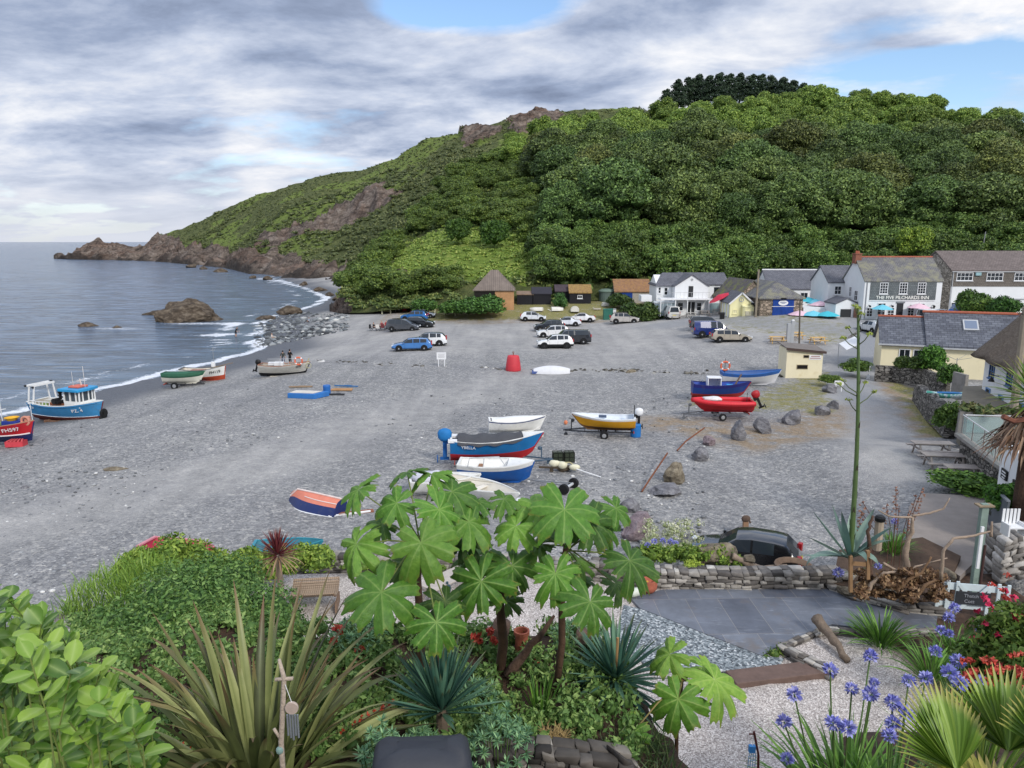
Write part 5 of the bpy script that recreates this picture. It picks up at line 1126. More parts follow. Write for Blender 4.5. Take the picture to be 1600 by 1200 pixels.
car('mpv', 1103, 514, -8, '#2c3038', 'black car behind the dark blue van', L=4.4)
car('hatch', 1362, 519, 100, '#cfd2d4', 'silver hatchback seen from behind on the road below the inn', L=4.0)
car('van', 1048, 497.5, 92, '#c9c8c4', 'small white van seen from behind near the cafe', cat='van', name='parked_van', L=4.2)
q = at(1466, 492, 93.5); make_car('van', 'white van parked at the right corner of the inn', (q.x, q.y, q.z - 1.2), radians(4), '#e6e8ea', cat='van', name='parked_van', group='vans beside the inn')
p = at(1160, 905, 26.8); p.z = .02
make_car('hatch', 'black hatchback parked right behind the garden wall, reflecting the sky', p, radians(158), '#14161a', L=4.2)
# ------------------------------------------------------------------ boats
def boatpaint(c, r=.45, **k): return mat(c, r, .16, 1.3, .06, 14, name='boat_paint', col2=tuple(.6 * x + .05 for x in lin(c)), c2=(.56, .74), **k)
WOODB = mat('#8a5f3c', .55, .2, 4); ANT_red = mat('#8f2f2f', .8, .15, 2); B_white = boatpaint('#e6e6e2'); B_in = mat('#cfcabb', .7, .12, 3)
class Hull:
 def __init__(s, L, B, D, ts=.72, sheer=.28, rake=.12, full=2.3, rise=.35):
  s.L, s.B, s.D, s.ts, s.sh, s.rk, s.full, s.rise = L, B, D, ts, sheer, rake, full, rise
 def pt(s, u, v, side=-1, k=1.):
  b = s.B / 2 * ((s.ts + (1 - s.ts) * sin(pi / 2 * min(u / .45, 1))) if u < .45 else max(0., 1 - ((u - .45) / .55) ** s.full))
  e = .42 + .75 * u ** 3
  zs = s.D * (1 + s.sh * (u - .35) ** 2 * 2.4); zk = s.D * s.rise * max(0, (u - .82) / .18) ** 2.2
  x = s.L * (u * (1 - s.rk) + s.rk * u ** 4 * v)
  return Vector((x, side * b * k * v ** e, zk + (zs - zk) * v))
def hull_boat(name, label, cat, loc, rz, h, mats, stripe=.35, top=.86, floor=.28, gun=B_white, thwarts=(.22, .48, .72), group=None, tilt=0, thw=WOODB, inside=None, keel=True, lining=True, deck=0, deckm=None, fl=None):
 """mats = (topsides, bottom, sheer strake)"""
 t = thing(name, label, cat, loc, (tilt, 0, rz), group)
 us = [i / 22 for i in range(23)]; us[-1] = .999; vs = [0, .12, .25, stripe, (stripe + .55) / 2 + .05, .7, top, 1.0]; vs = sorted(set(vs)); mb = MB()
 for i in range(22):
  for j in range(len(vs) - 1):
   for sd in (-1, 1):
    q = [h.pt(us[i], vs[j], sd), h.pt(us[i + 1], vs[j], sd), h.pt(us[i + 1], vs[j + 1], sd), h.pt(us[i], vs[j + 1], sd)]
    mb.poly(q if sd < 0 else q[::-1], 1 if vs[j + 1] <= stripe + 1e-6 else (2 if vs[j] >= top - 1e-6 else 0))
 for j in range(len(vs) - 1): mb.poly([h.pt(0, vs[j], 1), h.pt(0, vs[j], -1), h.pt(0, vs[j + 1], -1), h.pt(0, vs[j + 1], 1)], 1 if vs[j + 1] <= stripe + 1e-6 else (2 if vs[j] >= top - 1e-6 else 0))
 ho = mb.build('hull', list(mats), t, True, fixn=False)
 wd = ho.modifiers.new('weld', 'WELD'); wd.merge_threshold = .003; es = ho.modifiers.new('edges', 'EDGE_SPLIT'); es.split_angle = radians(50)
 if lining:
  li = MB(); fv = floor
  for i in range(22):
   a = []
   for u in (us[i] * .96 + .02, us[i + 1] * .96 + .02):
    ring = [h.pt(u, v, -1, .93) for v in (1., .75, .5, fv)] + [h.pt(u, v, 1, .93) for v in (fv, .5, .75, 1.)]
    a.append([p + Vector((0, 0, .0 if k in (0, 7) else .02)) for k, p in enumerate(ring)])
   for j in range(7): li.poly([a[0][j + 1], a[1][j + 1], a[1][j], a[0][j]])
  u = .02; li.poly([h.pt(u, 1, -1, .93), h.pt(u, fv, -1, .93), h.pt(u, fv, 1, .93), h.pt(u, 1, 1, .93)])
  li.build('lining', inside or B_in, t, fixn=False)
 g = MB()
 for sd in (-1, 1):
  P = [h.pt(u, 1, sd, 1.0) for u in us]; Q = [h.pt(u * .96 + .02, 1, sd, .9) for u in us]
  for i in range(22): g.loft([[P[i], P[i] + Vector((0, 0, .05)), Q[i] + Vector((0, 0, .05)), Q[i]], [P[i + 1], P[i + 1] + Vector((0, 0, .05)), Q[i + 1] + Vector((0, 0, .05)), Q[i + 1]]])
 P, Q = h.pt(0, 1, -1), h.pt(0, 1, 1); g.beam(P + Vector((.06, 0, .025)), Q + Vector((.06, 0, .025)), .12, .06)
 g.build('gunwale', gun, t)
 for k in thwarts:
  a, b = h.pt(k, .72, -1, .93), h.pt(k, .72, 1, .93); MB().box((a + b) / 2, (h.L * .06, (b - a).length, .05)).build('thwart', thw, t)
 if keel: MB().tube([h.pt(.0, 0) + Vector((0, 0, -.04)), h.pt(.5, 0) + Vector((0, 0, -.05)), h.pt(.85, 0) + Vector((0, 0, -.04)), h.pt(.98, .25), h.pt(.998, .97)], .045, 6).build('keel', mats[1], t)
 if deck:
  d = MB()
  for i in range(22):
   if us[i] >= 1 - deck: d.poly([h.pt(us[i], 1, -1, .97) + Vector((0, 0, .03)), h.pt(us[i + 1], 1, -1, .97) + Vector((0, 0, .03)), h.pt(us[i + 1], 1, 1, .97) + Vector((0, 0, .03)), h.pt(us[i], 1, 1, .97) + Vector((0, 0, .03))])
  d.build('foredeck', deckm or gun, t)
 return t
def hull_text(t, h, body, u, v, size, m, side=-1):
 a, b, c = h.pt(u - .03, v, side), h.pt(u + .03, v, side), h.pt(u, v + .1, side)
 x = (b - a).normalized() * (1 if side < 0 else -1); n = x.cross((c - h.pt(u, v - .1, side))).normalized(); up = n.cross(x)
 text(body, size, frame(h.pt(u, v, side) + n * .075, x, up), m, t, 'registration_lettering', .006)
def outboard(par, x, y, z, cow, leg=None, s=1., tilt=.0, name='outboard_motor'):
 M_ = Matrix.Translation((x, y, z)) @ Matrix.Rotation(tilt, 4, 'Y')
 o = MB(); k = []
 for zz, a, b in ((-.02, .16, .13), (.1, .26, .17), (.3, .28, .18), (.42, .22, .14), (.47, .1, .07)): k.append([Vector((-.18 + a * cos(q) * s, b * sin(q) * s, zz * s)) for q in [2 * pi * i / 12 for i in range(12)]])
 o.loft(k); oo = o.xf(M_).build(name, cow, par, True)
 l = MB(); l.box((-.18, 0, -.35 * s), (.16 * s, .1 * s, .75 * s)).box((-.2, 0, -.72 * s), (.36 * s, .1 * s, .1 * s)).lathe([(.16 * s, -.02), (.16 * s, .02)], (-.42 * s, 0, -.74 * s), 8, axis='x').box((.0, 0, -.06), (.2, .24, .22))
 l.xf(M_).build('motor_leg', leg or C_black, oo); return oo
def lifebuoy(par, c, R=.36, axis='y', m=None):
 o = MB().torus(c, R, .085, 18, 7, axis=axis).build('lifebuoy', m or mat('#d86a48', .5, .1), par, True)
 b = MB()
 for k in range(4):
  t_ = pi / 4 + k * pi / 2; d = {'y': (cos(t_), 0, sin(t_)), 'x': (0, cos(t_), sin(t_)), 'z': (cos(t_), sin(t_), 0)}[axis]; b.ball(Vector(c) + Vector(d) * R, .105, 8, 6)
 b.build('white_bands', C_white, o); return o
def wheel(par, c, R=.28, wd_=.16, rim=T_rim, axis='y'):
 w_ = MB().lathe([(R * .55, -wd_ / 2), (R * .94, -wd_ / 2), (R, -wd_ * .25), (R, wd_ * .25), (R * .94, wd_ / 2), (R * .55, wd_ / 2)], c, 18, axis=axis).build('wheel', T_black, par)
 MB().lathe([(.02, -wd_ * .56), (R * .3, -wd_ * .55), (R * .58, -wd_ * .48), (R * .58, wd_ * .48), (R * .3, wd_ * .55), (.02, wd_ * .56)], c, 14, axis=axis).build('rim', rim, w_)
def trailer(label, loc, rz, L, W, zf=.5, m=None, wx=.45, R=.28):
 """drawbar toward +x"""
 t = thing('boat_trailer', label, 'trailer', loc, rz); m = m or mat('#2c2e33', .6, .2, metal=.3); f = MB()
 f.beam((0, -W * .32, zf), (L * .72, -W * .3, zf), .07).beam((0, W * .32, zf), (L * .72, W * .3, zf), .07).beam((L * .72, -W * .3, zf), (L * 1.02, 0, zf - .05), .07).beam((L * .72, W * .3, zf), (L * 1.02, 0, zf - .05), .07)
 for x in (.02, .25, .5, .7): f.beam((L * x, -W * .33, zf), (L * x, W * .33, zf), .06)
 f.beam((L * wx, -W * .5, zf - .12), (L * wx, W * .5, zf - .12), .08); f.build('frame', m, t)
 for s in (-1, 1): wheel(t, (L * wx, s * W * .55, R), R)
 MB().beam((L * .9, 0, zf), (L * .9, 0, zf + .7), .07).ball((L * .88, 0, zf + .62), (.12, .08, .12)).build('winch_post', m, t)
 MB().tube([(L * .98, .1, zf + .05), (L * .98, .1, .1)], .03).lathe([(.12, -.04), (.12, .04)], (L * .98, .1, .12), 12, axis='y').build('jockey_wheel', m, t)
 MB().beam((-.05, -W * .45, zf + .02), (-.05, W * .45, zf + .02), .04, .1).build('light_board', mat('#b04030'), t)
 return t
def blocks(label, loc, rz, dims, m=None):
 o = MB()
 for c, d in dims: o.box(c, d)
 o = o.build('timber_chock', m or mat('#7a5b48', .9, .25, 4, .3), None, loc=loc, rot=rz); return tag(o, label, 'chock')
# PZ.4
p = gb(62, 656); rz = -.30; h = Hull(6.9, 2.55, 1.45, .78, .34, .07, 2.6, .05); Lx = mat('#c9ccce', .6, .1)
pz = hull_boat('fishing_boat', 'blue fishing boat numbered PZ.4 with a white gantry and blue roofed wheelhouse', 'boat', (p.x, p.y, p.z + .12), rz, h, (boatpaint('#3b86b8'), mat('#6e3430', .85, .2, 2), boatpaint('#4a93c2')), stripe=.34, top=.88, floor=.5, gun=mat('#dfe0dd', .6, .1), thwarts=(), inside=mat('#b5aea2', .8, .15, 3), deck=.30, deckm=mat('#dfdfda', .6, .08))
hull_text(pz, h, 'PZ. 4', .76, .72, .42, C_white); hull_text(pz, h, 'PZ.4', .09, .80, .28, C_white)
for sd in (-1, 1):
 wl_ = MB()
 us = [i / 22 for i in range(23)]
 wl_.tube([h.pt(u, .352, sd, 1.004) for u in us[:-1]], .025, 4).build('waterline', C_white, pz); MB().tube([h.pt(u, .93, sd, 1.01) for u in us[:-1]], .04, 4).build('rubbing_strake', mat('#2f6e9c'), pz)
cab = MB(); rb_ = MB(); x0, x1, y0 = 3.75, 5.3, .84
cab.box(((x0 + x1) / 2, 0, 1.62), (x1 - x0, y0 * 2 - .1, .5))
for x in (x0, x0 + .6, x0 + 1.2, x1 - .02):
 for s in (-1, 1): cab.beam((x, s * (y0 - .1), 1.8), (x, s * (y0 - .12), 2.68), .09, .09)
for y in (-.4, .15, .5): cab.beam((x1 - .02, y, 1.8), (x1 - .02, y, 2.68), .08)
co = cab.build('wheelhouse', mat('#e2e3e1', .5, .06), pz); MB().box(((x0 + x1) / 2, 0, 2.24), (x1 - x0 - .08, y0 * 2 - .32, .84)).build('windows', glassm('#39434a', .1), co)
rb_.prism([(x0 - .3, -1.05, 2.68), (x1 + .15, -1.0, 2.68), (x1 + .3, 0, 2.68), (x1 + .15, 1.0, 2.68), (x0 - .3, 1.05, 2.68)], (0, 0, .22)); rb_.build('wheelhouse_roof', boatpaint('#2f93c8'), co, bevel=.04)
MB().box((x0 + .75, 0, 2.98), (1.0, 1.0, .14)).ball((x0 + .35, -.2, 2.98), (.22, .22, .1)).build('liferaft_box', mat('#c96a58', .6), co, bevel=.03)
ms = MB(); ms.tube([(x0 + 1.35, .1, 2.9), (x0 + 1.3, .1, 4.6)], .018, 5).tube([(x0 + .6, -.3, 2.9), (x0 + .55, -.3, 4.2)], .015, 5).beam((x0 + .9, .2, 2.9), (x0 + .75, .2, 3.55), .07).beam((x0 + .75, -.1, 3.4), (x0 + .75, .5, 3.4), .05); ms.build('masts', mat('#d6cfc8'), co)
gn = MB(); gz = 2.95
for x, y in ((.25, -1.0), (.85, -1.08), (.25, 1.0), (.85, 1.08)): gn.beam((x, y, 1.45), (x + .02, y * .78, gz), .09)
for x in (.26, .86): gn.beam((x, -1.0, gz), (x, 1.0, gz), .12, .16)
gn.beam((.26, -.8, gz), (.86, -.8, gz), .1).beam((.26, .8, gz), (.86, .8, gz), .1); go = gn.build('gantry', mat('#e3e4e3', .5, .06), pz); MB().ball((.2, -1.05, gz), .1).ball((.9, -1.0, gz - .1), .1).ball((.5, 1.05, gz + .05), .1).build('gantry_lamps', C_black, go)
wn_ = MB(); wn_.lathe([(.24, -.5), (.24, .0)], (3.0, -.6, 1.85), 12, axis='y').lathe([(.14, -.55), (.14, .1)], (3.25, -.5, 1.75), 12, axis='y').box((3.1, -.5, 2.25), (.16, .16, .7)).ball((3.1, -.5, 2.55), (.2, .18, .2)).tube([(2.9, -.5, 2.2), (3.4, -.5, 2.1)], .07); wn_.build('pot_hauler', C_black, pz)
MB().box((2.6, -.1, 1.35), (1.5, 1.0, .45)).box((1.9, .6, 1.45), (.9, .5, .3)).build('fish_hatch', mat('#8f5a3f', .8, .25, 4), pz); MB().box((1.9, .45, 1.42), (2.6, .7, .4)).build('side_locker', mat('#c3bfb6', .7, .1), pz)
rl = MB()
for k in range(7): rl.beam((.4 + k * .38, -1.08 - .02 * k, 1.46), (.4 + k * .38, -1.08 - .02 * k, 1.78), .04)
rl.beam((.4, -1.08, 1.78), (2.7, -1.2, 1.78), .05); rl.build('side_rail', C_white, pz)
fd = MB(); fd.lathe([(.16, -.5), (.18, 0), (.16, .0)], (7.05, -.12, 1.2), 10).lathe([(.17, -.45), (.17, .0)], (7.0, -.25, .72), 10).torus((7.0, -.18, 1.0), .26, .11, 14, 7, axis='x').torus((6.95, -.26, .55), .24, .11, 14, 7, axis='x'); fd.build('tyre_fenders', T_black, pz)
R_ = Matrix.Rotation(rz, 3, 'Z'); blocks('brown timber chocks under the keel of the blue fishing boat', Vector((p.x, p.y, p.z)) + R_ @ Vector((2.2, -.8, 0)), rz, [((0, 0, .25), (1.3, .18, .12)), ((-.5, .05, .05), (.14, .5, .5)), ((.5, .05, .05), (.14, .5, .5)), ((0, .1, .1), (.14, .5, .3))])
# FH597
p = gb(55, 692); rz = -.12; h = Hull(5.6, 2.2, 1.15, .75, .3, .06, 2.4, .1); q = Vector((p.x, p.y, p.z + .08)) - Matrix.Rotation(rz, 3, 'Z') @ Vector((5.45, 0, 0))
fh = hull_boat('fishing_boat', 'red fishing boat numbered FH597 with a white stripe and blue bottom at the left edge', 'boat', q, rz, h, (boatpaint('#b5242d'), boatpaint('#1d2f5e'), boatpaint('#b5242d')), stripe=.36, top=.9, floor=.45, gun=mat('#a08064', .7, .15), deck=.22, deckm=mat('#b09a84', .7, .15), inside=mat('#8f8778', .8))
hull_text(fh, h, 'FH597', .79, .75, .40, C_white)
for sd in (-1, 1): MB().tube([h.pt(u / 30, .40, sd, 1.004) for u in range(30)], .05, 5).build('waterline', C_white, fh)
MB().box((4.1, -.1, 1.35), (1.1, .9, .35)).build('blue_bin', mat('#21398c', .6), fh, bevel=.04); bs = MB(); bs.lathe([(.26, 1.5), (.42, 1.72), (.46, 1.74), (.36, 1.66), (.24, 1.53)], (4.1, -.2, 0), 18); bs.build('yellow_basket', mat('#d6a427', .6), fh)
MB().lathe([(.2, 1.15), (.2, 1.75)], (5.0, .1, 0), 10).torus((5.05, -.15, 1.5), .28, .09, 14, 6).build('net_hauler', mat('#c98a76', .7), fh); MB().tube([(3.2, 0, 1.2), (3.15, 0, 3.6)], .03).tube([(5.3, .2, 1.2), (5.25, .2, 2.7)], .025).beam((3.0, -.3, 2.2), (3.3, .3, 2.2), .05).build('mast', mat('#cfd3d6'), fh)
p = gb(26, 697); cr = thing('fish_crate', 'red plastic net crate lying beside the red boat', 'crate', p, .1); mb = MB()
for s in (-1, 1): mb.box((0, s * .32, .2), (1.1, .05, .36)).box((s * .55, 0, .2), (.05, .64, .36))
mb.box((0, 0, .05), (1.1, .64, .06)).build('crate_body', mat('#c8434c', .6, .15), cr); mb = MB()
for k in range(5): mb.box((-.4 + k * .2, 0, .42), (.1, .7, .06), rot=.1 * k)
mb.build('netting', mat('#d65a60', .8), cr)
# FH119 with the green covered boat on its trailer
p = gb(272, 604); rz = .03; h = Hull(4.5, 1.9, 1.05, .72, .42, .03, 2.3, .08)
b = hull_boat('open_boat', 'white open boat numbered FH119 with a dark rail and red bottom', 'boat', (p.x + .2, p.y + 1.4, p.z + .42), rz, h, (B_white, mat('#b0492f', .7, .15), B_white), stripe=.34, top=.9, gun=mat('#5b5f63', .6), inside=mat('#c9c2b4', .8), deck=.0)
hull_text(b, h, 'FH119', .80, .72, .40, C_black); MB().box((3.2, .2, 1.55), (.36, .3, .5)).build('white_tank', C_white, b, bevel=.04); MB().tube([(3.3, .2, 1.5), (3.25, .2, 3.3)], .02).beam((3.1, .0, 3.0), (3.4, .4, 3.0), .04).build('mast', C_grey, b); MB().box((1.6, .2, .95), (1.4, .9, .08)).build('hatch_boards', mat('#94695a', .8), b)
MB().tube([(3.4, -.4, 1.35), (5.3, -.1, 1.75)], .03, 5).build('long_oar', mat('#8a7355'), b)
tr = trailer('dark trailer carrying the green covered boat', (p.x - .35, p.y - .6, p.z), .02, 3.6, 1.7, .45, mat('#3a3a3e', .6), wx=.30, R=.36)
h = Hull(4.2, 1.7, .95, .7, .22, .12, 2.2, .3); b = hull_boat('covered_boat', 'white boat under a dark green cover on a two wheeled trailer', 'boat', (p.x - .7, p.y - .6, p.z + .5), .02, h, (mat('#d9d6c8', .6, .1), mat('#d9d6c8', .6, .1), mat('#2c5a45', .8)), stripe=.3, top=.62, lining=False, gun=mat('#2c5a45', .8), thwarts=())
mb = MB(); rings = []
for i in range(16):
 u = i / 15 * .985; a, c_ = h.pt(u, .7, -1, 1.03), h.pt(u, .7, 1, 1.03); top_ = h.pt(u, 1).z + .18 * sin(pi * min(1, u * 1.1)); rings.append([a, h.pt(u, 1.0, -1, 1.03), Vector((a.x, 0, top_ + U(-.02, .02))), h.pt(u, 1.0, 1, 1.03), c_])
mb.loft(rings, closed=False).build('cover', mat('#2f5f49', .8, .2, 2, .3, 6), b, True)
# grey clinker boat with lifebuoy
p = gb(404, 591); rz = -.0; h = Hull(5.0, 1.95, 1.0, .74, .36, .1, 2.3, .2)
b = hull_boat('clinker_boat', 'pale grey clinker boat with an orange lifebuoy and black outboard', 'boat', (p.x, p.y + .6, p.z + .2), rz, h, (mat('#b7b5ae', .7, .15, 3), mat('#1c1d22', .8), mat('#c7c5bd', .7)), stripe=.3, top=.9, gun=mat('#9a6a54', .7), inside=mat('#a59d92', .8))
for sd in (-1, 1):
 for v in (.45, .6, .75): MB().tube([h.pt(u / 22, v, sd, 1.005) for u in range(22)], .014, 4).build('plank_edge', mat('#8f8d87'), b)
hull_text(b, h, 'FH1', .83, .80, .3, C_dark); outboard(b, -.05, 0, 1.05, C_black, tilt=.3); lifebuoy(b, (4.0, -.55, 1.5), .36)
mb = MB()
for x in (2.2, 3.0, 3.6): mb.beam((x, -.6, 1.0), (x, -.6, 1.75), .03).beam((x, .6, 1.0), (x, .6, 1.75), .03)
mb.beam((1.0, -.6, 1.7), (3.6, -.6, 1.75), .03).build('rail', C_alu, b); MB().box((1.9, 0, 1.15), (.9, .5, .35)).box((1.1, .2, 1.12), (.6, .4, .3)).build('white_boxes', C_white, b, bevel=.03); MB().tube([(4.6, 0, 1.2), (4.9, 0, 1.7)], .05).torus((4.85, -.2, 1.0), .25, .03).build('bow_ropes', mat('#b5b087'), b)
blocks('pale timber chock under the grey clinker boat', (p.x + 1.9, p.y - .1, p.z), 0, [((0, 0, .1), (1.4, .3, .26))], mat('#b9b2a4', .9))
# blue tray with barrel, planks
p = gb(478, 621); o = thing('raft_hatch', 'blue and white flat hatch cover lying on the shingle', 'hatch cover', p, -.12); MB().prism([(-1.35, -.5, 0), (1.0, -.6, 0), (1.7, .8, 0), (-1.2, .9, 0)], (0, 0, .42)).build('body', boatpaint('#2f6fb4'), o, bevel=.04); MB().prism([(-1.2, -.35, .43), (.8, -.42, .43), (1.2, .55, .43), (-1.05, .65, .43)], (0, 0, .03)).build('white_top', mat('#d0cabf', .8, .15), o)
o = thing('barrel', 'blue plastic drum beside the blue hatch cover', 'barrel', gb(511, 616)); MB().lathe([(.28, 0), (.31, .1), (.31, .7), (.28, .78)], n=16).build('drum', mat('#2465ae', .5), o)
for i, (px, py, L, rz, c, lb_) in enumerate(((533, 610, 1.9, .0, '#b58a5e', 'pale timber planks stacked beyond the blue drum'), (526, 617, 1.3, 0, '#2f3136', 'short dark plank in front of the pale timber'), (541, 604, 2.2, -.2, '#35689a', 'blue oar lying beyond the timber planks'), (470, 605, 2.0, .1, '#8f7a62', 'thin brown plank behind the blue hatch cover'))):
 o = MB().box((0, 0, .06), (L, .2 if i != 2 else .08, .1)).box((.1, .18, .08), (L * .9, .14, .12) if i == 0 else (L * .3, .1, .06)).build('plank', mat(c, .8, .2, 4), None, loc=gb(px, py), rot=rz); tag(o, lb_, 'plank')
# white dinghy, white covered inflatable, red buoy
p = gb(862, 584); o = thing('covered_dinghy', 'white covered dinghy lying on the stone line', 'boat', p, -.02); mb = MB(); rings = []
for i in range(12):
 u = i / 11; w_ = .62 * sin(pi * min(1, .12 + u * .86)) ** .5; hh = .75 * sin(pi * (.14 + .72 * u)) ** .6; rings.append([Vector((-1.75 + 3.5 * u, w_ * cos(a), .05 + max(0, hh * sin(a)))) for a in [pi * k / 8 for k in range(9)]])
mb.loft(rings, closed=False).poly(rings[0]).poly(rings[-1]).build('cover', mat('#d8d9dc', .7, .08, 2, .2, 6), o, True); MB().box((-1.55, 0, .18), (.7, .9, .22)).build('blue_end', mat('#4b5d92', .7), o)
p = gb(802, 579); o = thing('mooring_buoy', 'big red tapered mooring buoy standing on the stone line', 'buoy', p); o.scale = (.72,) * 3; MB().lathe([(1.02, 0), (1.06, .12), (.98, .9), (.82, 1.9), (.74, 2.08), (.3, 2.14)], n=24).build('buoy_body', mat('#c43a44', .6, .12, 1, .15, 10), o, True); MB().tube([(0, 0, 2.1), (0, 0, 2.5)], .06).torus((0, 0, 2.5), .12, .03).build('mooring_ring', C_rust, o)
p = gb(763, 686); h = Hull(3.75, 1.5, .72, .7, .35, .1, 2.3, .1); b = hull_boat('dinghy', 'white dinghy with a thin dark stripe on chocks behind the covered blue boat', 'boat', (p.x, p.y + .8, p.z + .3), .08, h, (B_white, B_white, mat('#3a4a7a', .5)), stripe=.3, top=.90, gun=B_white, inside=B_white, thwarts=(), lining=False)
mb = MB(); rings = []
for i in range(14):
 u = .06 + i / 13 * .9; a = h.pt(u, 1, -1, .9); rings.append([a, Vector((a.x, a.y * .5, a.z + .2 * sin(pi * u))), Vector((a.x, -a.y * .5, a.z + .2 * sin(pi * u))), Vector((a.x, -a.y, a.z))])
mb.loft(rings, closed=False).build('cover', mat('#e9e9e6', .6, .05), b, True)
blocks('white timber chock under the white dinghy', (p.x + 1.2, p.y + .3, p.z), .08, [((.6, 0, .12), (1.1, .5, .3)), ((1.9, 0, .1), (.9, .4, .16))], mat('#d9d5c9', .8))
# covered blue boat
p = gb(702, 736); rz = .06; h = Hull(5.3, 1.95, 1.12, .76, .34, .12, 2.4, .35)
b = hull_boat('covered_boat', 'bright blue boat with a red bottom under a dark grey canvas cover', 'boat', (p.x, p.y + .9, p.z + .42), rz, h, (boatpaint('#1f78b8'), mat('#b0262c', .6, .1), boatpaint('#1f78b8')), stripe=.36, top=.92, lining=False, gun=B_white, thwarts=(), deck=.22, deckm=B_white)
mb = MB(); rings = []
for i in range(22):
 u = .09 + i / 21 * .72; a = h.pt(u, .97, -1, 1.03); dz = -.10 - .05 * sin(i * 1.1); z = a.z + .08; r_ = .16 + .12 * sin(i * .9) * .5
 rings.append([Vector((a.x, a.y * 1.01, a.z + dz)), Vector((a.x, a.y * .98, z)), Vector((a.x, a.y * .45, z + r_ + U(-.03, .03))), Vector((a.x, 0, z + r_ * 1.1 + U(-.03, .03))), Vector((a.x, -a.y * .45, z + r_)), Vector((a.x, -a.y * .98, z)), Vector((a.x, -a.y * 1.01, a.z + dz))])
mb.loft(rings, closed=False).build('cover', mat('#4b4c50', .9, .15, 2, .5, 5), b, True)
hull_text(b, h, 'YBELLA', .22, .80, .24, C_white)
ob = outboard(b, -.12, 0, 1.1, mat('#1f72b2', .7, .15, 3, .4, 6), mat('#17589a', .8), 1.45); [MB().box((.15, y_, 1.2), (.5, .45, .12)).build('white_pad', C_white, b) for y_ in (-.55, .55)]
trailer('blue grey trailer under the covered blue boat', (p.x + .3, p.y + .9, p.z), rz, 5.4, 1.9, .36, mat('#4a5f72', .6, metal=.2), wx=.35)
# creels, floats, axle
p = gb(880, 722); o = thing('lobster_pot', 'pair of dark netted lobster pots stacked beside the bow of the covered boat', 'lobster pot', (p.x, p.y, p.z), .1)
for x in (-.32, .34):
 mb = MB()
 for z in (.05, .35, .62):
  for s in (-1, 1): mb.beam((x - .28, s * .22, z), (x + .28, s * .22, z), .035)
 for y in (-.22, 0, .22):
  for xx in (-.28, 0, .28): mb.beam((x + xx, y, .03), (x + xx, y, .62), .035)
 mb.build('pot_frame', mat('#23271f', .9), o); MB().box((x, 0, .33), (.5, .38, .52)).build('netting', mat('#3a4235', .95, .5, 12, .6, 40), o)
p = gb(876, 738); o = thing('fishing_floats', 'heap of cream floats and rope on a timber frame', 'fishing gear', p); MB().ball((.1, 0, .42), (.3, .2, .22), jit=.2).ball((-.35, .05, .5), (.34, .18, .2), jit=.2).ball((.75, -.2, .35), (.32, .17, .18)).build('floats', mat('#d9d5bb', .6, .15, 5), o, True); MB().beam((-1.2, 0, .3), (.6, 0, .24), .1).box((.1, .1, .12), (.2, .2, .3)).box((-.5, .1, .12), (.2, .2, .3)).ball((.2, .2, .2), (.5, .3, .16), jit=.4).build('frame', mat('#4c4236', .9, .3), o); MB().tube([(.8, -.3, .3), (2.1, -1.0, .05)], .035).build('white_pole', C_white, o); MB().tube([(-.1, 0, .55), (.5, -.1, .6), (.8, -.1, .4)], .03).build('rope', mat('#c4bb92'), o)
p = gb(888, 768); o = thing('launching_trolley', 'loose pair of black trolley wheels joined by a pale axle', 'trolley', p, 1.05); wheel(o, (-.52, 0, .27), .27, .2, C_black, axis='x'); wheel(o, (.62, 0, .27), .27, .2, C_black, axis='x'); MB().tube([(-.5, 0, .27), (.6, 0, .27)], .07, 8).build('axle', mat('#b9bdc0', .4), o); MB().tube([(.0, 0, .3), (.0, 1.9, .25)], .035).tube([(.5, 0, .3), (.1, 2.4, .2)], .03).build('drawbar', C_metal, o)
o = MB().prism([(-.3, 0, 0), (.05, -.18, 0), (.32, 0, 0), (.05, .06, 0), (0, .3, 0)], (0, 0, .05)).build('rag', mat('#c98268', .9), None, loc=gb(904, 768)); tag(o, 'crumpled salmon pink rag on the shingle beside the trolley wheels', 'rag')
# blue and white motor boat + white open boat in front
p = gb(724, 762); rz = -.08; h = Hull(4.0, 1.8, .95, .78, .2, .06, 3.0, .3)
b = hull_boat('motor_boat', 'blue and white boat with a white foredeck and steel rails behind the open white boat', 'boat', (p.x - .3, p.y + .9, p.z + .12), rz, h, (boatpaint('#1c5aa6'), boatpaint('#1c5aa6'), B_white), stripe=.3, top=.78, gun=B_white, inside=B_white, thwarts=(.3,), deck=.34, deckm=B_white)
MB().tube([(.6, -.85, 1.0), (.7, -.8, 1.45), (2.2, -.6, 1.5), (2.6, -.75, 1.0)], .03).tube([(1.4, -.8, 1.0), (1.45, -.72, 1.48)], .025).build('rail', C_alu, b)
p = gp(752, 790, 0); h = Hull(4.6, 1.75, .75, .62, .12, .1, 2.0, .3)
b = hull_boat('open_boat', 'open white boat with cream inside and a broad seat, partly hidden by the big leaves', 'boat', (p.x - 1.9, p.y + 1.5, .2), -.62, h, (B_white, B_white, B_white), stripe=.3, top=.9, gun=B_white, inside=mat('#dcd6c9', .7, .1, 2), thwarts=(.18, .5), thw=mat('#e2dcd0', .6, .06), floor=.25)
MB().ball((4.75, -.2, .5), (.3, .2, .2)).build('fender', C_white, b, True); MB().tube([(.5, -.7, .8), (1.6, .2, .85), (2.6, .6, .8)], .02).build('rope', mat('#a59d8b'), b)
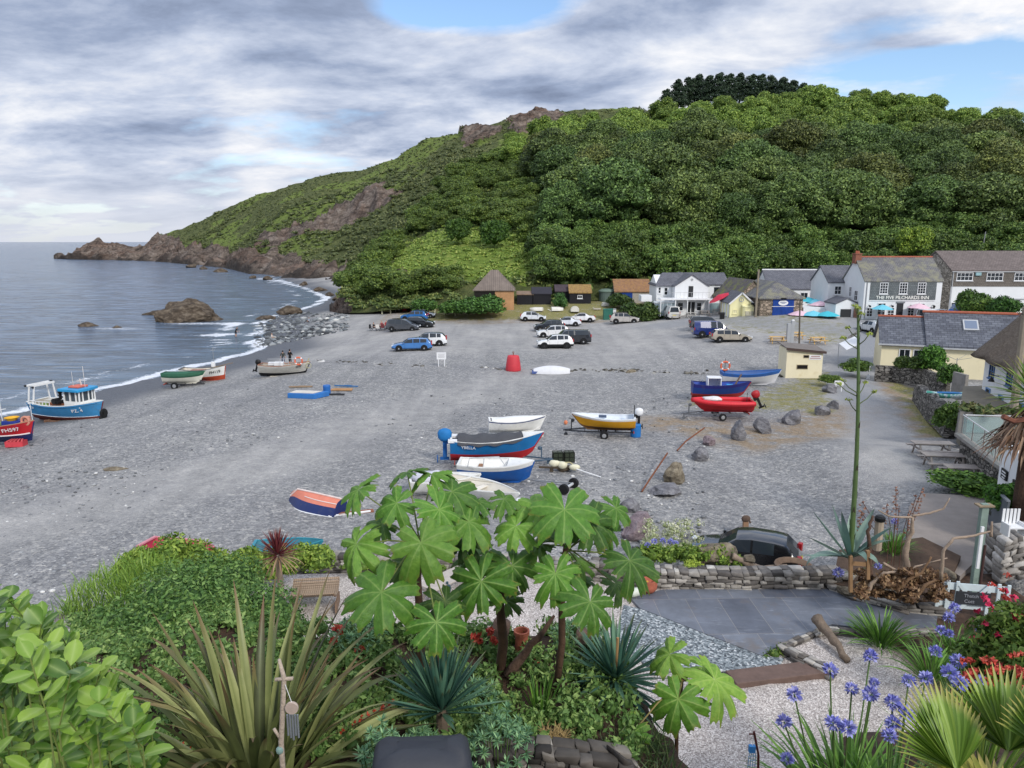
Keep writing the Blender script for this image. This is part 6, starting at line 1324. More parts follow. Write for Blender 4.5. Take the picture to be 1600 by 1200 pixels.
p = gp(640, 800, 0); b = hull_boat('open_boat', 'white boat with a folded white cover behind the big leaves', 'boat', (p.x - .3, p.y + 2.2, .15), .15, Hull(3.6, 1.6, .7, .75, .2, .1, 2.3), (B_white, B_white, B_white), gun=B_white, inside=B_white); MB().ball((1.0, 0, .75), (.9, .6, .35), 10, 8, jit=.5, seed=4).build('folded_cover', mat('#c9c9d2', .8, .1), b, True)
# upturned salmon boat and oar
p = gb(502, 800); h = Hull(3.5, 1.5, .72, .8, .1, .08, 2.3, .35); t = thing('upturned_boat', 'upturned boat with a salmon bottom, navy sides and white gunwale', 'boat', (p.x + 1.05, p.y - .35, p.z + .76), (pi, 0, pi - .52))
us = [i / 22 for i in range(22)] + [.999]; mb = MB(); vs = [0, .12, .25, .42, .6, .8, 1.]
for i in range(22):
 for j in range(6):
  for sd in (-1, 1): mb.poly([h.pt(us[i], vs[j], sd), h.pt(us[i + 1], vs[j], sd), h.pt(us[i + 1], vs[j + 1], sd), h.pt(us[i], vs[j + 1], sd)], 0 if vs[j + 1] <= .42 else 1)
for j in range(6): mb.poly([h.pt(0, vs[j], 1), h.pt(0, vs[j], -1), h.pt(0, vs[j + 1], -1), h.pt(0, vs[j + 1], 1)], 1)
mb.build('hull', [mat('#d5826c', .75, .12, 2), boatpaint('#1f2f63')], t); MB().tube([h.pt(.0, 0) - Vector((0, 0, .02)), h.pt(.5, 0) - Vector((0, 0, .03)), h.pt(.86, 0) - Vector((0, 0, .03)), h.pt(.99, .3)], .045).build('keel', mat('#e3d3cc'), t)
for sd in (-1, 1): MB().tube([h.pt(u, .985, sd, 1.02) for u in us], .05, 6).build('gunwale', C_white, t); MB().tube([h.pt(u, .2, sd, 1.03) for u in us[:15]], .025, 6).build('bilge_runner', mat('#e3d3cc'), t)
o = thing('oar', 'brown and white oar lying beside the upturned boat', 'oar', gb(545, 806), .30); MB().tube([(-.9, 0, .08), (1.0, 0, .12)], .05).box((-.75, 0, .09), (.35, .2, .04)).build('white_blade', C_white, o); MB().box((.35, .1, .1), (1.6, .28, .07)).build('brown_board', mat('#8d5a43', .8, .2), o)
o = MB().box((0, 0, .05), (1.1, .25, .06)).build('board', mat('#a8c6d4', .7), None, loc=gb(470, 790), rot=-.35); tag(o, 'pale blue white board half under the upturned boat', 'board')
# tips over the hedge
p = gp(292, 872, 0); hull_boat('dinghy', 'crimson dinghy showing over the garden hedge', 'boat', (p.x - 1.6, p.y, .05), -.25, Hull(3.2, 1.4, .6), (mat('#b32d44', .5),) * 3, gun=mat('#cf8a94', .5), inside=mat('#b8405a', .6))
p = gp(442, 872, 0); hull_boat('dinghy', 'teal dinghy showing behind the red leaved palm', 'boat', (p.x - 1.2, p.y, .0), .1, Hull(2.8, 1.3, .5), (mat('#2f7f92', .5),) * 3, gun=mat('#3b8ea0', .5), inside=mat('#2f7486', .6))
# yellow boat on trailer + barrel
p = gb(940, 683); tr = trailer('black trailer carrying the yellow boat', (p.x + 2.0, p.y, p.z), pi - .10, 4.4, 1.5, .42, mat('#22252a', .6), wx=.42, R=.27); h = Hull(4.1, 1.6, .75, .85, .3, .12, 2.4, .4)
b = hull_boat('rowing_boat', 'yellow and white open boat with a white outboard on a black trailer', 'boat', (p.x + 2.15, p.y, p.z + .52), pi - .10, h, (boatpaint('#d69a1c'), mat('#6a4a2a', .7), B_white), stripe=.22, top=.86, gun=mat('#e4e8ec', .5), inside=mat('#d6dde4', .6, .06), thwarts=(.2, .55), thw=mat('#b8c6d2', .6)); outboard(b, -.05, 0, .95, C_white); MB().tube([(.1, .4, .9), (.1, .4, 1.7)], .03).build('tiller_pole', C_dark, b); MB().box((2.1, -.1, .8), (.5, .3, .12)).build('locker', mat('#4d5a70'), b)
o = thing('barrel', 'blue plastic barrel standing under the white outboard', 'barrel', gb(993, 683)); MB().lathe([(.30, 0), (.34, .08), (.34, .55), (.35, .6), (.34, .65), (.33, .85), (.28, .92)], n=18).build('drum', mat('#2170b6', .5, .1), o)
o = MB().ball((0, 0, .14), (.14, .14, .16)).build('float', mat('#d8825a', .6), None, loc=gb(884, 663)); tag(o, 'small orange float beside the yellow boat trailer', 'float')
# red rigid inflatable on trailer
p = gb(1125, 653); tr = trailer('dark trailer under the red inflatable boat', (p.x + 1.8, p.y, p.z), pi + .06, 4.6, 1.5, .42, mat('#5a5d62', .6), wx=.42, R=.27); h = Hull(4.3, 1.8, .72, .86, .12, .08, 3.0, .55); rr = pi + .06 - .14
b = hull_boat('inflatable_boat', 'red hard hulled safety boat with thick tubes and a black outboard on a trailer', 'boat', (p.x + 2.3, p.y, p.z + .5), rr, h, (mat('#c8222c', .5, .08),) * 3, gun=mat('#d22c36', .5), inside=mat('#b32630', .6), thwarts=(.35,), thw=mat('#c43a40', .6))
for sd in (-1, 1): MB().tube([h.pt(u, .93, sd, 1.03) for u in us], .17, 9).build('tube', mat('#d42a35', .5, .06), b, True); MB().tube([h.pt(u, .93, sd, 1.03) + Vector((0, sd * .15, -.02)) for u in us[:-2]], .025, 5).build('grab_line', mat('#8e1d25'), b)
MB().ball((2.9, .2, .9), (.75, .5, .18), 10, 6, jit=.3).build('white_bag', mat('#dcd9d9', .8), b, True); outboard(b, -.1, 0, .95, mat('#a8262c', .5), C_black, 1.1, .45); MB().tube([(.5, .3, .7), (.5, .3, 1.4)], .02).build('aerial', C_dark, b)
# dark blue boat and blue white boat behind it
p = gb(1100, 633); h = Hull(4.6, 1.9, 1.05, .8, .25, .12, 2.4, .3); b = hull_boat('work_boat', 'dark blue open boat with a white console behind the red inflatable', 'boat', (p.x - .5, p.y + 2.0, p.z + .25), -.1, h, (boatpaint('#1d3f8c'), mat('#9c2c2c', .7), boatpaint('#27287a')), stripe=.32, top=.8, gun=boatpaint('#232a66'), inside=mat('#2a49a0', .6, .1), thwarts=())
MB().box((1.2, .1, 1.25), (.08, .9, .8)).box((1.7, .1, 1.6), (1.1, .95, .08)).box((2.2, .1, 1.25), (.08, .9, .8)).box((1.7, .5, 1.2), (1.0, .06, .8)).build('console', C_white, b, bevel=.02); MB().box((2.9, -.2, .9), (.5, .45, .4)).box((2.2, -.2, .8), (.4, .4, .3)).build('blue_crate', mat('#2f8fd0', .6), b); MB().tube([(.9, .6, 1.1), (.9, .6, 2.6)], .02).build('aerial', C_alu, b); MB().beam((3.2, -.3, .9), (3.8, .0, 1.9), .09).beam((3.3, -.5, .9), (3.4, -.5, 1.5), .07).build('hauler_arm', mat('#6e5a4c'), b)
p = gb(1134, 606); h = Hull(5.2, 1.9, .95, .72, .36, .1, 2.3, .15); b = hull_boat('rowing_boat', 'white boat with a blue top strake and an orange lifebuoy, nearest the cream hut', 'boat', (p.x - .1, p.y + 1.2, p.z + .15), -.05, h, (mat('#cfcfd2', .6, .1), mat('#cfcfd2', .6, .1), boatpaint('#2d5fa6')), stripe=.3, top=.74, gun=boatpaint('#2d66b4'), inside=mat('#3d5f96', .6, .1), thw=mat('#4a73b0', .6)); lifebuoy(b, (.35, .2, 1.55), .38); MB().tube([(.35, .3, .9), (.35, .3, 2.2)], .025).build('stern_pole', C_dark, b)
# blue and green kayak, upturned hulls by the huts
o = thing('kayak', 'turquoise and white kayak lying on the stone wall', 'kayak', gpt(1481, 622, 1.2), -.12); mb = MB(); mb.loft([[Vector((-1.5 + 3 * u, .42 * sin(pi * (.06 + .88 * u)) ** .7 * cos(a), .2 + .22 * sin(a) + .12 * (2 * u - 1) ** 2)) for a in [2 * pi * k / 10 for k in range(10)]] for u in [i / 12 for i in range(13)]]); mb.build('kayak_hull', mat('#5fc0a6', .4, .3, 1.5, col2='#e4f0f0', c2=(.48, .56)), o, True); MB().ball((0, -.02, .4), (1.2, .3, .07)).build('cockpit', mat('#1f7fc0', .5), o, True)
def upturned(label, p, rz, L, W, Hh, m, name='upturned_dinghy'):
 o = thing(name, label, 'boat', p, rz); mb = MB(); mb.loft([[Vector((-L / 2 + L * u, W / 2 * (1 - max(0, (u - .5) / .5) ** 2.2 if u > .5 else 1 - .15 * (1 - 2 * u)) * cos(a), Hh * (1 - .25 * u ** 3) * sin(a) ** .7)) for a in [pi * k / 8 for k in range(9)]] for u in [i / 10 * .99 for i in range(11)]], closed=False); mb.poly(mb.v[:9]); mb.build('hull', m, o, True); MB().tube([(-L / 2, 0, Hh), (L * .2, 0, Hh * .97), (L * .46, 0, Hh * .6)], .03).build('keel', mat('#bdb9ae'), o); return o
w_ = mat('#d8d5cc', .7, .12, 2)
upturned('white upturned dinghy in the grass left of the black huts', gb(838, 484), 2.9, 2.2, 1.3, .55, w_); upturned('white upturned dinghy in front of the bush between the huts', gb(871, 484), .1, 2.0, 1.2, .6, w_); upturned('white upturned dinghy in front of the hut with the lichen roof', gb(898, 485), 1.5, 2.4, 1.5, .85, w_)
upturned('long white upturned hull leaning beside the green tank', gb(952, 478), .35, 2.6, .9, .6, w_); upturned('white upturned hull among the green bed by the picnic tables', (21.3, 33.2, 1.15), -.5, 1.6, .7, .55, C_white); o = MB().box((0, 0, .1), (1.0, .14, .1), mat=Matrix.Rotation(.5, 3, 'Y')).build('plank', w_, None, loc=gb(860, 485)); tag(o, 'short white plank in the grass between the upturned dinghies', 'plank')
o = MB().box((0, 0, .25), (.9, .1, .1), mat=Matrix.Rotation(.5, 3, 'Y')).box((.3, .1, .2), (1.2, .4, .2)).build('timber_scrap', mat('#b9b3a6', .9), None, loc=gb(930, 484)); tag(o, 'heap of pale scrap timber in front of the green tank', 'scrap timber')
# ------------------------------------------------------------------ boulders along the track
BD = [(1053, 752, .9, 1.15, 'brown', 'tall brown lichen covered boulder with a flat pale one in front'), (1041, 768, 1.5, .42, 'grey', 'long flat pale boulder leaning in front of the tall brown one'), (1094, 717, .85, .75, 'grey', 'blue grey boulder with a reddish patch, tilted right'), (1107, 694, .75, .5, 'pink', 'flat purplish boulder behind the blue grey one'),
      (1152, 686, .75, 1.25, 'grey', 'pointed dark grey boulder at the left end of the grassy strip'), (1192, 675, .85, 1.05, 'grey', 'upright grey boulder second from the left in the track row'), (1237, 661, 1.1, .95, 'grey', 'broad rounded grey boulder in the middle of the track row'), (1282, 648, .9, .75, 'grey', 'dark squarish boulder in the track row right of the broad one'), (1303, 638, .75, .8, 'grey', 'smooth pale grey boulder near the right end of the track row'), (1297, 614, .8, .7, 'grey', 'dark boulder beside the small white sign'),
      (985, 798, .7, .55, 'grey', 'flat dark boulder behind the big leaves'), (995, 835, 1.15, 1.0, 'pink', 'large purplish boulder rising behind the big leaves'), (1080, 848, .6, .5, 'grey', 'grey boulder beside the roof of the black car')]
for i, (px, py, w_, h_, mk, lb_) in enumerate(BD):
 p = gb(px, py); rock(lb_, (p.x, p.y, p.z + h_ * .3), (w_ * .8, w_ * .7, h_ * .8), U(0, 3), 60 + i, dict(brown=M_rock_brown, grey=M_rock_grey, pink=M_rock_pink)[mk], group=None)
for a, b, lb_ in (((1003, 770), (1042, 728), 'rusty bent iron bar leaning on the tall brown boulder'), ((1058, 706), (1100, 686), 'rusty iron bar lying across the purplish boulder')):
 A_, B_ = gb(*a), gb(*b); o = MB().tube([A_ + Vector((0, 0, .08)), A_.lerp(B_, .3) + Vector((0, 0, .42 if a[0] > 1050 else .3)), B_ + Vector((0, 0, .75))], .045).build('iron_bar', C_rust); tag(o, lb_, 'iron bar')
rock('pale flat stone in the shingle at the left, with brown weed on it', gb(183, 733), (.75, .3, .14), .1, 90, M_rock_brown, 'stone', 'stone'); rock('small dark stone alone on the shingle at the far left', gb(39, 762), (.25, .2, .16), .1, 91, M_rock_grey, 'stone', 'stone'); rock('pale boulder fragment and driftwood on the stone line', gb(985, 582), (.7, .35, .35), .1, 92, M_rock_brown, 'stone', 'stone'); rock('large white stone on the line of stones left of the blue estate', gb(503, 566), (.6, .35, .28), .1, 93, mat('#cfcecb', .8), 'stone', 'stone')
# nets and coiled rope on the working boats
for b_, c_, r_ in ((pz, (1.2, -.2, 1.15), .42), (fh, (2.6, .2, .95), .4)):
 k = MB()
 for i in range(9): k.torus((c_[0] + U(-.12, .12), c_[1] + U(-.12, .12), c_[2] + .03 * i), r_ * U(.5, 1), .03, 14, 5, axis='z')
 k.build('rope_coil', mat('#7f9a5a', .9, .3, 8), b_, True)
# ------------------------------------------------------------------ people
SKIN = mat('#c59a82', .6, .05); HAIR = mat('#2b211b', .8)
def person(label, loc, rz, pose='stand', top='#2c2f2c', leg='#394150', shorts=False, hair='#2b211b', scale=1., group=None):
 J = {'pel': (0, 0, .93), 'chest': (0, 0, 1.25), 'sh': (0, 0, 1.42), 'neck': (0, .0, 1.52), 'head': (0, -.01, 1.66), 'crown': (0, 0, 1.76)}
 for s, n in ((1, 'l'), (-1, 'r')):
  J['hip' + n] = (s * .1, 0, .9); J['kn' + n] = (s * .11, -.02, .5); J['an' + n] = (s * .11, .02, .08); J['to' + n] = (s * .12, -.15, .04)
  J['sd' + n] = (s * .19, 0, 1.41); J['el' + n] = (s * .26, .03, 1.14); J['wr' + n] = (s * .27, -.06, .9); J['ha' + n] = (s * .27, -.10, .80)
 if pose == 'fold':
  for s, n in ((1, 'l'), (-1, 'r')): J['el' + n] = (s * .27, -.04, 1.14); J['wr' + n] = (s * .02, -.2, 1.2); J['ha' + n] = (-s * .07, -.2, 1.22)
 if pose in ('sit', 'ground'):
  for k in J: J[k] = (J[k][0], J[k][1], J[k][2] - (.48 if pose == 'sit' else .80))
  zz = .45 if pose == 'sit' else .12
  for s, n in ((1, 'l'), (-1, 'r')):
   J['hip' + n] = (s * .1, 0, zz + .0); J['kn' + n] = (s * .13, -.45, zz + (.03 if pose == 'sit' else .28)); J['an' + n] = (s * .13, -.48 if pose == 'sit' else -.78, .08); J['to' + n] = (s * .14, -.64 if pose == 'sit' else -.92, .05)
   J['el' + n] = (s * .26, -.08, J['sh'][2] - .28); J['wr' + n] = (s * .18, -.32, J['sh'][2] - .34); J['ha' + n] = (s * .16, -.42, J['sh'][2] - .36)
  if pose == 'ground': J['pel'] = (0, 0, .14)
 if pose == 'bend':
  for k in ('chest', 'sh', 'neck', 'head', 'crown', 'sdl', 'sdr'): x, y, z = J[k]; J[k] = (x, -.5 * (z - .93), .93 + .85 * (z - .93))
  for s, n in ((1, 'l'), (-1, 'r')): J['el' + n] = (s * .25, -.4, 1.05); J['wr' + n] = (s * .2, -.55, .85); J['ha' + n] = (s * .2, -.6, .75)
 R = dict(pel=.13, chest=.145, sh=.11, neck=.058, head=.10, crown=.075)
 for n in 'lr': R.update({'hip' + n: .095, 'kn' + n: .062, 'an' + n: .042, 'to' + n: .035, 'sd' + n: .06, 'el' + n: .042, 'wr' + n: .03, 'ha' + n: .035})
 E = [('pel', 'chest'), ('chest', 'sh'), ('sh', 'neck'), ('neck', 'head'), ('head', 'crown')]
 for n in 'lr': E += [('pel', 'hip' + n), ('hip' + n, 'kn' + n), ('kn' + n, 'an' + n), ('an' + n, 'to' + n), ('sh', 'sd' + n), ('sd' + n, 'el' + n), ('el' + n, 'wr' + n), ('wr' + n, 'ha' + n)]
 ks = list(J); me = bpy.data.meshes.new('person'); me.from_pydata([J[k] for k in ks], [(ks.index(a), ks.index(b)) for a, b in E], [])
 o = bpy.data.objects.new('tmp', me); COL.objects.link(o); o.modifiers.new('s', 'SKIN'); o.modifiers.new('d', 'SUBSURF').levels = 1
 for i, k in enumerate(ks): me.skin_vertices[0].data[i].radius = (R[k], R[k] * (.75 if k in ('chest', 'pel', 'sh') else 1)); me.skin_vertices[0].data[i].use_root = (k == 'pel')
 b = bpy.data.meshes.new_from_object(o.evaluated_get(bpy.context.evaluated_depsgraph_get())); bpy.data.objects.remove(o)
 b.materials.clear()
 for m in (SKIN, mat(top, .85, .15, 8), mat(leg, .85, .15, 8), mat(hair, .8), C_dark): b.materials.append(m)
 P = {k: Vector(v) for k, v in J.items()}
 def near(c, names): return min(((P[a] + (P[b_] - P[a]) * max(0, min(1, (c - P[a]).dot(P[b_] - P[a]) / max(1e-6, (P[b_] - P[a]).length_squared))) - c).length for a, b_ in names))
 seg = {'t': [('pel', 'chest'), ('chest', 'sh'), ('sh', 'sdl'), ('sh', 'sdr')], 'u': [('sdl', 'ell'), ('sdr', 'elr')], 'f': [('ell', 'wrl'), ('elr', 'wrr'), ('wrl', 'hal'), ('wrr', 'har')], 'th': [('pel', 'hipl'), ('pel', 'hipr'), ('hipl', 'knl'), ('hipr', 'knr')], 'sn': [('knl', 'anl'), ('knr', 'anr')], 'ft': [('anl', 'tol'), ('anr', 'tor')], 'h': [('neck', 'head'), ('head', 'crown'), ('sh', 'neck')]}
 for f in b.polygons:
  c = f.center; k = min(seg, key=lambda q: near(c, seg[q])); mi = dict(t=1, u=1, f=0, th=2, sn=0 if shorts else 2, ft=4, h=0)[k]
  if k == 'h' and (c.z > P['head'].z + .03 or (c.y > P['head'].y + .03 and c.z > P['neck'].z + .02)): mi = 3
  f.material_index = mi; f.use_smooth = True
 b.name = 'person'; o = link('person', b, None, loc, rz); o.scale = (scale,) * 3; return tag(o, label, 'person', group)
p = gb(443, 572); person('person in a dark top and blue shorts standing behind the grey boat', p, pi, 'stand', '#3a3d38', '#46506a', True)
p = gb(454, 573); person('taller person in a black T-shirt and black shorts standing with folded arms', p, pi - .4, 'fold', '#17181a', '#1d1e22', True, scale=1.1)
p = gb(369, 530); person('bather at the water edge, dark hair and dark swimsuit', (p.x, p.y, max(p.z, SEA - .1)), 1.2, 'bend', '#1e2026', '#2a2c33', True)
p = gb(425, 530); person('person in pale clothes sitting on the cobbles at the water end', p, 1.5, 'ground', '#cfc0b6', '#a8a49c')
p = gb(483, 504); person('person in dark trousers and pale top sitting on the shingle', p, -1.3, 'ground', '#a9b4c4', '#202227')
p = gb(539, 488); person('person in dark purple clothes sitting at the foot of the bushy cliff', p, 0, 'ground', '#3c3a52', '#2a2a3c'); p = gb(545, 488); person('person in a pale top sitting at the foot of the bushy cliff', p, .3, 'ground', '#b8a9a4', '#33334a')
p0 = gb(594, 516)
for dx, dy, rz, tp_, lb_ in ((-1.0, .2, 1.2, '#24262c', 'picnicker in dark clothes at the left end of the picnic group'), (.1, .9, 0, '#8e4448', 'picnicker in a dull red top behind the folding table'), (.8, 1.0, -.3, '#b9474d', 'picnicker in a bright red top behind the folding table'), (1.5, .3, -1.2, '#17181a', 'picnicker in black at the right end of the picnic group')):
 person(lb_, (p0.x + dx, p0.y + dy, G(p0.x + dx, p0.y + dy)), rz, 'sit', tp_, '#2a2d36')
def camp_chair(label, loc, rz, m):
 o = thing('camping_chair', label, 'chair', loc, rz); MB().box((0, 0, .42), (.5, .45, .04)).build('seat', m, o); MB().box((0, .24, .72), (.5, .04, .55)).build('backrest', m, o)
 for s in (-1, 1): MB().beam((s * .25, -.22, 0), (s * .25, .22, .42), .03).beam((s * .25, .22, 0), (s * .25, -.22, .42), .03).beam((s * .27, -.22, .6), (s * .27, .22, .62), .04).build('leg', C_dark, o)
for dx, dy, rz, c, lb_ in ((-1.35, .2, 1.2, '#23252b', 'dark camping chair at the left end of the picnic group'), (-.25, -.6, pi, '#d4d0cb', 'white camping chair with its back to the beach'), (.5, -.6, pi, '#6e3236', 'dull red camping chair in the middle of the picnic group'), (1.15, -.65, pi + .2, '#c4333a', 'bright red camping chair nearest the dark people carrier')): camp_chair(lb_, (p0.x + dx, p0.y + dy, G(p0.x + dx, p0.y + dy)), rz, mat(c, .8))
o = thing('folding_table', 'low folding table in the picnic group', 'table', (p0.x + .2, p0.y + .2, p0.z)); MB().box((0, 0, .6), (1.2, .6, .04)).build('tabletop', mat('#5a4a44'), o);
for s in (-1, 1): MB().beam((s * .5, -.25, 0), (s * .3, .25, .6), .03).build('leg', C_dark, o)
# cafe furniture
p0 = gb(1090, 495)
for i, (dx, dy, lb_) in enumerate(((-3.2, .3, 'cafe table at the left end of the forecourt'), (-1.0, -.2, 'cafe table in front of the dark doors'), (1.0, .0, 'cafe table in the middle of the forecourt'), (2.9, .1, 'cafe table at the right end of the forecourt'))):
 x, y = p0.x + dx, p0.y + dy; picnic(lb_, (x, y, G(x, y)), U(-.1, .1), mat('#a9a6a0' if i % 2 else '#8d857c', .8), 1.5)
# ------------------------------------------------------------------ garden ground
def gz(x, y):
 x = np.asarray(x, float); y = np.asarray(y, float)
 k = sm((x - 1.1) / 1.2); L = sm((-x - 3.6) / 2.6)
 ey = 9.7 - 2.5 * k + 6.3 * L; up = (6.95 - .35 * k - np.maximum(0, y - 9) * .36 * L) * (1 - sm((-x - 8.6) / 2.2)) - .7 * sm((-x - 8.6) / 2.2)
 lowz = 1.0 - 1.7 * sm((-x - 8.8) / 2.2)
 z = lowz + (up - lowz) * (1 - sm((y - ey) / (1.6 + 3 * L)))
 z = z - .5 * (1 - sm((y - 6.75) / .3)) * (1 - k) + 3.6 * sm((4.6 - y) / 3.6)
 rb = sm((x - 4.6) / 1.4); zr = np.where(y < 6.9, 6.6, 6.6 - (y - 6.9) * .55); zr = lowz + (zr - lowz) * (1 - sm((y - 11.5) / 1.5))
 z = np.where(rb > 0, np.maximum(z, 1 + (zr - 1) * rb), z)
 return z
def GZ(x, y): return float(gz(x, y))
def gg(px, py):
 lo, hi = .5, 80.; d = ray(px, py)
 for i in range(400):
  Y = 1 + i * .1; p = at(px, py, Y)
  if p.z <= GZ(p.x, p.y): break
 return Vector((p.x, p.y, GZ(p.x, p.y)))
n = N('white_gravel'); pos = n.tc.outputs['Object']; v = n.n('ShaderNodeTexVoronoi', i_Scale=34.); n.l(pos, v.inputs['Vector']); s_ = n.n('ShaderNodeSeparateColor'); n.l(v.outputs['Color'], s_.inputs[0])
c = n.ramp(s_.outputs[0], [(0, '#7f7873'), (.3, '#a89f99'), (.7, '#c6bdb6'), (1, '#e6e0da')]); c = n.mix(1., c, n.ramp(n.noise(pos, .8, 5), [(.3, .86), (.7, 1.08)]), 'MULTIPLY')
c = n.mix(n.attr('soil')[2], c, n.ramp(n.noise(pos, 4, 5), [(.3, '#2c2019'), (.7, '#5b4536')])); n.base(c); n.set(.85); n.bump(v.outputs['Distance'], -.7 if False else .7, .02); M_grav = n.m
n = N('slate_chippings'); pos = n.tc.outputs['Object']; v = n.n('ShaderNodeTexVoronoi', i_Scale=17.); n.l(pos, v.inputs['Vector']); s_ = n.n('ShaderNodeSeparateColor'); n.l(v.outputs['Color'], s_.inputs[0])
n.base(n.ramp(s_.outputs[0], [(0, '#3f464b'), (.4, '#6f777b'), (.8, '#98a0a3'), (1, '#d2d5d5')])); n.set(.6); n.bump(v.outputs['Distance'], .8, .03); M_chip = n.m
n = N('slate_paving'); pos = n.tc.outputs['Object']; b_ = n.n('ShaderNodeTexBrick', i_Scale=1., i_Mortar_Size=.007, i_Brick_Width=1.05, i_Row_Height=2.2, offset=.5); n.l(n.map(pos, (1, 1, 1), (0, 0, -.03)), b_.inputs[0])
for i, q in ((1, '#5a5f6a'), (2, '#70757e'), (3, '#958f88')): b_.inputs[i].default_value = (*lin(q), 1)
ve = n.ramp(n.noise(n.map(pos, (.6, 3.5, 1), (0, 0, -.15)), 1.3, 6, .6, 1.5), [(.60, 0.), (.64, 1.), (.68, 0.)]); c = n.mix(n.math('MULTIPLY', ve, .35), b_.outputs[0], '#a9adb5'); c = n.mix(1., c, n.ramp(n.noise(pos, 1.5, 6, .65), [(.3, .74), (.7, 1.2)]), 'MULTIPLY'); c = n.mix(n.ramp(n.noise(pos, .8, 7, .7), [(.56, 0.), (.68, .6)]), c, '#6f655c'); n.base(c); n.set(.42, 0, .45); n.bump(n.noise(pos, 6, 5), .25, .02); M_slatep = n.m
xs = np.arange(-17, 17.3, .22); ys = np.concatenate([np.arange(1.0, 13, .18), np.arange(13, 24.9, .4)])
X, Y = np.meshgrid(xs, ys); Z = gz(X, Y); soilm = np.maximum(1 - sm((Y - (10.4 - 2.4 * sm((X - 1.1) / 1.2))) / .8), sm((-X - 7.5) / 1.5)) * 1.; soilm = np.maximum(soilm, sm((X - 8.6) / .6) * (Y > 20.2)); soilm = np.maximum(soilm, sm((X - 4.8) / .6) * (Y < 13.5)); soilm = np.maximum(soilm, sm((X - 10.6) / .6))
Z = Z + .04 * fbm(np.stack([X.ravel(), Y.ravel(), 0 * X.ravel()], 1) * 1.5, 3, 3).reshape(X.shape)
Z[-1] = -.5; Z[:, 0] = -.5; Z[:, -1] = -.3
gridmesh('garden_ground', X, Y, Z, M_grav, dict(soil=soilm))
def sheet(name, pts, m, z, th=.1):
 return tag(MB().prism([(*g2(px, py, z), z) for px, py in pts], (0, 0, -th)).build(name, m), kind='structure')
sheet('slate_patio', [(985, 934), (1035, 921), (1300, 920), (1330, 938), (1465, 962), (1462, 980), (1380, 985), (1300, 975), (1232, 1000), (1190, 1024), (1000, 950)], M_slatep, 1.075)
sheet('slate_chipping_path', [(975, 945), (1000, 951), (1190, 1025), (1225, 1028), (1215, 1045), (1135, 1048), (1010, 1040), (960, 1000)], M_chip, 1.055)
sheet('concrete_path', [(1420, 792), (1442, 770), (1545, 776), (1552, 850), (1500, 900), (1420, 850)], mat('#8d857f', .9, .15, 1.5, .2), 1.2, .8)
# dry stone walls built stone by stone
M_ds = rndmat([(0, '#4c4845'), (.35, '#6d6863'), (.7, '#8f8a83'), (.92, '#a9a49c'), (1, '#c2bdb4')], name='dry_stone')
M_ds2 = rndmat([(0, '#2f2c2a'), (.4, '#57524d'), (.8, '#7a746c'), (1, '#a8a198')], name='dry_stone')
def drystone(label, pts, h, th, sl=.34, sh=.12, name='dry_stone_wall', rot=0., m=None):
 V, Fs, Rn = [], [], []; P = [Vector(p) for p in pts]; k = 0
 cube = np.array([(x, y, z) for z in (-1, 1) for y in (-1, 1) for x in (-1, 1)], float); F0 = np.array([(0, 2, 3, 1), (4, 5, 7, 6), (0, 1, 5, 4), (2, 6, 7, 3), (1, 3, 7, 5), (0, 4, 6, 2)])
 for a, b in zip(P[:-1], P[1:]):
  L = (b - a).length; d = (b - a).normalized(); s = Vector((-d.y, d.x, 0)).normalized(); z = -.15
  while z < h:
   hh = sh * U(.6, 1.4); x = U(-.1, 0)
   while x < L:
    w_ = sl * U(.5, 1.6)
    for sd in (-1, 1):
     c = a + d * (x + w_ / 2) + s * (sd * th * .27 + U(-.035, .035)) + Vector((0, 0, z + hh / 2 + U(-.01, .01)))
     q = cube * np.array([w_ * .49, th * .26, hh * .49]) * (1 + rng.normal(size=(8, 3)) * .17); an = U(-.06, .06)
     W = np.stack([c.x + d.x * q[:, 0] + s.x * q[:, 1], c.y + d.y * q[:, 0] + s.y * q[:, 1], c.z + q[:, 2] + an * q[:, 0] + d.z * q[:, 0]], 1)
     V.append(W); Fs.append(F0 + k); k += 8; Rn.append(np.full(8, rng.random()))
    x += w_
   z += hh
 o = npmesh(name, np.concatenate(V), np.concatenate(Fs), m or M_ds, attrs=dict(rnd=np.concatenate(Rn)))
 bv = o.modifiers.new('bevel', 'BEVEL'); bv.width = .016; bv.segments = 1
 return tag(o, label, 'wall')
drystone('long low dry stone wall between the slate patio and the beach', [gpt(925, 905, .95), gpt(1020, 917, .95), gpt(1160, 919, .98), gpt(1310, 917, 1.0)], .62, .55)
drystone('ivy topped dry stone wall at the left back of the white gravel garden', [gpt(385, 897, .6), gpt(450, 893, .7), gpt(560, 889, .9), gpt(800, 893, .95), gpt(925, 905, .95)], .55, .5)
drystone('short dry stone retaining wall at the bottom centre, front of the planting bed', [at(752, 1205, 6.95), at(860, 1197, 6.9), at(965, 1212, 6.95), at(1020, 1250, 7.3)], .22, .3, .17, .07, m=M_ds2)
drystone('curved kerb of flat grey stones along the patio and driftwood bed', [gpt(1300, 921, 1.03), gpt(1345, 936, 1.03), gpt(1400, 952, 1.03), gpt(1465, 957, 1.08)], .2, .4, .5, .09)
drystone('low edging of upright grey slates beside the timber sleeper', [gpt(1222, 1020, 1.0), gpt(1240, 1030, 1.0), gpt(1285, 1052, 1.0)], .22, .3, .32, .1); drystone('thin stone edging along the front of the patio', [gpt(1222, 1012, 1.03), gpt(1290, 985, 1.03), gpt(1345, 992, 1.03), gpt(1460, 988, 1.05)], .06, .22, .3, .07)
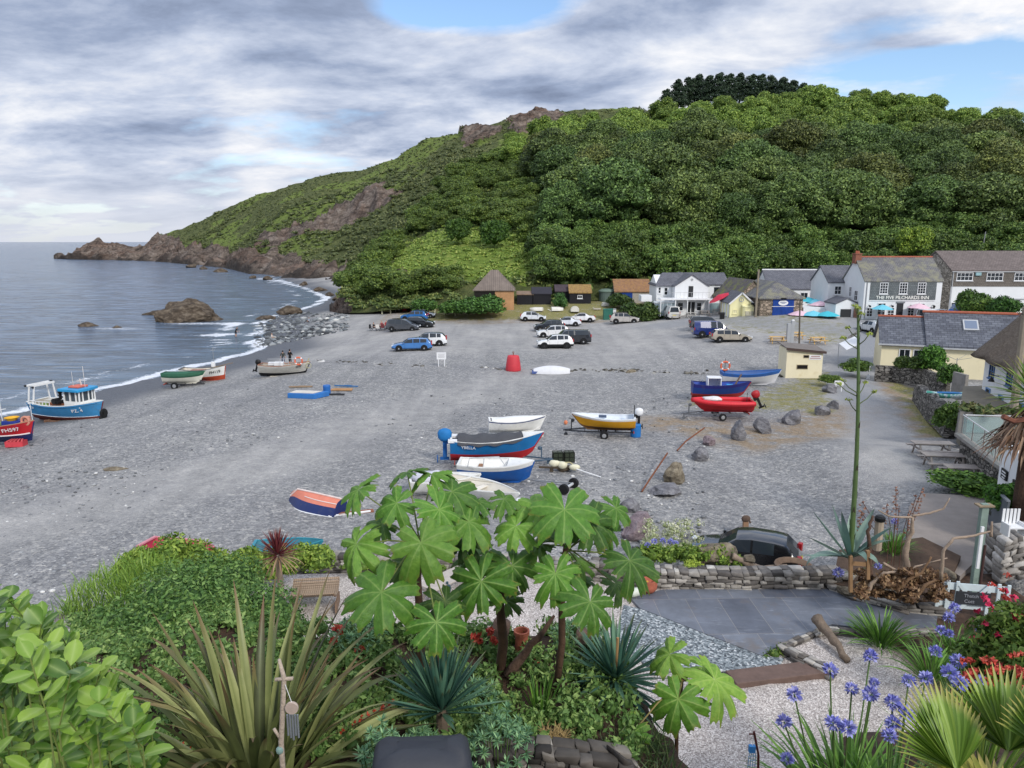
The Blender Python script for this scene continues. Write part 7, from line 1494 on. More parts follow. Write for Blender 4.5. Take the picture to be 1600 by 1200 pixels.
a, b = gpt(1140, 1062, 1.0), gpt(1282, 1045, 1.0); o = MB().beam(a + Vector((0, -.1, .05)), b + Vector((0, -.1, .05)), .62, .2).build('timber_sleeper', mat('#6b5850', .9, .25, 3, .5, 12), bevel=.02); tag(o, 'broad brown timber step across the white gravel path', 'step')
# ------------------------------------------------------------------ strap leaved plants
def straps(name, specs, m, parent=None, seg=9, fold=.25):
 """specs: (base, azimuth, elevation, length, width, droop, roll)"""
 V, Rn, T = [], [], []; nl = len(specs)
 for (b, az, el, L, w, dr, rl) in specs:
  p = np.array(b, float); e = el; ds = L / seg; r = rng.random(); rows = []
  for i in range(seg + 1):
   t = i / seg; h = np.array([cos(az), sin(az), 0]); d = h * cos(e) + np.array([0, 0, sin(e)]); side = np.array([-sin(az), cos(az), 0]); nrm = np.cross(d, side); side = side * cos(rl) + nrm * sin(rl); nrm = np.cross(d, side)
   ww = w * (.55 + 1.2 * t if t < .35 else 1.0) * (1 - max(0, (t - .45) / .55) ** 1.8) + .001
   ww = min(ww, w)
   rows += [p - side * ww / 2, p + nrm * -fold * ww, p + side * ww / 2]; p = p + d * ds; e -= dr / seg * (.3 + 1.4 * t)
   T += [t, t, t]
  V += rows; Rn += [r] * (3 * (seg + 1))
 k = 3 * (seg + 1); one = np.array([(3 * i + j, 3 * i + j + 1, 3 * i + j + 4, 3 * i + j + 3) for i in range(seg) for j in (0, 1)]); Fq = (one[None] + (np.arange(nl) * k)[:, None, None]).reshape(-1, 4)
 return npmesh(name, np.array(V), Fq, m, parent, smooth=True, attrs=dict(rnd=Rn, t=T, mid=np.tile([0., 1., 0.], nl * (seg + 1))))
def strapmat(c1, c2, c3, tip=None, mid=None, rough=.45, trans=.15, name='strap_leaf'):
 n = N(name); f = n.math('ADD', n.math('MULTIPLY', n.attr('rnd')[2], .75), n.math('MULTIPLY', n.noise(n.tc.outputs['Object'], 5, 4), .3)); c = n.ramp(f, [(.15, c1), (.5, c2), (.9, c3)])
 if mid: c = n.mix(n.math('MULTIPLY', n.math('POWER', n.attr('mid')[2], 3.), .6), c, mid)
 if tip: c = n.mix(n.ramp(n.attr('t')[2], [(.72, 0.), (1, 1.)]), c, tip)
 c = n.mix(1., c, n.n('ShaderNodeObjectInfo').outputs['Color'], 'MULTIPLY')
 n.base(c); n.set(rough, 0, .4); tr = n.n('ShaderNodeBsdfTranslucent'); n.l(c, tr.inputs[0]); mx = n.n('ShaderNodeMixShader', i_0=trans); n.l(n.b.outputs[0], mx.inputs[1]); n.l(tr.outputs[0], mx.inputs[2]); n.l(mx.outputs[0], n.out.inputs[0]); return n.m
M_phor = strapmat('#41462f', '#667042', '#a6ab70', '#7a5a44', '#6f7a48'); M_yuc = strapmat('#33564c', '#4a7362', '#6f967a', '#6a6a45'); M_aga = strapmat('#35561f', '#4f7a2a', '#7ba544'); M_agv = strapmat('#5b7a70', '#7b978a', '#98b0a0', '#4c5a50', rough=.5, trans=.05)
M_cord = strapmat('#4a1c26', '#6e2c36', '#8a4a48', '#8d6a58'); M_cordold = strapmat('#8a6a52', '#a5896a', '#b59a7a'); M_dead = strapmat('#5e4636', '#846650', '#a98c70', trans=.0); M_palm = strapmat('#4c6a22', '#6c8c30', '#93ad4c', '#b0a058')
M_grass = strapmat('#4d6b25', '#6d8c34', '#96ad52')
def rosette(n, base, L, w, el0, el1, droop, up=.0, rs=.05):
 out = []
 for i in range(n):
  az = i * 2.399963 + U(-.2, .2); f = (i + .5) / n; el = el0 + (el1 - el0) * f + U(-.08, .08)
  out.append(((base[0] + rs * cos(az), base[1] + rs * sin(az), base[2] + up * f), az, el, L * U(.8, 1.1), w * U(.85, 1.1), droop * U(.5, 1.4), U(-.25, .25)))
 return out
# big New Zealand flax
p = at(398, 1150, 6.9); ph = thing('flax_plant', 'huge arching bronze green flax with red flower tips in the left foreground', 'plant', (p.x, p.y, GZ(p.x, p.y)))
sp = []
for i in range(95):
 az = i * 2.4 + U(-.3, .3); r = U(.02, .40); el = U(.95, 1.5); sp.append(((r * cos(az), r * sin(az), 0), az, el, U(1.3, 2.3), U(.08, .115), U(.2, 1.3), U(-.6, .6)))
for i in range(190):
 az = i * 2.4 + U(-.4, .4); r = U(.1, .48); el = U(.15, 1.05); sp.append(((r * cos(az), r * sin(az), 0), az, el, U(1.0, 2.05), U(.07, .11), U(.9, 2.5), U(-.7, .7)))
straps('leaves', sp, M_phor, ph, 12)
fs = MB(); fl_ = []
for az, el, L in ((2.6, .75, 1.35), (2.9, .55, 1.2), (.5, .5, 1.7), (3.6, .6, 1.1)):
 d = Vector((cos(az) * cos(el), sin(az) * cos(el), sin(el))); q = [d * L * t - Vector((0, 0, .25 * t * t)) for t in (0, .4, .7, 1)]; fs.tube(q, [.018, .014, .01, .007], 5)
 for t in (.6, .7, .78, .85, .92, 1.0):
  for s in (-1, 1): fl_.append((d * L * t - Vector((0, 0, .25 * t * t)) + Vector((U(-.04, .04), s * .03, .02))))
fs.build('flower_stems', mat('#4a2f28', .8), ph); o = cloudmesh('blossoms', [(tuple(c), (.016, .016, .02), 6, .03) for c in fl_], mat('#b8452f', .6, .3, 9), ph, core=.6)
# yuccas
def yucca(label, c, L, n_, el0=-.75, el1=1.35, base=None):
 y = thing('yucca', label, 'plant', c); straps('leaves', rosette(n_, (0, 0, 0), L, .052, el0, el1, .18, .12), M_yuc, y, 7, .3)
 g = GZ(c[0], c[1]) - c[2]; MB().tube([(0, 0, g - .2), (.02, 0, g / 2), (0, 0, .05)], [.09, .08, .06], 8).build('stem', M_bark, y); return y
p = at(962, 1066, 8.5); y1 = yucca('dark blue green spiky yucca ball to the right of the slender trunk', p, .76, 150)
MB().tube([(0, 0, .1), (.01, 0, .62)], .018).build('cut_flower_stem', mat('#b08a5e', .8), y1)
p = at(690, 1112, 7.3); yucca('narrow upright dark yucca behind the black barbecue cover', p, .78, 80, .35, 1.5)
# agave with its tall flower stalk
p = at(1328, 872, 21.2); ag = thing('agave', 'big blue grey agave with a tall green flower stalk rising past the track', 'plant', p)
sp = [((0, 0, 0), az, el, L * 1.15, .30, dr, U(-.2, .2)) for az, el, L, dr in ((3.3, .55, 1.5, .2), (2.8, .9, 1.6, .1), (3.0, .35, 1.35, 2.2), (2.4, 1.2, 1.5, .1), (1.2, 1.2, 1.4, .1), (.4, 1.1, 1.5, .15), (-.3, .9, 1.4, .3), (5.2, .8, 1.0, 2.2), (4.7, .9, 1.1, 1.9), (4.1, .6, 1.2, .6), (3.6, 1.25, 1.5, .05), (5.8, .9, 1.2, .9), (.9, .7, 1.3, .5))]
sp += [((0, 0, .05), 3.25, .1, 1.75, .12, .1, 0)]
straps('leaves', sp, M_agv, ag, 10, .22)
tp_ = at(1341, 478, 21.2) - Vector(p); st = MB(); nseg = 16; st.tube([Vector((.1 * sin(i * .2), 0, 0)) + tp_ * (i / nseg) for i in range(nseg + 1)], [.085 - .052 * i / nseg for i in range(nseg + 1)], 9); so = st.build('flower_stalk', mat('#51663a', .6, .2, 3, .2), ag, True)
br = MB()
for i in range(15): q = tp_ * (.08 + .85 * i / 15) + Vector((.1 * sin((.08 + .85 * i / 15) * 16 * .2), 0, 0)); r_ = .088 - .05 * i / 15; az = i * 2.2; br.prism([q + Vector((r_ * cos(az - .6), r_ * sin(az - .6), 0)), q + Vector((r_ * cos(az + .6), r_ * sin(az + .6), 0)), q + Vector((r_ * 1.35 * cos(az), r_ * 1.35 * sin(az), .22))], (.004, .004, 0))
br.build('bracts', mat('#3d3a2a', .8), so)
tips = []; bb = MB()
for px, py, s in ((1310, 600, -1), (1317, 595, -1), (1352, 598, 1), (1365, 612, 1), (1326, 625, -1), (1358, 522, 1), (1325, 512, -1), (1346, 490, 1), (1340, 482, 1), (1336, 478, -1), (1318, 528, -1)):
 f = (872 - py - 14) / (872 - 478); q0 = tp_ * f + Vector((.1 * sin(f * 16 * .2), 0, 0)); q1 = at(px, py, 21.2 + U(-.3, .3)) - Vector(p); bb.tube([q0, q0.lerp(q1, .6) - Vector((0, 0, .05)), q1], [.02, .014, .012], 5); tips.append((tuple(q1), (.09, .09, .05), 16, .07))
bb.build('branch_sprays', mat('#55603c', .7), so); cloudmesh('bud_clumps', tips, mat('#8d9a44', .7, .3, 9), so, core=.6)
# red cordyline
p = at(434, 868, 13.0); co_ = thing('cordyline', 'red leaved cordyline palm on a slim pale trunk', 'plant', p); straps('leaves', rosette(75, (0, 0, 0), .46, .032, .1, 1.5, .15, .1, .03), M_cord, co_, 6); straps('old_leaves', rosette(30, (0, 0, -.02), .5, .03, -.6, .1, 1.0), M_cordold, co_, 6); g = GZ(p.x, p.y) - p.z; MB().tube([(.05, 0, g - .2), (.06, 0, g * .5), (0, 0, .0)], [.09, .075, .06], 8).build('trunk', mat('#8f806f', .9, .25, 6, .4), co_)
# cabbage palm at the right edge
p = at(1612, 655, 26.0); cp = thing('cabbage_palm', 'shaggy cabbage palm with a skirt of dead brown leaves at the right edge', 'palm', p)
straps('leaves', rosette(90, (0, 0, .7), 1.7, .10, -.35, 1.3, .5, .2), M_palm, cp, 7); straps('dead_leaves', rosette(210, (0, 0, .5), 1.75, .085, -.75, .05, 1.9, -1.5, .22), M_dead, cp, 7)
MB().tube([(.02, 0, GZ(p.x, p.y) - p.z - .3), (.0, 0, -2.5), (0, 0, .3)], [.27, .24, .2], 12).build('trunk', mat('#4a392e', .95, .4, 9, .9, 18), cp); MB().tube([(-.2, -.3, .1), (-1.0, -.5, .05), (-1.4, -.5, .22)], [.1, .09, .1], 6).build('broken_stem', mat('#7d5040', .9), cp)
# fan palm in the bottom right corner
p = at(1530, 1225, 4.6); fp_ = thing('fan_palm', 'bright green fan palm filling the bottom right corner', 'palm', p); MB().tube([(0, 0, GZ(p.x, p.y) - p.z - .2), (0, 0, -.25)], [.11, .08], 10).build('trunk', mat('#5a4a3a', .95, .4, 8, .8), fp_)
for hub, az, tilt, R_, n_, spread, yel in (((-.18, .0, .12), 1.85, .95, .62, 30, 1.1, 0), ((.28, .15, .16), 1.35, 1.0, .62, 30, 1.15, 0), ((.0, -.2, -.05), 1.9, .25, .66, 30, 1.45, 1), ((.42, -.1, .3), 1.2, 1.1, .5, 24, 1.1, 0)):
 sp = []
 for i in range(n_):
  a = (i / (n_ - 1) - .5) * 2 * spread; d = Matrix.Rotation(az - pi / 2, 3, 'Z') @ (Matrix.Rotation(tilt, 3, 'X') @ Vector((sin(a), cos(a), 0))); sp.append((hub, atan2(d.y, d.x), math.asin(max(-1, min(1, d.z))), R_ * (1 - .25 * abs(a) / spread) * U(.95, 1.05), .052, .25, U(-.3, .3)))
 straps('fan_leaf', sp, M_palm if not yel else strapmat('#6d7a2c', '#93963c', '#b9b05a', '#c9b368'), fp_, 7, .3); MB().tube([(0, 0, -.3), hub], .014).build('leaf_stalk', mat('#7d8a4a', .6), fp_)
# ------------------------------------------------------------------ agapanthus, crocosmia, fuchsia
M_blue = rndmat([(0, '#686ab8'), (.5, '#8b8dd0'), (1, '#b4b6e6')], .6, 'blue_petals'); M_stem = mat('#4f6a33', .6, .2, 3); M_redp = rndmat([(0, '#96281f'), (.5, '#bd4030'), (1, '#d4705a')], .6, 'red_petals'); M_pink = rndmat([(0, '#a3163f'), (.5, '#c92652'), (1, '#d9506e')], .6, 'pink_petals')
def umbel(c, r):
 sp = []
 for i in range(64):
  z = 1 - 1.6 * (i + .5) / 64; az = i * 2.4; e = math.asin(z); k = r * .45; sp.append(((c[0] + k * cos(e) * cos(az), c[1] + k * cos(e) * sin(az), c[2] + k * z), az, e + U(-.4, .4), r * U(.45, .72), r * .34, .6, U(-1.5, 1.5)))
 return sp
def agapanthus(label, p, n_, L, w, flowers, name='agapanthus', m=None):
 """flowers: world points of flower heads with radius"""
 t = thing(name, label, 'plant', p); sp = []
 for i in range(n_): az = i * 2.4 + U(-.3, .3); r = .28 * sqrt(i / n_) * L; sp.append(((r * cos(az), r * sin(az), 0), az, 1.45 - .95 * (i / n_) + U(-.1, .1), L * U(.8, 1.15), w * U(.8, 1.1), U(.5, 1.5), U(-.4, .4)))
 straps('leaves', sp, m or M_aga, t, 7, .2)
 for c, r in flowers:
  q = Vector(c) - Vector(p); MB().tube([(q.x * .25, q.y * .25, .05), (q.x * .75, q.y * .75, q.z * .6), q], .009, 5).build('flower_stem', M_stem, t); h_ = straps('flower_head', umbel(q, r), M_blue, t, 2, .1)
 return t
p = gpt(1376, 1008, 1.02); agapanthus('round clump of bright green strap leaves alone on the white gravel', p, 130, 1.05, .05, [])
p = gpt(1455, 1062, 1.6); agapanthus('green strap leaved clump right of the lone round clump', p, 120, 1.0, .045, [(at(1462, 1018, 16), .16)])
def heads(lst, Y0): return [(at(px, py, Y0 + dy), r) for px, py, dy, r in lst]
p = at(1325, 1215, 6.6); agapanthus('large agapanthus clump with violet blue heads at the bottom right of the gravel', (p.x, p.y, GZ(p.x, p.y)), 170, .98, .036, heads([(1297, 1047, .4, .085), (1241, 1085, .2, .085), (1225, 1128, .1, .085), (1331, 1077, .3, .08), (1360, 1085, .1, .09), (1366, 1067, .5, .06), (1302, 1130, -.1, .085), (1325, 1138, -.2, .09), (1230, 1185, -.3, .07), (1360, 1025, .8, .085)], 6.7))
p = at(1400, 1180, 6.4); agapanthus('agapanthus clump with many blue heads beside the fan palm', (p.x, p.y, GZ(p.x, p.y)), 130, .92, .036, heads([(1395, 1098, .2, .09), (1396, 1130, 0, .085), (1415, 1115, .1, .085), (1390, 1150, -.2, .08), (1447, 1060, .6, .085), (1484, 1052, .7, .1), (1497, 1033, .9, .09), (1420, 1064, .6, .08), (1530, 1064, .6, .07), (1500, 1068, .4, .09)], 6.6))
p = gpt(1490, 1030, 1.2); agapanthus('agapanthus with pale blue heads in front of the white gate', p, 90, .9, .045, heads([(1482, 965, 0, .17), (1492, 950, .2, .16), (1470, 985, -.3, .15), (1483, 990, -.4, .13)], p.y))
p = gg(1545, 1060); agapanthus('dense bank of green strap leaves below the fuchsia with one blue head', p, 210, 1.15, .045, heads([(1532, 985, -.1, .13), (1597, 975, 0, .13)], p.y))
p = gpt(1085, 880, 1.4); agapanthus('small agapanthus with violet heads behind the low patio wall', (p.x - 1.2, p.y + .6, 1.3), 50, .6, .03, heads([(1012, 852, 0, .13), (1022, 846, .3, .13), (1036, 845, .5, .13), (1048, 846, .4, .13), (1056, 849, .2, .12)], 24.8))
p = gpt(1395, 868, 1.4); agapanthus('tall green strap leaves with pale flowers inside the driftwood bed', (p.x, p.y, 1.5), 120, .9, .04, heads([(1398, 815, .2, .12), (1310, 895, -1.0, .18), (1372, 885, -.6, .13)], 22))
def flowerbush(name, label, p, R_, leafm, n_f, fm, fr, seed=1, leaf=.09, arch=None):
 t = thing(name, label, 'shrub', p); r = random.Random(seed); bl = [((R_[0] * r.uniform(-.7, .7), R_[1] * r.uniform(-.7, .7), R_[2] * r.uniform(.12, .9)), (R_[0] * .42,) * 3, int(260 * R_[0]), leaf) for i in range(18)]; cloudmesh('foliage', bl, leafm, t, core=.5, jit=.9); fl = []
 for i in range(n_f): a = r.uniform(0, 6.28); q = r.uniform(.3, 1.05); fl.append(((R_[0] * q * cos(a), R_[1] * q * sin(a), R_[2] * r.uniform(.35, 1.15)), (fr, fr, fr * .8), 10, fr * 1.5))
 cloudmesh('blossoms', fl, fm, t, core=.5, jit=1.); return t
M_fol = leafmat('#3c5424', '#56732f', '#86994a', scale=1.5, trans=.2)
p = at(1574, 1000, 11.0); flowerbush('fuchsia', 'fuchsia bush with crimson and pink flowers in front of the white gate', (p.x, p.y, GZ(p.x, p.y)), (.66, .5, p.z + .45 - GZ(p.x, p.y)), M_fol, 46, M_pink, .045, 3); p = at(1602, 965, 10.8); flowerbush('fuchsia', 'taller fuchsia at the right edge with bright red flowers', (p.x, p.y, GZ(p.x, p.y)), (.5, .5, p.z + .4 - GZ(p.x, p.y)), M_fol, 30, M_redp, .045, 5)
p = at(1550, 1085, 7.4); cr_ = thing('crocosmia', 'crocosmia with arching orange red flower sprays above the fan palm', 'plant', (p.x, p.y, GZ(p.x, p.y))); straps('leaves', rosette(110, (0, 0, 0), 1.15, .022, .7, 1.45, .5, 0, .2), M_grass, cr_, 6)
fl = []; sb = MB()
for i in range(20):
 q = at(1505 + 95 * rng.random(), 1018 + 55 * rng.random(), 7.4 + U(-.3, .3)) - Vector(cr_.location); sb.tube([(0, 0, .1), q * .6 + Vector((0, 0, .1)), q], .005, 4)
 for k in range(4): fl.append(((q.x + .035 * k - .05, q.y + U(-.02, .02), q.z + U(-.02, .02)), (.022, .022, .02), 8, .045))
sb.build('flower_stems', M_stem, cr_); cloudmesh('blossoms', fl, M_redp, cr_, core=.5)
# ------------------------------------------------------------------ rice paper plants with huge lobed leaves
n = N('ricepaper_leaf'); pos = n.tc.outputs['Object']; vn = n.attr('vein')[2]; ed = n.attr('edge')[2]
g = n.ramp(n.math('ADD', n.math('MULTIPLY', n.noise(pos, 7, 5, .6), .6), n.math('MULTIPLY', n.n('ShaderNodeObjectInfo').outputs['Random'], .4)), [(.25, '#426a24'), (.5, '#5a8a30'), (.8, '#82ac46')]); g = n.mix(n.math('MULTIPLY', n.math('POWER', vn, 2.), .55), g, '#9db866'); g = n.mix(n.math('MULTIPLY', n.ramp(ed, [(.86, 0.), (1, 1.)]), n.ramp(n.noise(pos, 4, 4, .7), [(.5, 0.), (.62, .8)])), g, '#8d8440'); g = n.mix(1., g, n.n('ShaderNodeObjectInfo').outputs['Color'], 'MULTIPLY'); n.base(g); n.set(.5, 0, .4); n.bump(n.math('ADD', n.math('MULTIPLY', vn, -.6), n.noise(pos, 26, 4)), .5, .012)
tr = n.n('ShaderNodeBsdfTranslucent'); n.l(g, tr.inputs[0]); mx = n.n('ShaderNodeMixShader', i_0=.22); n.l(n.b.outputs[0], mx.inputs[1]); n.l(tr.outputs[0], mx.inputs[2]); n.l(mx.outputs[0], n.out.inputs[0]); M_rice = n.m
def rice_leaf(seed, lobes=9):
 r = random.Random(seed); NA, NR_ = lobes * 16, 11; span = 2 * pi * .94; V, vein, edge = [], [], []; la = [r.uniform(.82, 1.08) * (1 - .22 * abs((i + .5) / lobes * 2 - 1) ** 2) for i in range(lobes)]
 for i in range(NA + 1):
  s = i / NA; th = (s - .5) * span; k = min(lobes - 1, int(s * lobes)); ph = (s * lobes - k) * 2 - 1
  out = .52 + .48 * (1 - abs(ph) ** 2.8) ** .85; out *= 1 - .12 * exp(-(ph / .15) ** 2); out *= 1 + .045 * (1 if (i % 4) < 2 else -1) * (abs(ph) < .9); R_ = la[k] * out
  for j in range(NR_ + 1):
   q = (j / NR_) ** .85; rr = R_ * q; x, y = rr * sin(th), rr * cos(th)
   z = .20 * rr - (.52 + .22 * sin(seed * 2.3 + k * 1.9)) * rr ** 2.2 - (.17 * rr) * abs(ph) ** 1.0 * (1 if q < .98 else 1.1) + .012 * sin(rr * 34) * (1 - abs(ph)) + .03 * sin(3.1 * th + seed) * rr
   V.append((x, y, z)); d = abs(ph) * rr * (pi / lobes); side = abs(((rr * 9 + abs(ph) * 2.2) % 1) - .5) * 2
   vein.append(max(exp(-(d / .022) ** 2), .55 * (side > .86) * (q > .2) * (q < .97))); edge.append(q)
 idx = np.arange((NA + 1) * (NR_ + 1)).reshape(NA + 1, NR_ + 1); Fq = np.stack([idx[:-1, :-1], idx[:-1, 1:], idx[1:, 1:], idx[1:, :-1]], -1).reshape(-1, 4)[:, ::-1]
 o = npmesh('leaf', np.array(V), Fq, M_rice, smooth=True, attrs=dict(vein=vein, edge=edge)); me = o.data; bpy.data.objects.remove(o); return me
RL = [rice_leaf(i, 7 + i % 3) for i in range(6)]
def ricepaper(label, hub, base, leaves, bright=1., trunk_r=.05):
 hub, base = Vector(hub), Vector(base); t = thing('rice_paper_plant', label, 'plant', base); q = hub - base
 MB().tube([(0, 0, -.3), q * .35 + Vector((.05, 0, 0)), q * .8 - Vector((.02, 0, 0)), q + Vector((0, 0, .06))], [trunk_r, trunk_r * .9, trunk_r * .8, trunk_r * .6], 9).build('trunk', mat('#5a4435', .9, .35, 7, .5, 30), t, True)
 for i, (px, py, rpx, dy, dark) in enumerate(leaves):
  Y0 = hub.y + dy; c = at(px, py, Y0) - base; R_ = rpx / FPX * Y0 * 1.17 * U(.86, 1.12); o_ = (c - q); hz_ = Vector((o_.x, o_.y * .7, 0)); hz_ = hz_.normalized() if hz_.length > .02 else Vector((0, -1, 0))
  up = (Vector((0, -.50, .80)) + hz_ * .42 + Vector((U(-.3, .3), U(-.25, .25), U(-.15, .1)))).normalized(); tip = (hz_ * .75 + Vector((0, -.25, -.55)) + Vector((U(-.2, .2), 0, 0))); tip = (tip - up * tip.dot(up)).normalized(); side = tip.cross(up)
  M_ = Matrix((side, tip, up)).transposed() @ Matrix.Rotation(U(-.25, .25), 3, 'Z')
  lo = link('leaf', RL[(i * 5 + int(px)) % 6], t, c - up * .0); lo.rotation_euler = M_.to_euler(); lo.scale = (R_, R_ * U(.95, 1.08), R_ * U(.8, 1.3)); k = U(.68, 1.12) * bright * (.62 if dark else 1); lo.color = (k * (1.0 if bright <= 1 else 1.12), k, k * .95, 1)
  MB().tube([q + Vector((0, 0, U(-.02, .08))), q.lerp(c, .5) + Vector((0, 0, .06 * o_.length)), c - up * .012], [.011, .009, .007], 5).build('leaf_stalk', mat('#6f7a3e' if bright <= 1 else '#8a7a4a', .7), t)
 return t
h1 = at(656, 850, 7.7); b1 = at(648, 1000, 8.3); b1.z = GZ(b1.x, 8.3)
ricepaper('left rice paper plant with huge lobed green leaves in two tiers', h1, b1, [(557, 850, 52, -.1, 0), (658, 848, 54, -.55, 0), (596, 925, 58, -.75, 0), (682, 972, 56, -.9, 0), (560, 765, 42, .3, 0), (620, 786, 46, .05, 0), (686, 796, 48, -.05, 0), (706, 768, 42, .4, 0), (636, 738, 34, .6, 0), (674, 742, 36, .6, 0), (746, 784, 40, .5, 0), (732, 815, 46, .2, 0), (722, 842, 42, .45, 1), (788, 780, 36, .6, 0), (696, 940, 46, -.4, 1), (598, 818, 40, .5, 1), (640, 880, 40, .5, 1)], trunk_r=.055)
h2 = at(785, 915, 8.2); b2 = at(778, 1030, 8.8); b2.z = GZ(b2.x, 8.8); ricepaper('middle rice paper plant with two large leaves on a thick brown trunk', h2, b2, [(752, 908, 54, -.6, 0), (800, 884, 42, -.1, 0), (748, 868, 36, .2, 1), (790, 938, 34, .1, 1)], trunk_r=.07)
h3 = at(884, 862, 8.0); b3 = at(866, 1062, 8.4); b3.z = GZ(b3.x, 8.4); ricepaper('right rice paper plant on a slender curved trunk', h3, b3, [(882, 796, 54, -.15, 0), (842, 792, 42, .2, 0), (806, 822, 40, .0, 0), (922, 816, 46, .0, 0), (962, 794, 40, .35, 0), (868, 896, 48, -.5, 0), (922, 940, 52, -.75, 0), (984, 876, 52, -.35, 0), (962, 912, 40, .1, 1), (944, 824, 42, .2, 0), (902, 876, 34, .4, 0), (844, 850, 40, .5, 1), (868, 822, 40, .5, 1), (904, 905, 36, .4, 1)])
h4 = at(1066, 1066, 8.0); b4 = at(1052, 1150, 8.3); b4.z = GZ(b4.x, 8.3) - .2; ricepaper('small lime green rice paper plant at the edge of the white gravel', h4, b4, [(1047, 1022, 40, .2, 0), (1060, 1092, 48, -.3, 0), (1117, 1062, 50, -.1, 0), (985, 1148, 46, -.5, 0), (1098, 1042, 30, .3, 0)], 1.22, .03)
# driftwood stump, chimney pot, extra trunk
def driftwood(label, pts, r, name='driftwood', m=None, branches=()):
 P = [Vector(q) for q in pts]; t = MB(); Q = [];
 for a, b in zip(P[:-1], P[1:]): Q += [a.lerp(b, k / 4) + Vector((U(-1, 1), U(-1, 1), U(-1, 1))) * r[0] * .22 for k in range(4)]
 Q.append(P[-1]); t.tube(Q, [(r[0] + (r[1] - r[0]) * i / (len(Q) - 1)) * U(.85, 1.15) for i in range(len(Q))], 8)
 for bp, br_ in branches: t.tube(bp, br_, 6)
 return tag(t.build(name, m or mat('#86705e', .9, .35, 5, .8, 22), None, True), label, 'driftwood')
M_drift = mat('#9a8877', .9, .3, 5, .6, 20); M_driftd = mat('#5f4a3e', .95, .4, 5, .9, 18)
driftwood('dark split driftwood stump leaning right beside the terracotta chimney pot', [at(795, 1055, 8.6), at(830, 1008, 8.6), at(866, 962, 8.7)], (.085, .02), m=M_driftd)
p = at(815, 1030, 9.3); o = thing('chimney_pot', 'small terracotta chimney pot standing in the planting bed', 'pot', (p.x, p.y, GZ(p.x, p.y))); zt = at(815, 985, 9.3).z - o.location.z; MB().lathe([(.10, -.1), (.085, zt - .06), (.11, zt - .05), (.11, zt), (.085, zt), (.07, zt - .3)], n=18).build('pot_body', C_terra, o)
driftwood('thick brown stump behind the terracotta pot', [at(765, 1035, 9.4), at(785, 970, 9.4)], (.13, .11), 'tree_stump', mat('#6e5a4e', .95, .3, 5, .7, 20))
driftwood('grey trunk behind the blue green yucca', [at(905, 1100, 9.2), at(912, 985, 9.2)], (.13, .11), 'tree_stump', mat('#6e5a4e', .95, .3, 5, .7, 20))
# spurges and low planting
M_eup = leafmat('#3d6048', '#5c8560', '#8fb07c', scale=1.5, trans=.15)
def euphorbia(label, p, R_, n_, Hh):
 t = thing('spurge', label, 'plant', p); sp = []; st = MB()
 for i in range(n_):
  a = i * 2.4; q = R_ * sqrt((i + .5) / n_); c = Vector((q * cos(a), q * sin(a), Hh * (1 - .55 * (q / R_) ** 2) * U(.85, 1.1))); st.tube([(c.x * .4, c.y * .4, -.1), c], .006, 4)
  for k in range(30): z = U(-.5, 1); sp.append(((c.x, c.y, c.z - .05 * (1 - z)), k * 2.4, math.asin(max(-.9, min(.99, z))) * .8, U(.055, .085), .016, .3, 0))
 straps('leaves', sp, M_eup_s, t, 2, .1); st.build('stems', M_stem, t); return t
M_eup_s = strapmat('#486e50', '#6a956c', '#9dc28a', rough=.55)
for px, py, Y0, R_, n_, H_, lb_ in ((782, 1150, 6.9, .40, 46, .50, 'blue green spurge mound just right of the barbecue cover'), (600, 1165, 6.3, .36, 40, .45, 'blue green spurge mound left of the barbecue cover'), (745, 1085, 7.9, .3, 26, .4, 'yellow green spurge between the upright yucca and the stump'), (905, 1010, 9.4, .4, 34, .35, 'spurge at the foot of the curved trunk'), (655, 1160, 6.9, .3, 30, .4, 'spurge directly behind the barbecue cover'), (560, 1010, 9.3, .4, 34, .45, 'spurge under the left rice paper leaves')):
 p = at(px, py, Y0); g = GZ(p.x, p.y); H_ += max(0, p.z - .25 - g); p.z = g; euphorbia(lb_, p, R_, n_, H_)
p = at(960, 1180, 7.2); t = thing('rosemary', 'feathery dark green bush at the right end of the stone retaining wall', 'shrub', (p.x, p.y, p.z - .35)); straps('foliage', [((U(-.55, .62), U(-.4, .4), U(-.2, .3)), U(0, 6.3), U(.4, 1.5), U(.18, .36), .013, .3, U(-1, 1)) for i in range(1700)], strapmat('#33472a', '#4d633a', '#70804c'), t, 3, .1)
p = at(845, 1110, 7.9); t = thing('iris', 'tuft of bright upright sword leaves beside the brown soil patch', 'plant', (p.x, p.y, GZ(p.x, p.y))); straps('leaves', rosette(34, (0, 0, 0), .42, .026, 1.05, 1.5, .2, 0, .08), M_aga, t, 5)
p = at(868, 1148, 7.3); t = thing('grass_tuft', 'tuft of dry tan grass above the stone retaining wall', 'grass', (p.x, p.y, p.z - .05)); straps('leaves', [((U(-.12, .12), U(-.05, .05), 0), U(0, 6.3), U(.2, 1.2), U(.12, .22), .006, 1.2, 0) for i in range(160)], mat('#a88f5e', .8, .2), t, 4)
bl = []
for i in range(640):
 px, py = (U(470, 1060), U(1000, 1190)) if i < 330 else (U(130, 480), U(1080, 1195)); p = at(px, py, U(7.1, 9.9) if i < 330 else U(7, 13)); z = GZ(p.x, p.y)
 if (p.y > 9.9 and p.x > -3) or p.x > 1.5: continue
 r_ = U(.07, .17); bl.append(((p.x, p.y, z + r_ * .6), (r_, r_, r_ * 1.1), 70, .055))
tag(cloudmesh('bed_plants', bl, leafmat('#466530', '#668847', '#9db56a', scale=2., trans=.15), jit=.9, core=.6), 'mixed low green plants filling the raised planting bed', 'bed plants', kind='stuff')
fl = []
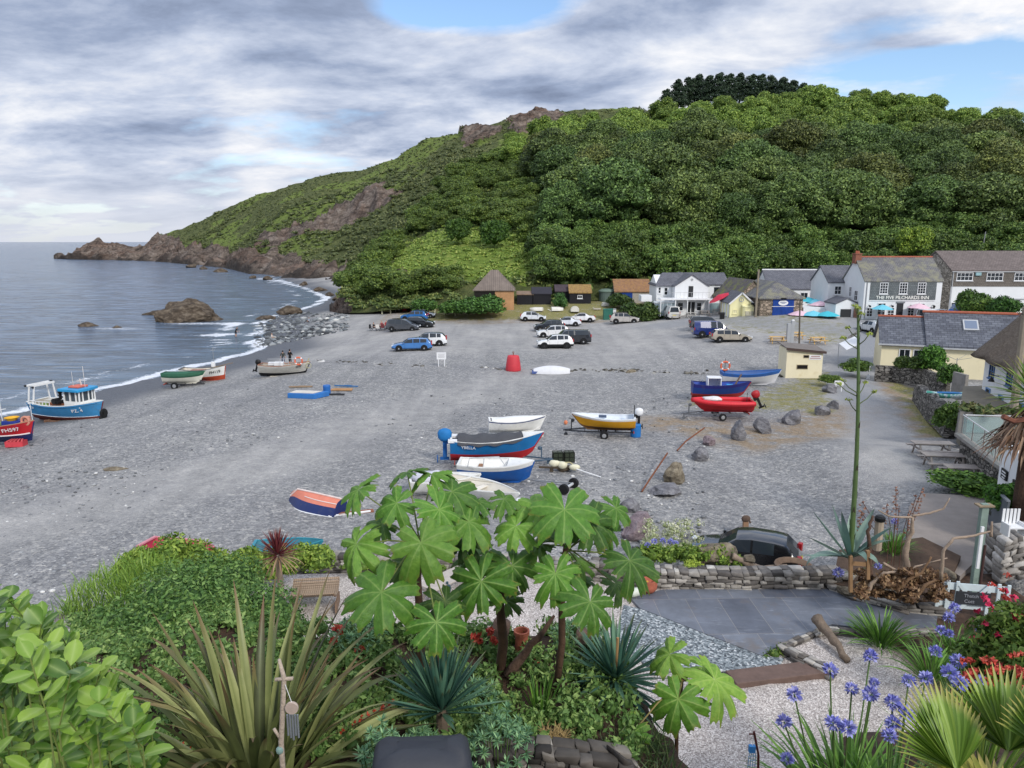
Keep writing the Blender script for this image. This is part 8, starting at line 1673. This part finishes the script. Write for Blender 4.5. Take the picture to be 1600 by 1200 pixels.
for px, py in ((748, 1000), (768, 990), (745, 998), (782, 986), (772, 1002), (528, 985), (520, 1000), (560, 1015), (840, 1040)): p = at(px, py, 9.0); fl += [((p.x + U(-.05, .05), p.y, p.z + U(-.05, .05)), (.03, .03, .03), 10, .06) for k in range(4)]
o = thing('red_flower_spray', 'thin stemmed plant with scattered red flowers in the planting bed', 'plant', (0, 0, 0)); cloudmesh('blossoms', fl, M_redp, o, core=.4); sb = MB()
for c_, *_ in fl[::4]: sb.tube([(c_[0] + .05, c_[1] + .1, GZ(c_[0], c_[1] + .1)), c_], .005, 4)
sb.build('flower_stems', M_stem, o)
# ------------------------------------------------------------------ left hand shrubs
M_bushd = leafmat('#37552a', '#547839', '#8cab5e', scale=1.2, trans=.15)
def blobshrub(name, label, lst, m, leaf, dens, jit=.7, core=.8, cat='shrub'):
 """lst: (px,py,depth,radius)"""
 c0 = at(*lst[0][:3]); g = GZ(c0.x, c0.y); t = thing(name, label, cat, (c0.x, c0.y, g)); bl = [(tuple(at(px, py, Y0) - Vector(t.location)), (r, r, r * .85), int(dens * r * r), leaf) for px, py, Y0, r in lst]; cloudmesh('foliage', bl, m, t, jit=jit, core=core); mb = MB()
 for c_, r, *_ in bl[:5]: mb.tube([(c_[0] * .1, c_[1] * .1, -.1), (c_[0] * .4, c_[1] * .4, c_[2] * .6)], [.05, .02], 5)
 mb.build('stems', M_bark, t); return t
blobshrub('evergreen_shrub', 'dense dark rounded evergreen shrub behind the flax', [(230, 1110, 8.6, .6), (300, 1120, 8.8, .6), (370, 1090, 9.2, .55), (420, 1020, 10, .6), (420, 960, 11, .5), (260, 1150, 8.2, .5), (400, 1060, 9.4, .5), (200, 1090, 9, .5), (330, 1150, 8.3, .5), (440, 1000, 10.2, .45), (285, 1085, 9.3, .55), (350, 1110, 8.9, .5), (300, 970, 11, .8), (250, 1010, 10.4, .75), (350, 935, 11.6, .6), (215, 1040, 10, .65), (330, 1000, 10.6, .7), (270, 935, 11.6, .62), (370, 905, 12.2, .45), (385, 960, 11, .5), (200, 990, 10.8, .6), (300, 1060, 9.8, .6), (240, 1085, 9.6, .5), (345, 1050, 10, .5), (165, 1010, 10.6, .5), (320, 905, 12, .45)], M_bushd, .055, 3400)
bl = []
t = thing('tamarisk', 'feathery bright green shrub behind the dark evergreen one', 'shrub', at(180, 980, 13.0)); sp = []
for i in range(5200):
 px = U(75, 310); top_ = np.interp(px, [75, 130, 180, 230, 310], [950, 893, 868, 858, 872]); p = at(px, top_ + 120 * rng.random() ** .8 + 22, 13 + U(-.7, .7)) - Vector(t.location); sp.append((tuple(p), U(0, 6.3), U(.7, 1.5), U(.2, .45), .014, .7, U(-1, 1)))
straps('foliage', sp, strapmat('#4a6d24', '#6b8f32', '#93b04a'), t, 3, .1); MB().tube([(0, 0, GZ(t.location.x, t.location.y) - t.location.z), (0, 0, .3)], [.12, .05]).build('stem', M_bark, t)
M_ivy = leafmat('#486224', '#6d8a34', '#a0b452', scale=1., trans=.15)
def ivyrun(name, label, pts, r, k, m=M_ivy, leaf=.11, cat='hedge'):
 bl = []; P = [Vector(q) for q in pts]
 for i in range(k):
  t_ = U(0, len(P) - 1.001); a = int(t_); p = P[a].lerp(P[a + 1], t_ - a); rr = r * U(.6, 1.3); bl.append(((p.x + U(-.3, .3), p.y + U(-.25, .25), p.z + U(-.5, .5) * r), (rr, rr, rr * .8), int(900 * rr * rr), leaf))
 return tag(cloudmesh(name, bl, m, jit=.8, core=.75), label, cat)
ivyrun('hedge', 'light green ivy hedge along the back wall of the garden, left of the cordyline', [at(190, 900, 19), at(255, 872, 20), at(330, 878, 21), at(420, 884, 22.4), at(505, 872, 23.2)], .42, 60)
ivyrun('ivy', 'ivy mat on top of the patio wall below the black car', [at(1005, 868, 25), at(1060, 868, 24.6), at(1120, 868, 24.4), at(1150, 876, 24.4)], .3, 34)
ivyrun('ivy', 'ivy draped along the wall top behind the big leaves', [at(520, 885, 24), at(640, 885, 24.5), at(760, 888, 24.6), at(930, 880, 25)], .2, 34, leaf=.09)
bl = [(tuple(at(U(1005, 1095), U(818, 862), U(26, 28))), (.2, .2, .2), 50, .06) for i in range(60)]; o = tag(cloudmesh('white_flowered_shrub', bl, leafmat('#6c7a4c', '#a9b184', '#e8e6cc', scale=2.), jit=1., core=.4), 'airy shrub of tiny cream flowers between the purplish boulder and the patio wall', 'shrub')
p = gpt(1120, 930, 1.0); blobshrub('trailing_plant', 'small trailing plant hanging over the patio wall onto the slates', [(1112, 925, 23.8, .2), (1118, 935, 23.4, .18), (1108, 912, 24, .18)], leafmat('#55663c', '#7d8a5c', '#aeb38a'), .06, 900); blobshrub('trailing_plant', 'tuft of green beside the slate edging at the corner of the patio', [(1210, 1022, 19, .22), (1222, 1015, 19.1, .2), (1196, 1028, 18.9, .18)], M_fol, .07, 800)
p = gpt(1078, 903, 1.0); o = thing('planter', 'square dark planter with a lime green mound against the patio wall', 'planter', (p.x, p.y - .3, 1.06)); MB().box((0, 0, .2), (.42, .42, .42), taper=(1.12, 1.12)).build('planter_box', mat('#4b4f54', .7), o); cloudmesh('plant', [((U(-.2, .2), U(-.15, .15), .48 + U(0, .1)), (.2, .2, .14), 90, .06) for k in range(7)], leafmat('#6a7f2c', '#93a83c', '#bccb58'), o)
p = gpt(1013, 925, 1.06); o = thing('plant_pot', 'round terracotta pot beside the duck ornament', 'pot', (p.x, p.y, 1.06)); MB().lathe([(.16, 0), (.27, .14), (.29, .28), (.24, .4), (.26, .44), (.22, .44), (.2, .3)], n=18).build('pot_body', C_terra, o, True)
p = gpt(992, 933, 1.06); o = thing('duck_ornament', 'white and green duck ornament on the edge of the patio', 'ornament', (p.x, p.y, 1.06), .3); bm_ = MB(); bm_.loft([[Vector((x, .17 * w_ * cos(a), .17 + z + .15 * w_ * sin(a))) for a in [pi * k / 5 for k in range(10)]] for x, w_, z in ((-.42, .12, .06), (-.3, .6, .02), (-.1, 1, 0), (.12, .9, .01), (.24, .5, .07))]); bm_.tube([(.17, 0, .2), (.25, 0, .34), (.27, 0, .46)], [.09, .06, .055], 8).ball((.29, 0, .5), (.085, .065, .07)); bo_ = bm_.build('body', mat('#cfd4c6', .6, .15, 6, col2='#7fa08c', c2=(.55, .65)), o, True); MB().box((.40, 0, .49), (.12, .05, .03)).build('beak', mat('#c99a3a'), bo_)
# timber loungers and picnic table in the white gravel garden
p = gpt(492, 955, 1.0); lg = thing('slatted_lounger', 'curved slatted timber lounger on the white gravel beside the cordyline', 'lounger', (p.x, p.y, 1.05), .12); sl = MB()
for i in range(15): t_ = i / 14; x = 0; z = .75 - 1.1 * t_ + 1.15 * t_ ** 2 * 1.1; y = -.9 + 1.8 * t_; sl.box((0, -y * .75, z * .8 + .12), (1.45, .085, .03), mat=Matrix.Rotation(.5 * (1 - 2 * t_), 3, 'X'))
sl.build('slats', uvmat('plank', '#8d7a66', '#a18c76', '#5a4a3c', .1), lg)
for s in (-.7, .7): MB().tube([(s, -(-.9 + 1.8 * q / 8) * .75, (.75 - 1.1 * q / 8 + 1.265 * (q / 8) ** 2) * .8 + .09) for q in range(9)], .035, 6).box((s, .1, .16), (.06, .9, .32)).build('side_frame', mat('#7a6452', .85, .25), lg)
p = gpt(712, 930, 1.05); pt_ = picnic('long whitewashed picnic table on the white gravel behind the big leaves', p, .88, mat('#b5aca3', .8, .15, 4, .3), 2.6)
o = thing('lantern', 'small dark teal bottle lantern standing on the bench of the whitewashed table', 'lantern', (p.x - .2, p.y - .75, 1.55)); MB().lathe([(.1, 0), (.12, .12), (.1, .22), (.04, .26), (.04, .34)], n=12).build('lantern_body', mat('#2d4650', .4), o)
# barbecue under its cover
p = at(660, 1230, 5.5); bq = thing('barbecue', 'barbecue hidden under a fitted dark grey cover at the bottom centre', 'barbecue', (p.x, p.y, 7.08), .12); bq.scale = (1.12, 1.1, 1)
mb = MB(); rings = []
for z, sx, sy in ((-.62, .46, .34), (.1, .44, .32), (.62, .41, .30), (.98, .385, .27), (1.16, .36, .22), (1.25, .31, .13), (1.26, .2, .05)):
 ring = []
 for k in range(44):
  a = 2 * pi * k / 44; cx, cy = cos(a), sin(a); e = .38; r_ = 1 + (.018 * sin(7 * a + z * 3) + .012 * sin(13 * a)) * (1.2 - z) * .8; ring.append(Vector((sx * math.copysign(abs(cx) ** e, cx) * r_, sy * math.copysign(abs(cy) ** e, cy) * r_, z + .02 * sin(3 * a + 1) * (z > .5))))
 rings.append(ring)
mb.loft(rings).build('cover', mat('#35383f', .6, .12, 3, .25, 9, spec=.35), bq, True); MB().tube([(-.44, -.2, .95), (-.47, -.2, .2)], .012).build('piping', C_dark, bq)
# driftwood wind chime on its pole
p = at(440, 1170, 5.2); wc = thing('wind_chime', 'driftwood post with a hanging grey wind chime in front of the flax', 'wind chime', p); q1, q2 = at(436, 1030, 5.2) - Vector(p), at(444, 1060, 5.2) - Vector(p)
MB().tube([(0, 0, GZ(p.x, p.y) - p.z - .1), (.0, 0, .05), q2 + Vector((.0, 0, 0)), q1], [.018, .022, .02, .012], 7).tube([q2 + Vector((-.07, 0, -.01)), q2 + Vector((.07, 0, .0))], .016, 6).tube([Vector((.0, 0, .08)), Vector((-.05, 0, .18))], .012, 6).build('driftwood_post', mat('#b3a494', .9, .25, 6, .6, 30), wc, True)
c = at(456, 1106, 5.15) - Vector(p); dk_ = MB().lathe([(.05, -.012), (.052, 0), (.05, .012)], c, 20, axis='y').build('wooden_disc', mat('#b7a69a', .8, .2, 12), wc); mt_ = mat('#9aa0a8', .45, .1, metal=.5)
for k in range(5): MB().tube([c + Vector((-.04 + .02 * k, 0, -.06)), c + Vector((-.04 + .02 * k, 0, -.24 - .02 * (k % 3)))], .008, 6).build('chime_tube', mt_, wc)
MB().tube([c + Vector((0, 0, .05)), c + Vector((-.04, 0, .2))], .003, 4).build('cord', C_white, wc); MB().ball((-.01, -.02, .0), (.03, .02, .035)).build('glass_float', mat('#7f9a94', .3), wc)
# rusty stake with a blue netted float
p = at(1192, 1215, 6.4); o = thing('garden_stake', 'bent dark red stake with a blue netted float hanging from it at the bottom right', 'stake', p); q1, q2 = at(1178, 1143, 6.4) - Vector(p), at(1170, 1147, 6.4) - Vector(p); MB().tube([(0, 0, -1.0), q1 * .5, q1], .012, 6).tube([q1 - Vector((0, 0, .03)), q2], .008, 5).build('stake', mat('#5a2a26', .7), o); c = at(1175, 1170, 6.4) - Vector(p); MB().box(c, (.06, .04, .07)).build('blue_float', mat('#3f86c4', .6), o); nb = MB()
for k in range(4):
 nb.tube([c + Vector((-.03 + .02 * k, -.02, -.03)), c + Vector((-.04 + .025 * k, -.02, -.24))], .004, 4).tube([c + Vector((-.04, -.02, -.07 - .05 * k)), c + Vector((.04, -.02, -.06 - .05 * k))], .004, 4)
nb.build('netting', mat('#7fa6c4', .7), o); MB().tube([q1, c], .003, 4).build('cord', C_white, o)
# ------------------------------------------------------------------ the driftwood bed and gate
DW = [([(1352, 935), (1362, 912), (1382, 895), (1400, 893)], 20.6, (.10, .06), 'pale forked driftwood limb lying at the front of the driftwood bed', M_drift), ([(1418, 900), (1415, 862), (1425, 830), (1426, 808)], 21.2, (.16, .08), 'upright driftwood trunk in the middle of the driftwood bed', M_drift),
      ([(1426, 808), (1402, 808), (1388, 806), (1372, 797)], 21.2, (.06, .03), 'driftwood branch reaching left from the upright trunk', M_drift), ([(1426, 806), (1452, 802), (1474, 795), (1484, 778)], 21.2, (.06, .03), 'driftwood branch reaching right from the upright trunk', M_drift),
      ([(1470, 905), (1474, 860), (1490, 842), (1525, 836), (1548, 830)], 20.2, (.08, .05), 'long pale driftwood arm bending to the right of the bed', M_drift), ([(1548, 838), (1550, 815)], 20.2, (.07, .05), 'short upright driftwood stub at the right end of the bed', M_drift), ([(1360, 905), (1359, 865), (1356, 830), (1364, 806)], 21.0, (.13, .07), 'dark peeling driftwood stump beside the agave', M_driftd),
      ([(1400, 925), (1420, 905), (1440, 895), (1455, 870)], 20.4, (.09, .05), 'tangled driftwood root in the middle of the bed', mat('#7a6048', .95, .35, 5, .8)), ([(1430, 935), (1445, 915), (1462, 905)], 20.3, (.11, .06), 'brown root ball at the right of the driftwood bed', mat('#7a6048', .95, .35, 5, .8)), ([(1405, 912), (1430, 885), (1480, 872)], 20.5, (.05, .03), 'thin straight driftwood pole across the bed', M_drift), ([(1380, 880), (1405, 893), (1440, 900)], 20.8, (.07, .04), 'flat driftwood plank lying in the bed', M_drift)]
for pts, Y0, r_, lb_, m_ in DW: driftwood(lb_, [at(px, py, Y0) for px, py in pts], (r_[0] * .68, r_[1] * .55), m=m_)
bl = [(tuple(at(U(1340, 1475), U(895, 938), U(20.3, 21.6))), (.22, .2, .12), 60, .10) for i in range(60)]; tag(cloudmesh('twigs', bl, leafmat('#4a3628', '#7a5c42', '#a58a66'), jit=1.2, core=.8), 'brown heap of twigs and dead leaves under the driftwood', 'twigs', kind='stuff')
tag(MB().prism([gpt(1300, 922, 1.0), gpt(1345, 936, 1.0), gpt(1465, 955, 1.0), gpt(1500, 880, 1.1), gpt(1440, 850, 1.1), gpt(1310, 870, 1.1)], (0, 0, .28)).build('soil_bed', mat('#4f3f33', .95, .3, 3, .5)), kind='structure')
for i, (px, py, s) in enumerate(((1322, 925, .3), (1345, 920, .34), (1372, 928, .42), (1395, 935, .36), (1330, 905, .28), (1420, 940, .3), (1462, 918, .4), (1478, 900, .4), (1120, 880, .95), (1170, 888, .3))):
 p = gpt(px, py, 1.2); rock('rounded pale stone among the driftwood' if i < 8 else ('broad pale lichen covered rock on top of the patio wall' if i == 8 else 'small pale stone on the patio wall end'), (p.x, p.y, 1.25 if i < 8 else 1.6), (s * 1.2, s * .8, s * .5), U(0, 3), 120 + i, M_rock_brown, 'stone', 'stone', 'stones in the driftwood bed' if i < 8 else None, 3)
p = at(1372, 840, 21.5); o = thing('wooden_post', 'squat pale post with a black cap beside the agave', 'post', p); MB().tube([(0, 0, -.4), (0, 0, .55)], .13, 10).build('post', mat('#a99a88', .9, .2), o); MB().lathe([(.15, .55), (.16, .66), (.1, .72)], n=12).build('cap', C_black, o)
for px, y0, y1 in ((1329, 925, 868), (1356, 905, 860)): a, b = at(px, y0, 20.6), at(px, y1, 20.6); tag(MB().beam(a, b, .1).build('timber_post', mat('#8d6f50', .85, .25), bevel=.01), 'thin brown timber post, the %s one of the pair in front of the agave' % ('left' if px < 1340 else 'right'), 'post')
tag(MB().beam(at(1329, 880, 20.6), at(1356, 882, 20.6), .04, .12).build('timber_rail', mat('#8d6f50', .85, .25)), 'short brown rail joining the two timber posts by the agave', 'rail')
o = thing('weathered_post', 'tall pale green weathered post beside the concrete path', 'post', at(1521, 925, 22.6)); zt = at(1521, 787, 22.6).z - o.location.z; MB().box((0, 0, zt / 2), (.22, .16, zt)).build('post', mat('#7f9187', .8, .25, 3, .3), o); MB().box((0, 0, zt - .05), (.5, .3, .05)).build('top_board', mat('#8f7f68', .9), o); MB().tube([(.12, -.1, zt * .55), (.12, -.1, 0)], .04).build('pipe', mat('#4a3430', .8), o)
o = thing('white_stake', 'white timber stake right of the green weathered post', 'stake', at(1527, 888, 22.2)); zt = at(1527, 823, 22.2).z - o.location.z; MB().box((0, 0, zt / 2), (.09, .06, zt)).build('stake', C_white, o)
# seed heads, brown spires
o = thing('dock_spires', 'tall brown flower spires standing behind the driftwood', 'plant', at(1400, 870, 22)); mb = MB(); fl = []
for px, py in ((1348, 785), (1400, 762), (1405, 790), (1432, 775), (1441, 765), (1385, 790), (1345, 800), (1420, 800)):
 q = at(px, py, 22 + U(-.4, .4)) - Vector(o.location); mb.tube([(q.x * .6, q.y * .5, -.3), q * .6, q], .012, 4)
 for k in range(9): fl.append(((q.x + U(-.08, .08), q.y, q.z - .1 * k), (.035, .035, .035), 6, .06))
mb.build('stems', mat('#6e4f44', .9), o); cloudmesh('seed_sprays', fl, mat('#97705c', .9, .3), o, core=.5)
# driftwood and wreath on the wall
driftwood('long pale driftwood branch lying along the patio wall top', [at(1145, 868, 24.2), at(1165, 880, 24.1), at(1195, 888, 24.1), at(1230, 884, 24.1)], (.12, .06), m=M_drift)
o = MB()
for k in range(7): o.torus(at(1240, 883 + .8 * k, 24.0), .62 - .02 * k, .035, 18, 5, axis='z')
tag(o.build('willow_wreath', mat('#7f6a58', .95, .3, 6), None, True), 'large woven willow ring lying on the patio wall top', 'wreath')
o = thing('heron_ornament', 'small carved wooden bird on a post behind the black car', 'ornament', at(1163, 850, 30)); zt = at(1163, 806, 30).z - o.location.z; MB().box((0, 0, zt * .4), (.22, .16, zt * .8)).build('post', mat('#8f7058', .9), o); MB().ball((0, 0, zt * .9), (.2, .12, .16)).tube([(.1, 0, zt * .95), (.2, 0, zt * .75)], .04).build('bird', mat('#5a4a40', .9), o)
drystone('broad pale rubble wall at the right edge behind the fuchsia', [gpt(1550, 893, 1.3), gpt(1572, 886, 1.5), gpt(1640, 880, 1.7)], 1.35, 1.3, .26, .15, 'rubble_wall', m=rndmat([(0, '#5c5854'), (.4, '#8d8882'), (.8, '#b5b0a9'), (1, '#d6d2cb')]))
# white picket gate with its slate sign
a, b = gpt(1462, 955, 1.15), gpt(1582, 965, 1.15); b = a + (b - a).normalized() * 2.0; gt = thing('picket_gate', 'pale blue white picket gate carrying a black slate name sign', 'gate', a, atan2(b.y - a.y, b.x - a.x)); gm = mat('#cfdce0', .6, .06)
for x, h_ in ((0, 1.08), (.27, 1.06), (.54, 1.05), (1.42, 1.08), (1.7, 1.06), (1.97, 1.05)): MB().box((x, 0, h_ / 2), (.1, .05, h_)).build('picket', gm, gt, bevel=.01)
MB().box((.98, .05, .86), (2.05, .03, .22)).box((.98, .05, .24), (2.05, .03, .2)).build('rail', gm, gt); MB().beam((.58, -.03, .95), (.88, -.03, .6), .03, .1).beam((1.4, -.03, .95), (1.1, -.03, .6), .03, .1).beam((.6, -.03, .12), (.85, -.03, .4), .03, .1).build('brace', gm, gt)
sg = MB().box((.98, -.06, .55), (.98, .03, .42)).build('slate_sign', mat('#33363b', .7, .15), gt, bevel=.008); lt = mat('#8d9097', .7); text('Thatch', .15, frame((.92, -.08, .63), (1, 0, 0), (0, 0, 1)), lt, sg, 'lettering'); text('Cott', .15, frame((.88, -.08, .45), (1, 0, 0), (0, 0, 1)), lt, sg, 'lettering')
driftwood('gnarled dark driftwood log on the gravel beside the slate edging', [gpt(1275, 985, 1.1) + Vector((0, 0, .35)), gpt(1295, 1000, 1.15) + Vector((0, 0, .2)), gpt(1325, 1032, 1.1)], (.16, .10), m=mat('#76685a', .95, .35, 6, .9, 14))
# ------------------------------------------------------------------ glossy leaved hedge close to the camera
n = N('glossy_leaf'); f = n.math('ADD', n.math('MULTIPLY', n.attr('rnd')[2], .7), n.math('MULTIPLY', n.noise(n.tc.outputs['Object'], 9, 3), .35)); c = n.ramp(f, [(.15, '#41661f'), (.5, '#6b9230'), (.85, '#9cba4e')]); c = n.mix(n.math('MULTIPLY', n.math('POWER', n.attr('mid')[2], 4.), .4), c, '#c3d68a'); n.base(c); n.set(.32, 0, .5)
tr = n.n('ShaderNodeBsdfTranslucent'); n.l(c, tr.inputs[0]); mx = n.n('ShaderNodeMixShader', i_0=.25); n.l(n.b.outputs[0], mx.inputs[1]); n.l(tr.outputs[0], mx.inputs[2]); n.l(mx.outputs[0], n.out.inputs[0]); M_gris = n.m
def ovalleaves(specs, m, parent):
 """specs: (point, normal, tip, length, width)"""
 prof = [(0, .04), (.18, .55), (.42, .95), (.65, 1.), (.85, .72), (1, .08)]; V, Rn, Md = [], [], []
 for p, nm, tp2, L, w_ in specs:
  nm = nm.normalized(); tp2 = (tp2 - nm * tp2.dot(nm)).normalized(); sd = tp2.cross(nm); r = rng.random(); cv = U(-.12, .22)
  for t_, k in prof:
   b = p + tp2 * L * t_ - nm * cv * L * t_ * t_
   V += [b - sd * w_ / 2 * k + nm * .10 * w_ * k, b, b + sd * w_ / 2 * k + nm * .10 * w_ * k]; Rn += [r] * 3; Md += [0, 1, 0]
 one = np.array([(3 * i + j, 3 * i + j + 1, 3 * i + j + 4, 3 * i + j + 3) for i in range(5) for j in (0, 1)]); Fq = (one[None] + (np.arange(len(specs)) * 18)[:, None, None]).reshape(-1, 4)
 return npmesh('leaves', np.array(V), Fq, m, parent, smooth=True, attrs=dict(rnd=Rn, mid=Md))
hp = at(60, 1300, 1.9); hd = thing('broadleaf_hedge', 'bright glossy broad leaved hedge filling the bottom left corner', 'hedge', hp); sp = []; st = MB(); H0 = Vector(hp)
for i in range(190):
 Y0 = U(1.5, 2.6); px = U(-60, 232); top_ = np.interp(px, [-60, 20, 70, 130, 180, 215, 240], [905, 925, 950, 1000, 1065, 1120, 1200]); tip = at(px, top_ + 12 + 330 * rng.random() ** 1.3, Y0); dirv = Vector((U(-.4, .5), U(-.5, .2), 1.)).normalized(); Ls = U(.10, .18); b0 = tip - dirv * Ls; st.tube([b0 - H0 - Vector((0, 0, .12)), b0 - H0, tip - H0], [.0022, .002, .0015], 5)
 for k in range(8):
  t_ = .2 + .8 * k / 7; q = b0.lerp(tip, t_); az = k * 2.4 + i; o_ = Vector((cos(az), sin(az), .35 + .7 * t_)); nm = Vector((-cos(az) * .5, -sin(az) * .5 - .25, .8)) + Vector((U(-.3, .3),) * 3); sp.append((q - H0, nm, o_, U(.050, .076) * (1 - .25 * (k == 7)), U(.031, .046)))
ovalleaves(sp, M_gris, hd); g = GZ(H0.x, 1.9) - H0.z
for k in range(14): a = k * 2.4; st.tube([(.12 * cos(a) - .08, .15 * sin(a), g - .1), (.14 * cos(a) - .08, .2 * sin(a), .0), (.16 * cos(a) - .08, .2 * sin(a), .2)], [.02, .014, .008], 5)
st.build('stems', mat('#6f7a3e', .7), hd)
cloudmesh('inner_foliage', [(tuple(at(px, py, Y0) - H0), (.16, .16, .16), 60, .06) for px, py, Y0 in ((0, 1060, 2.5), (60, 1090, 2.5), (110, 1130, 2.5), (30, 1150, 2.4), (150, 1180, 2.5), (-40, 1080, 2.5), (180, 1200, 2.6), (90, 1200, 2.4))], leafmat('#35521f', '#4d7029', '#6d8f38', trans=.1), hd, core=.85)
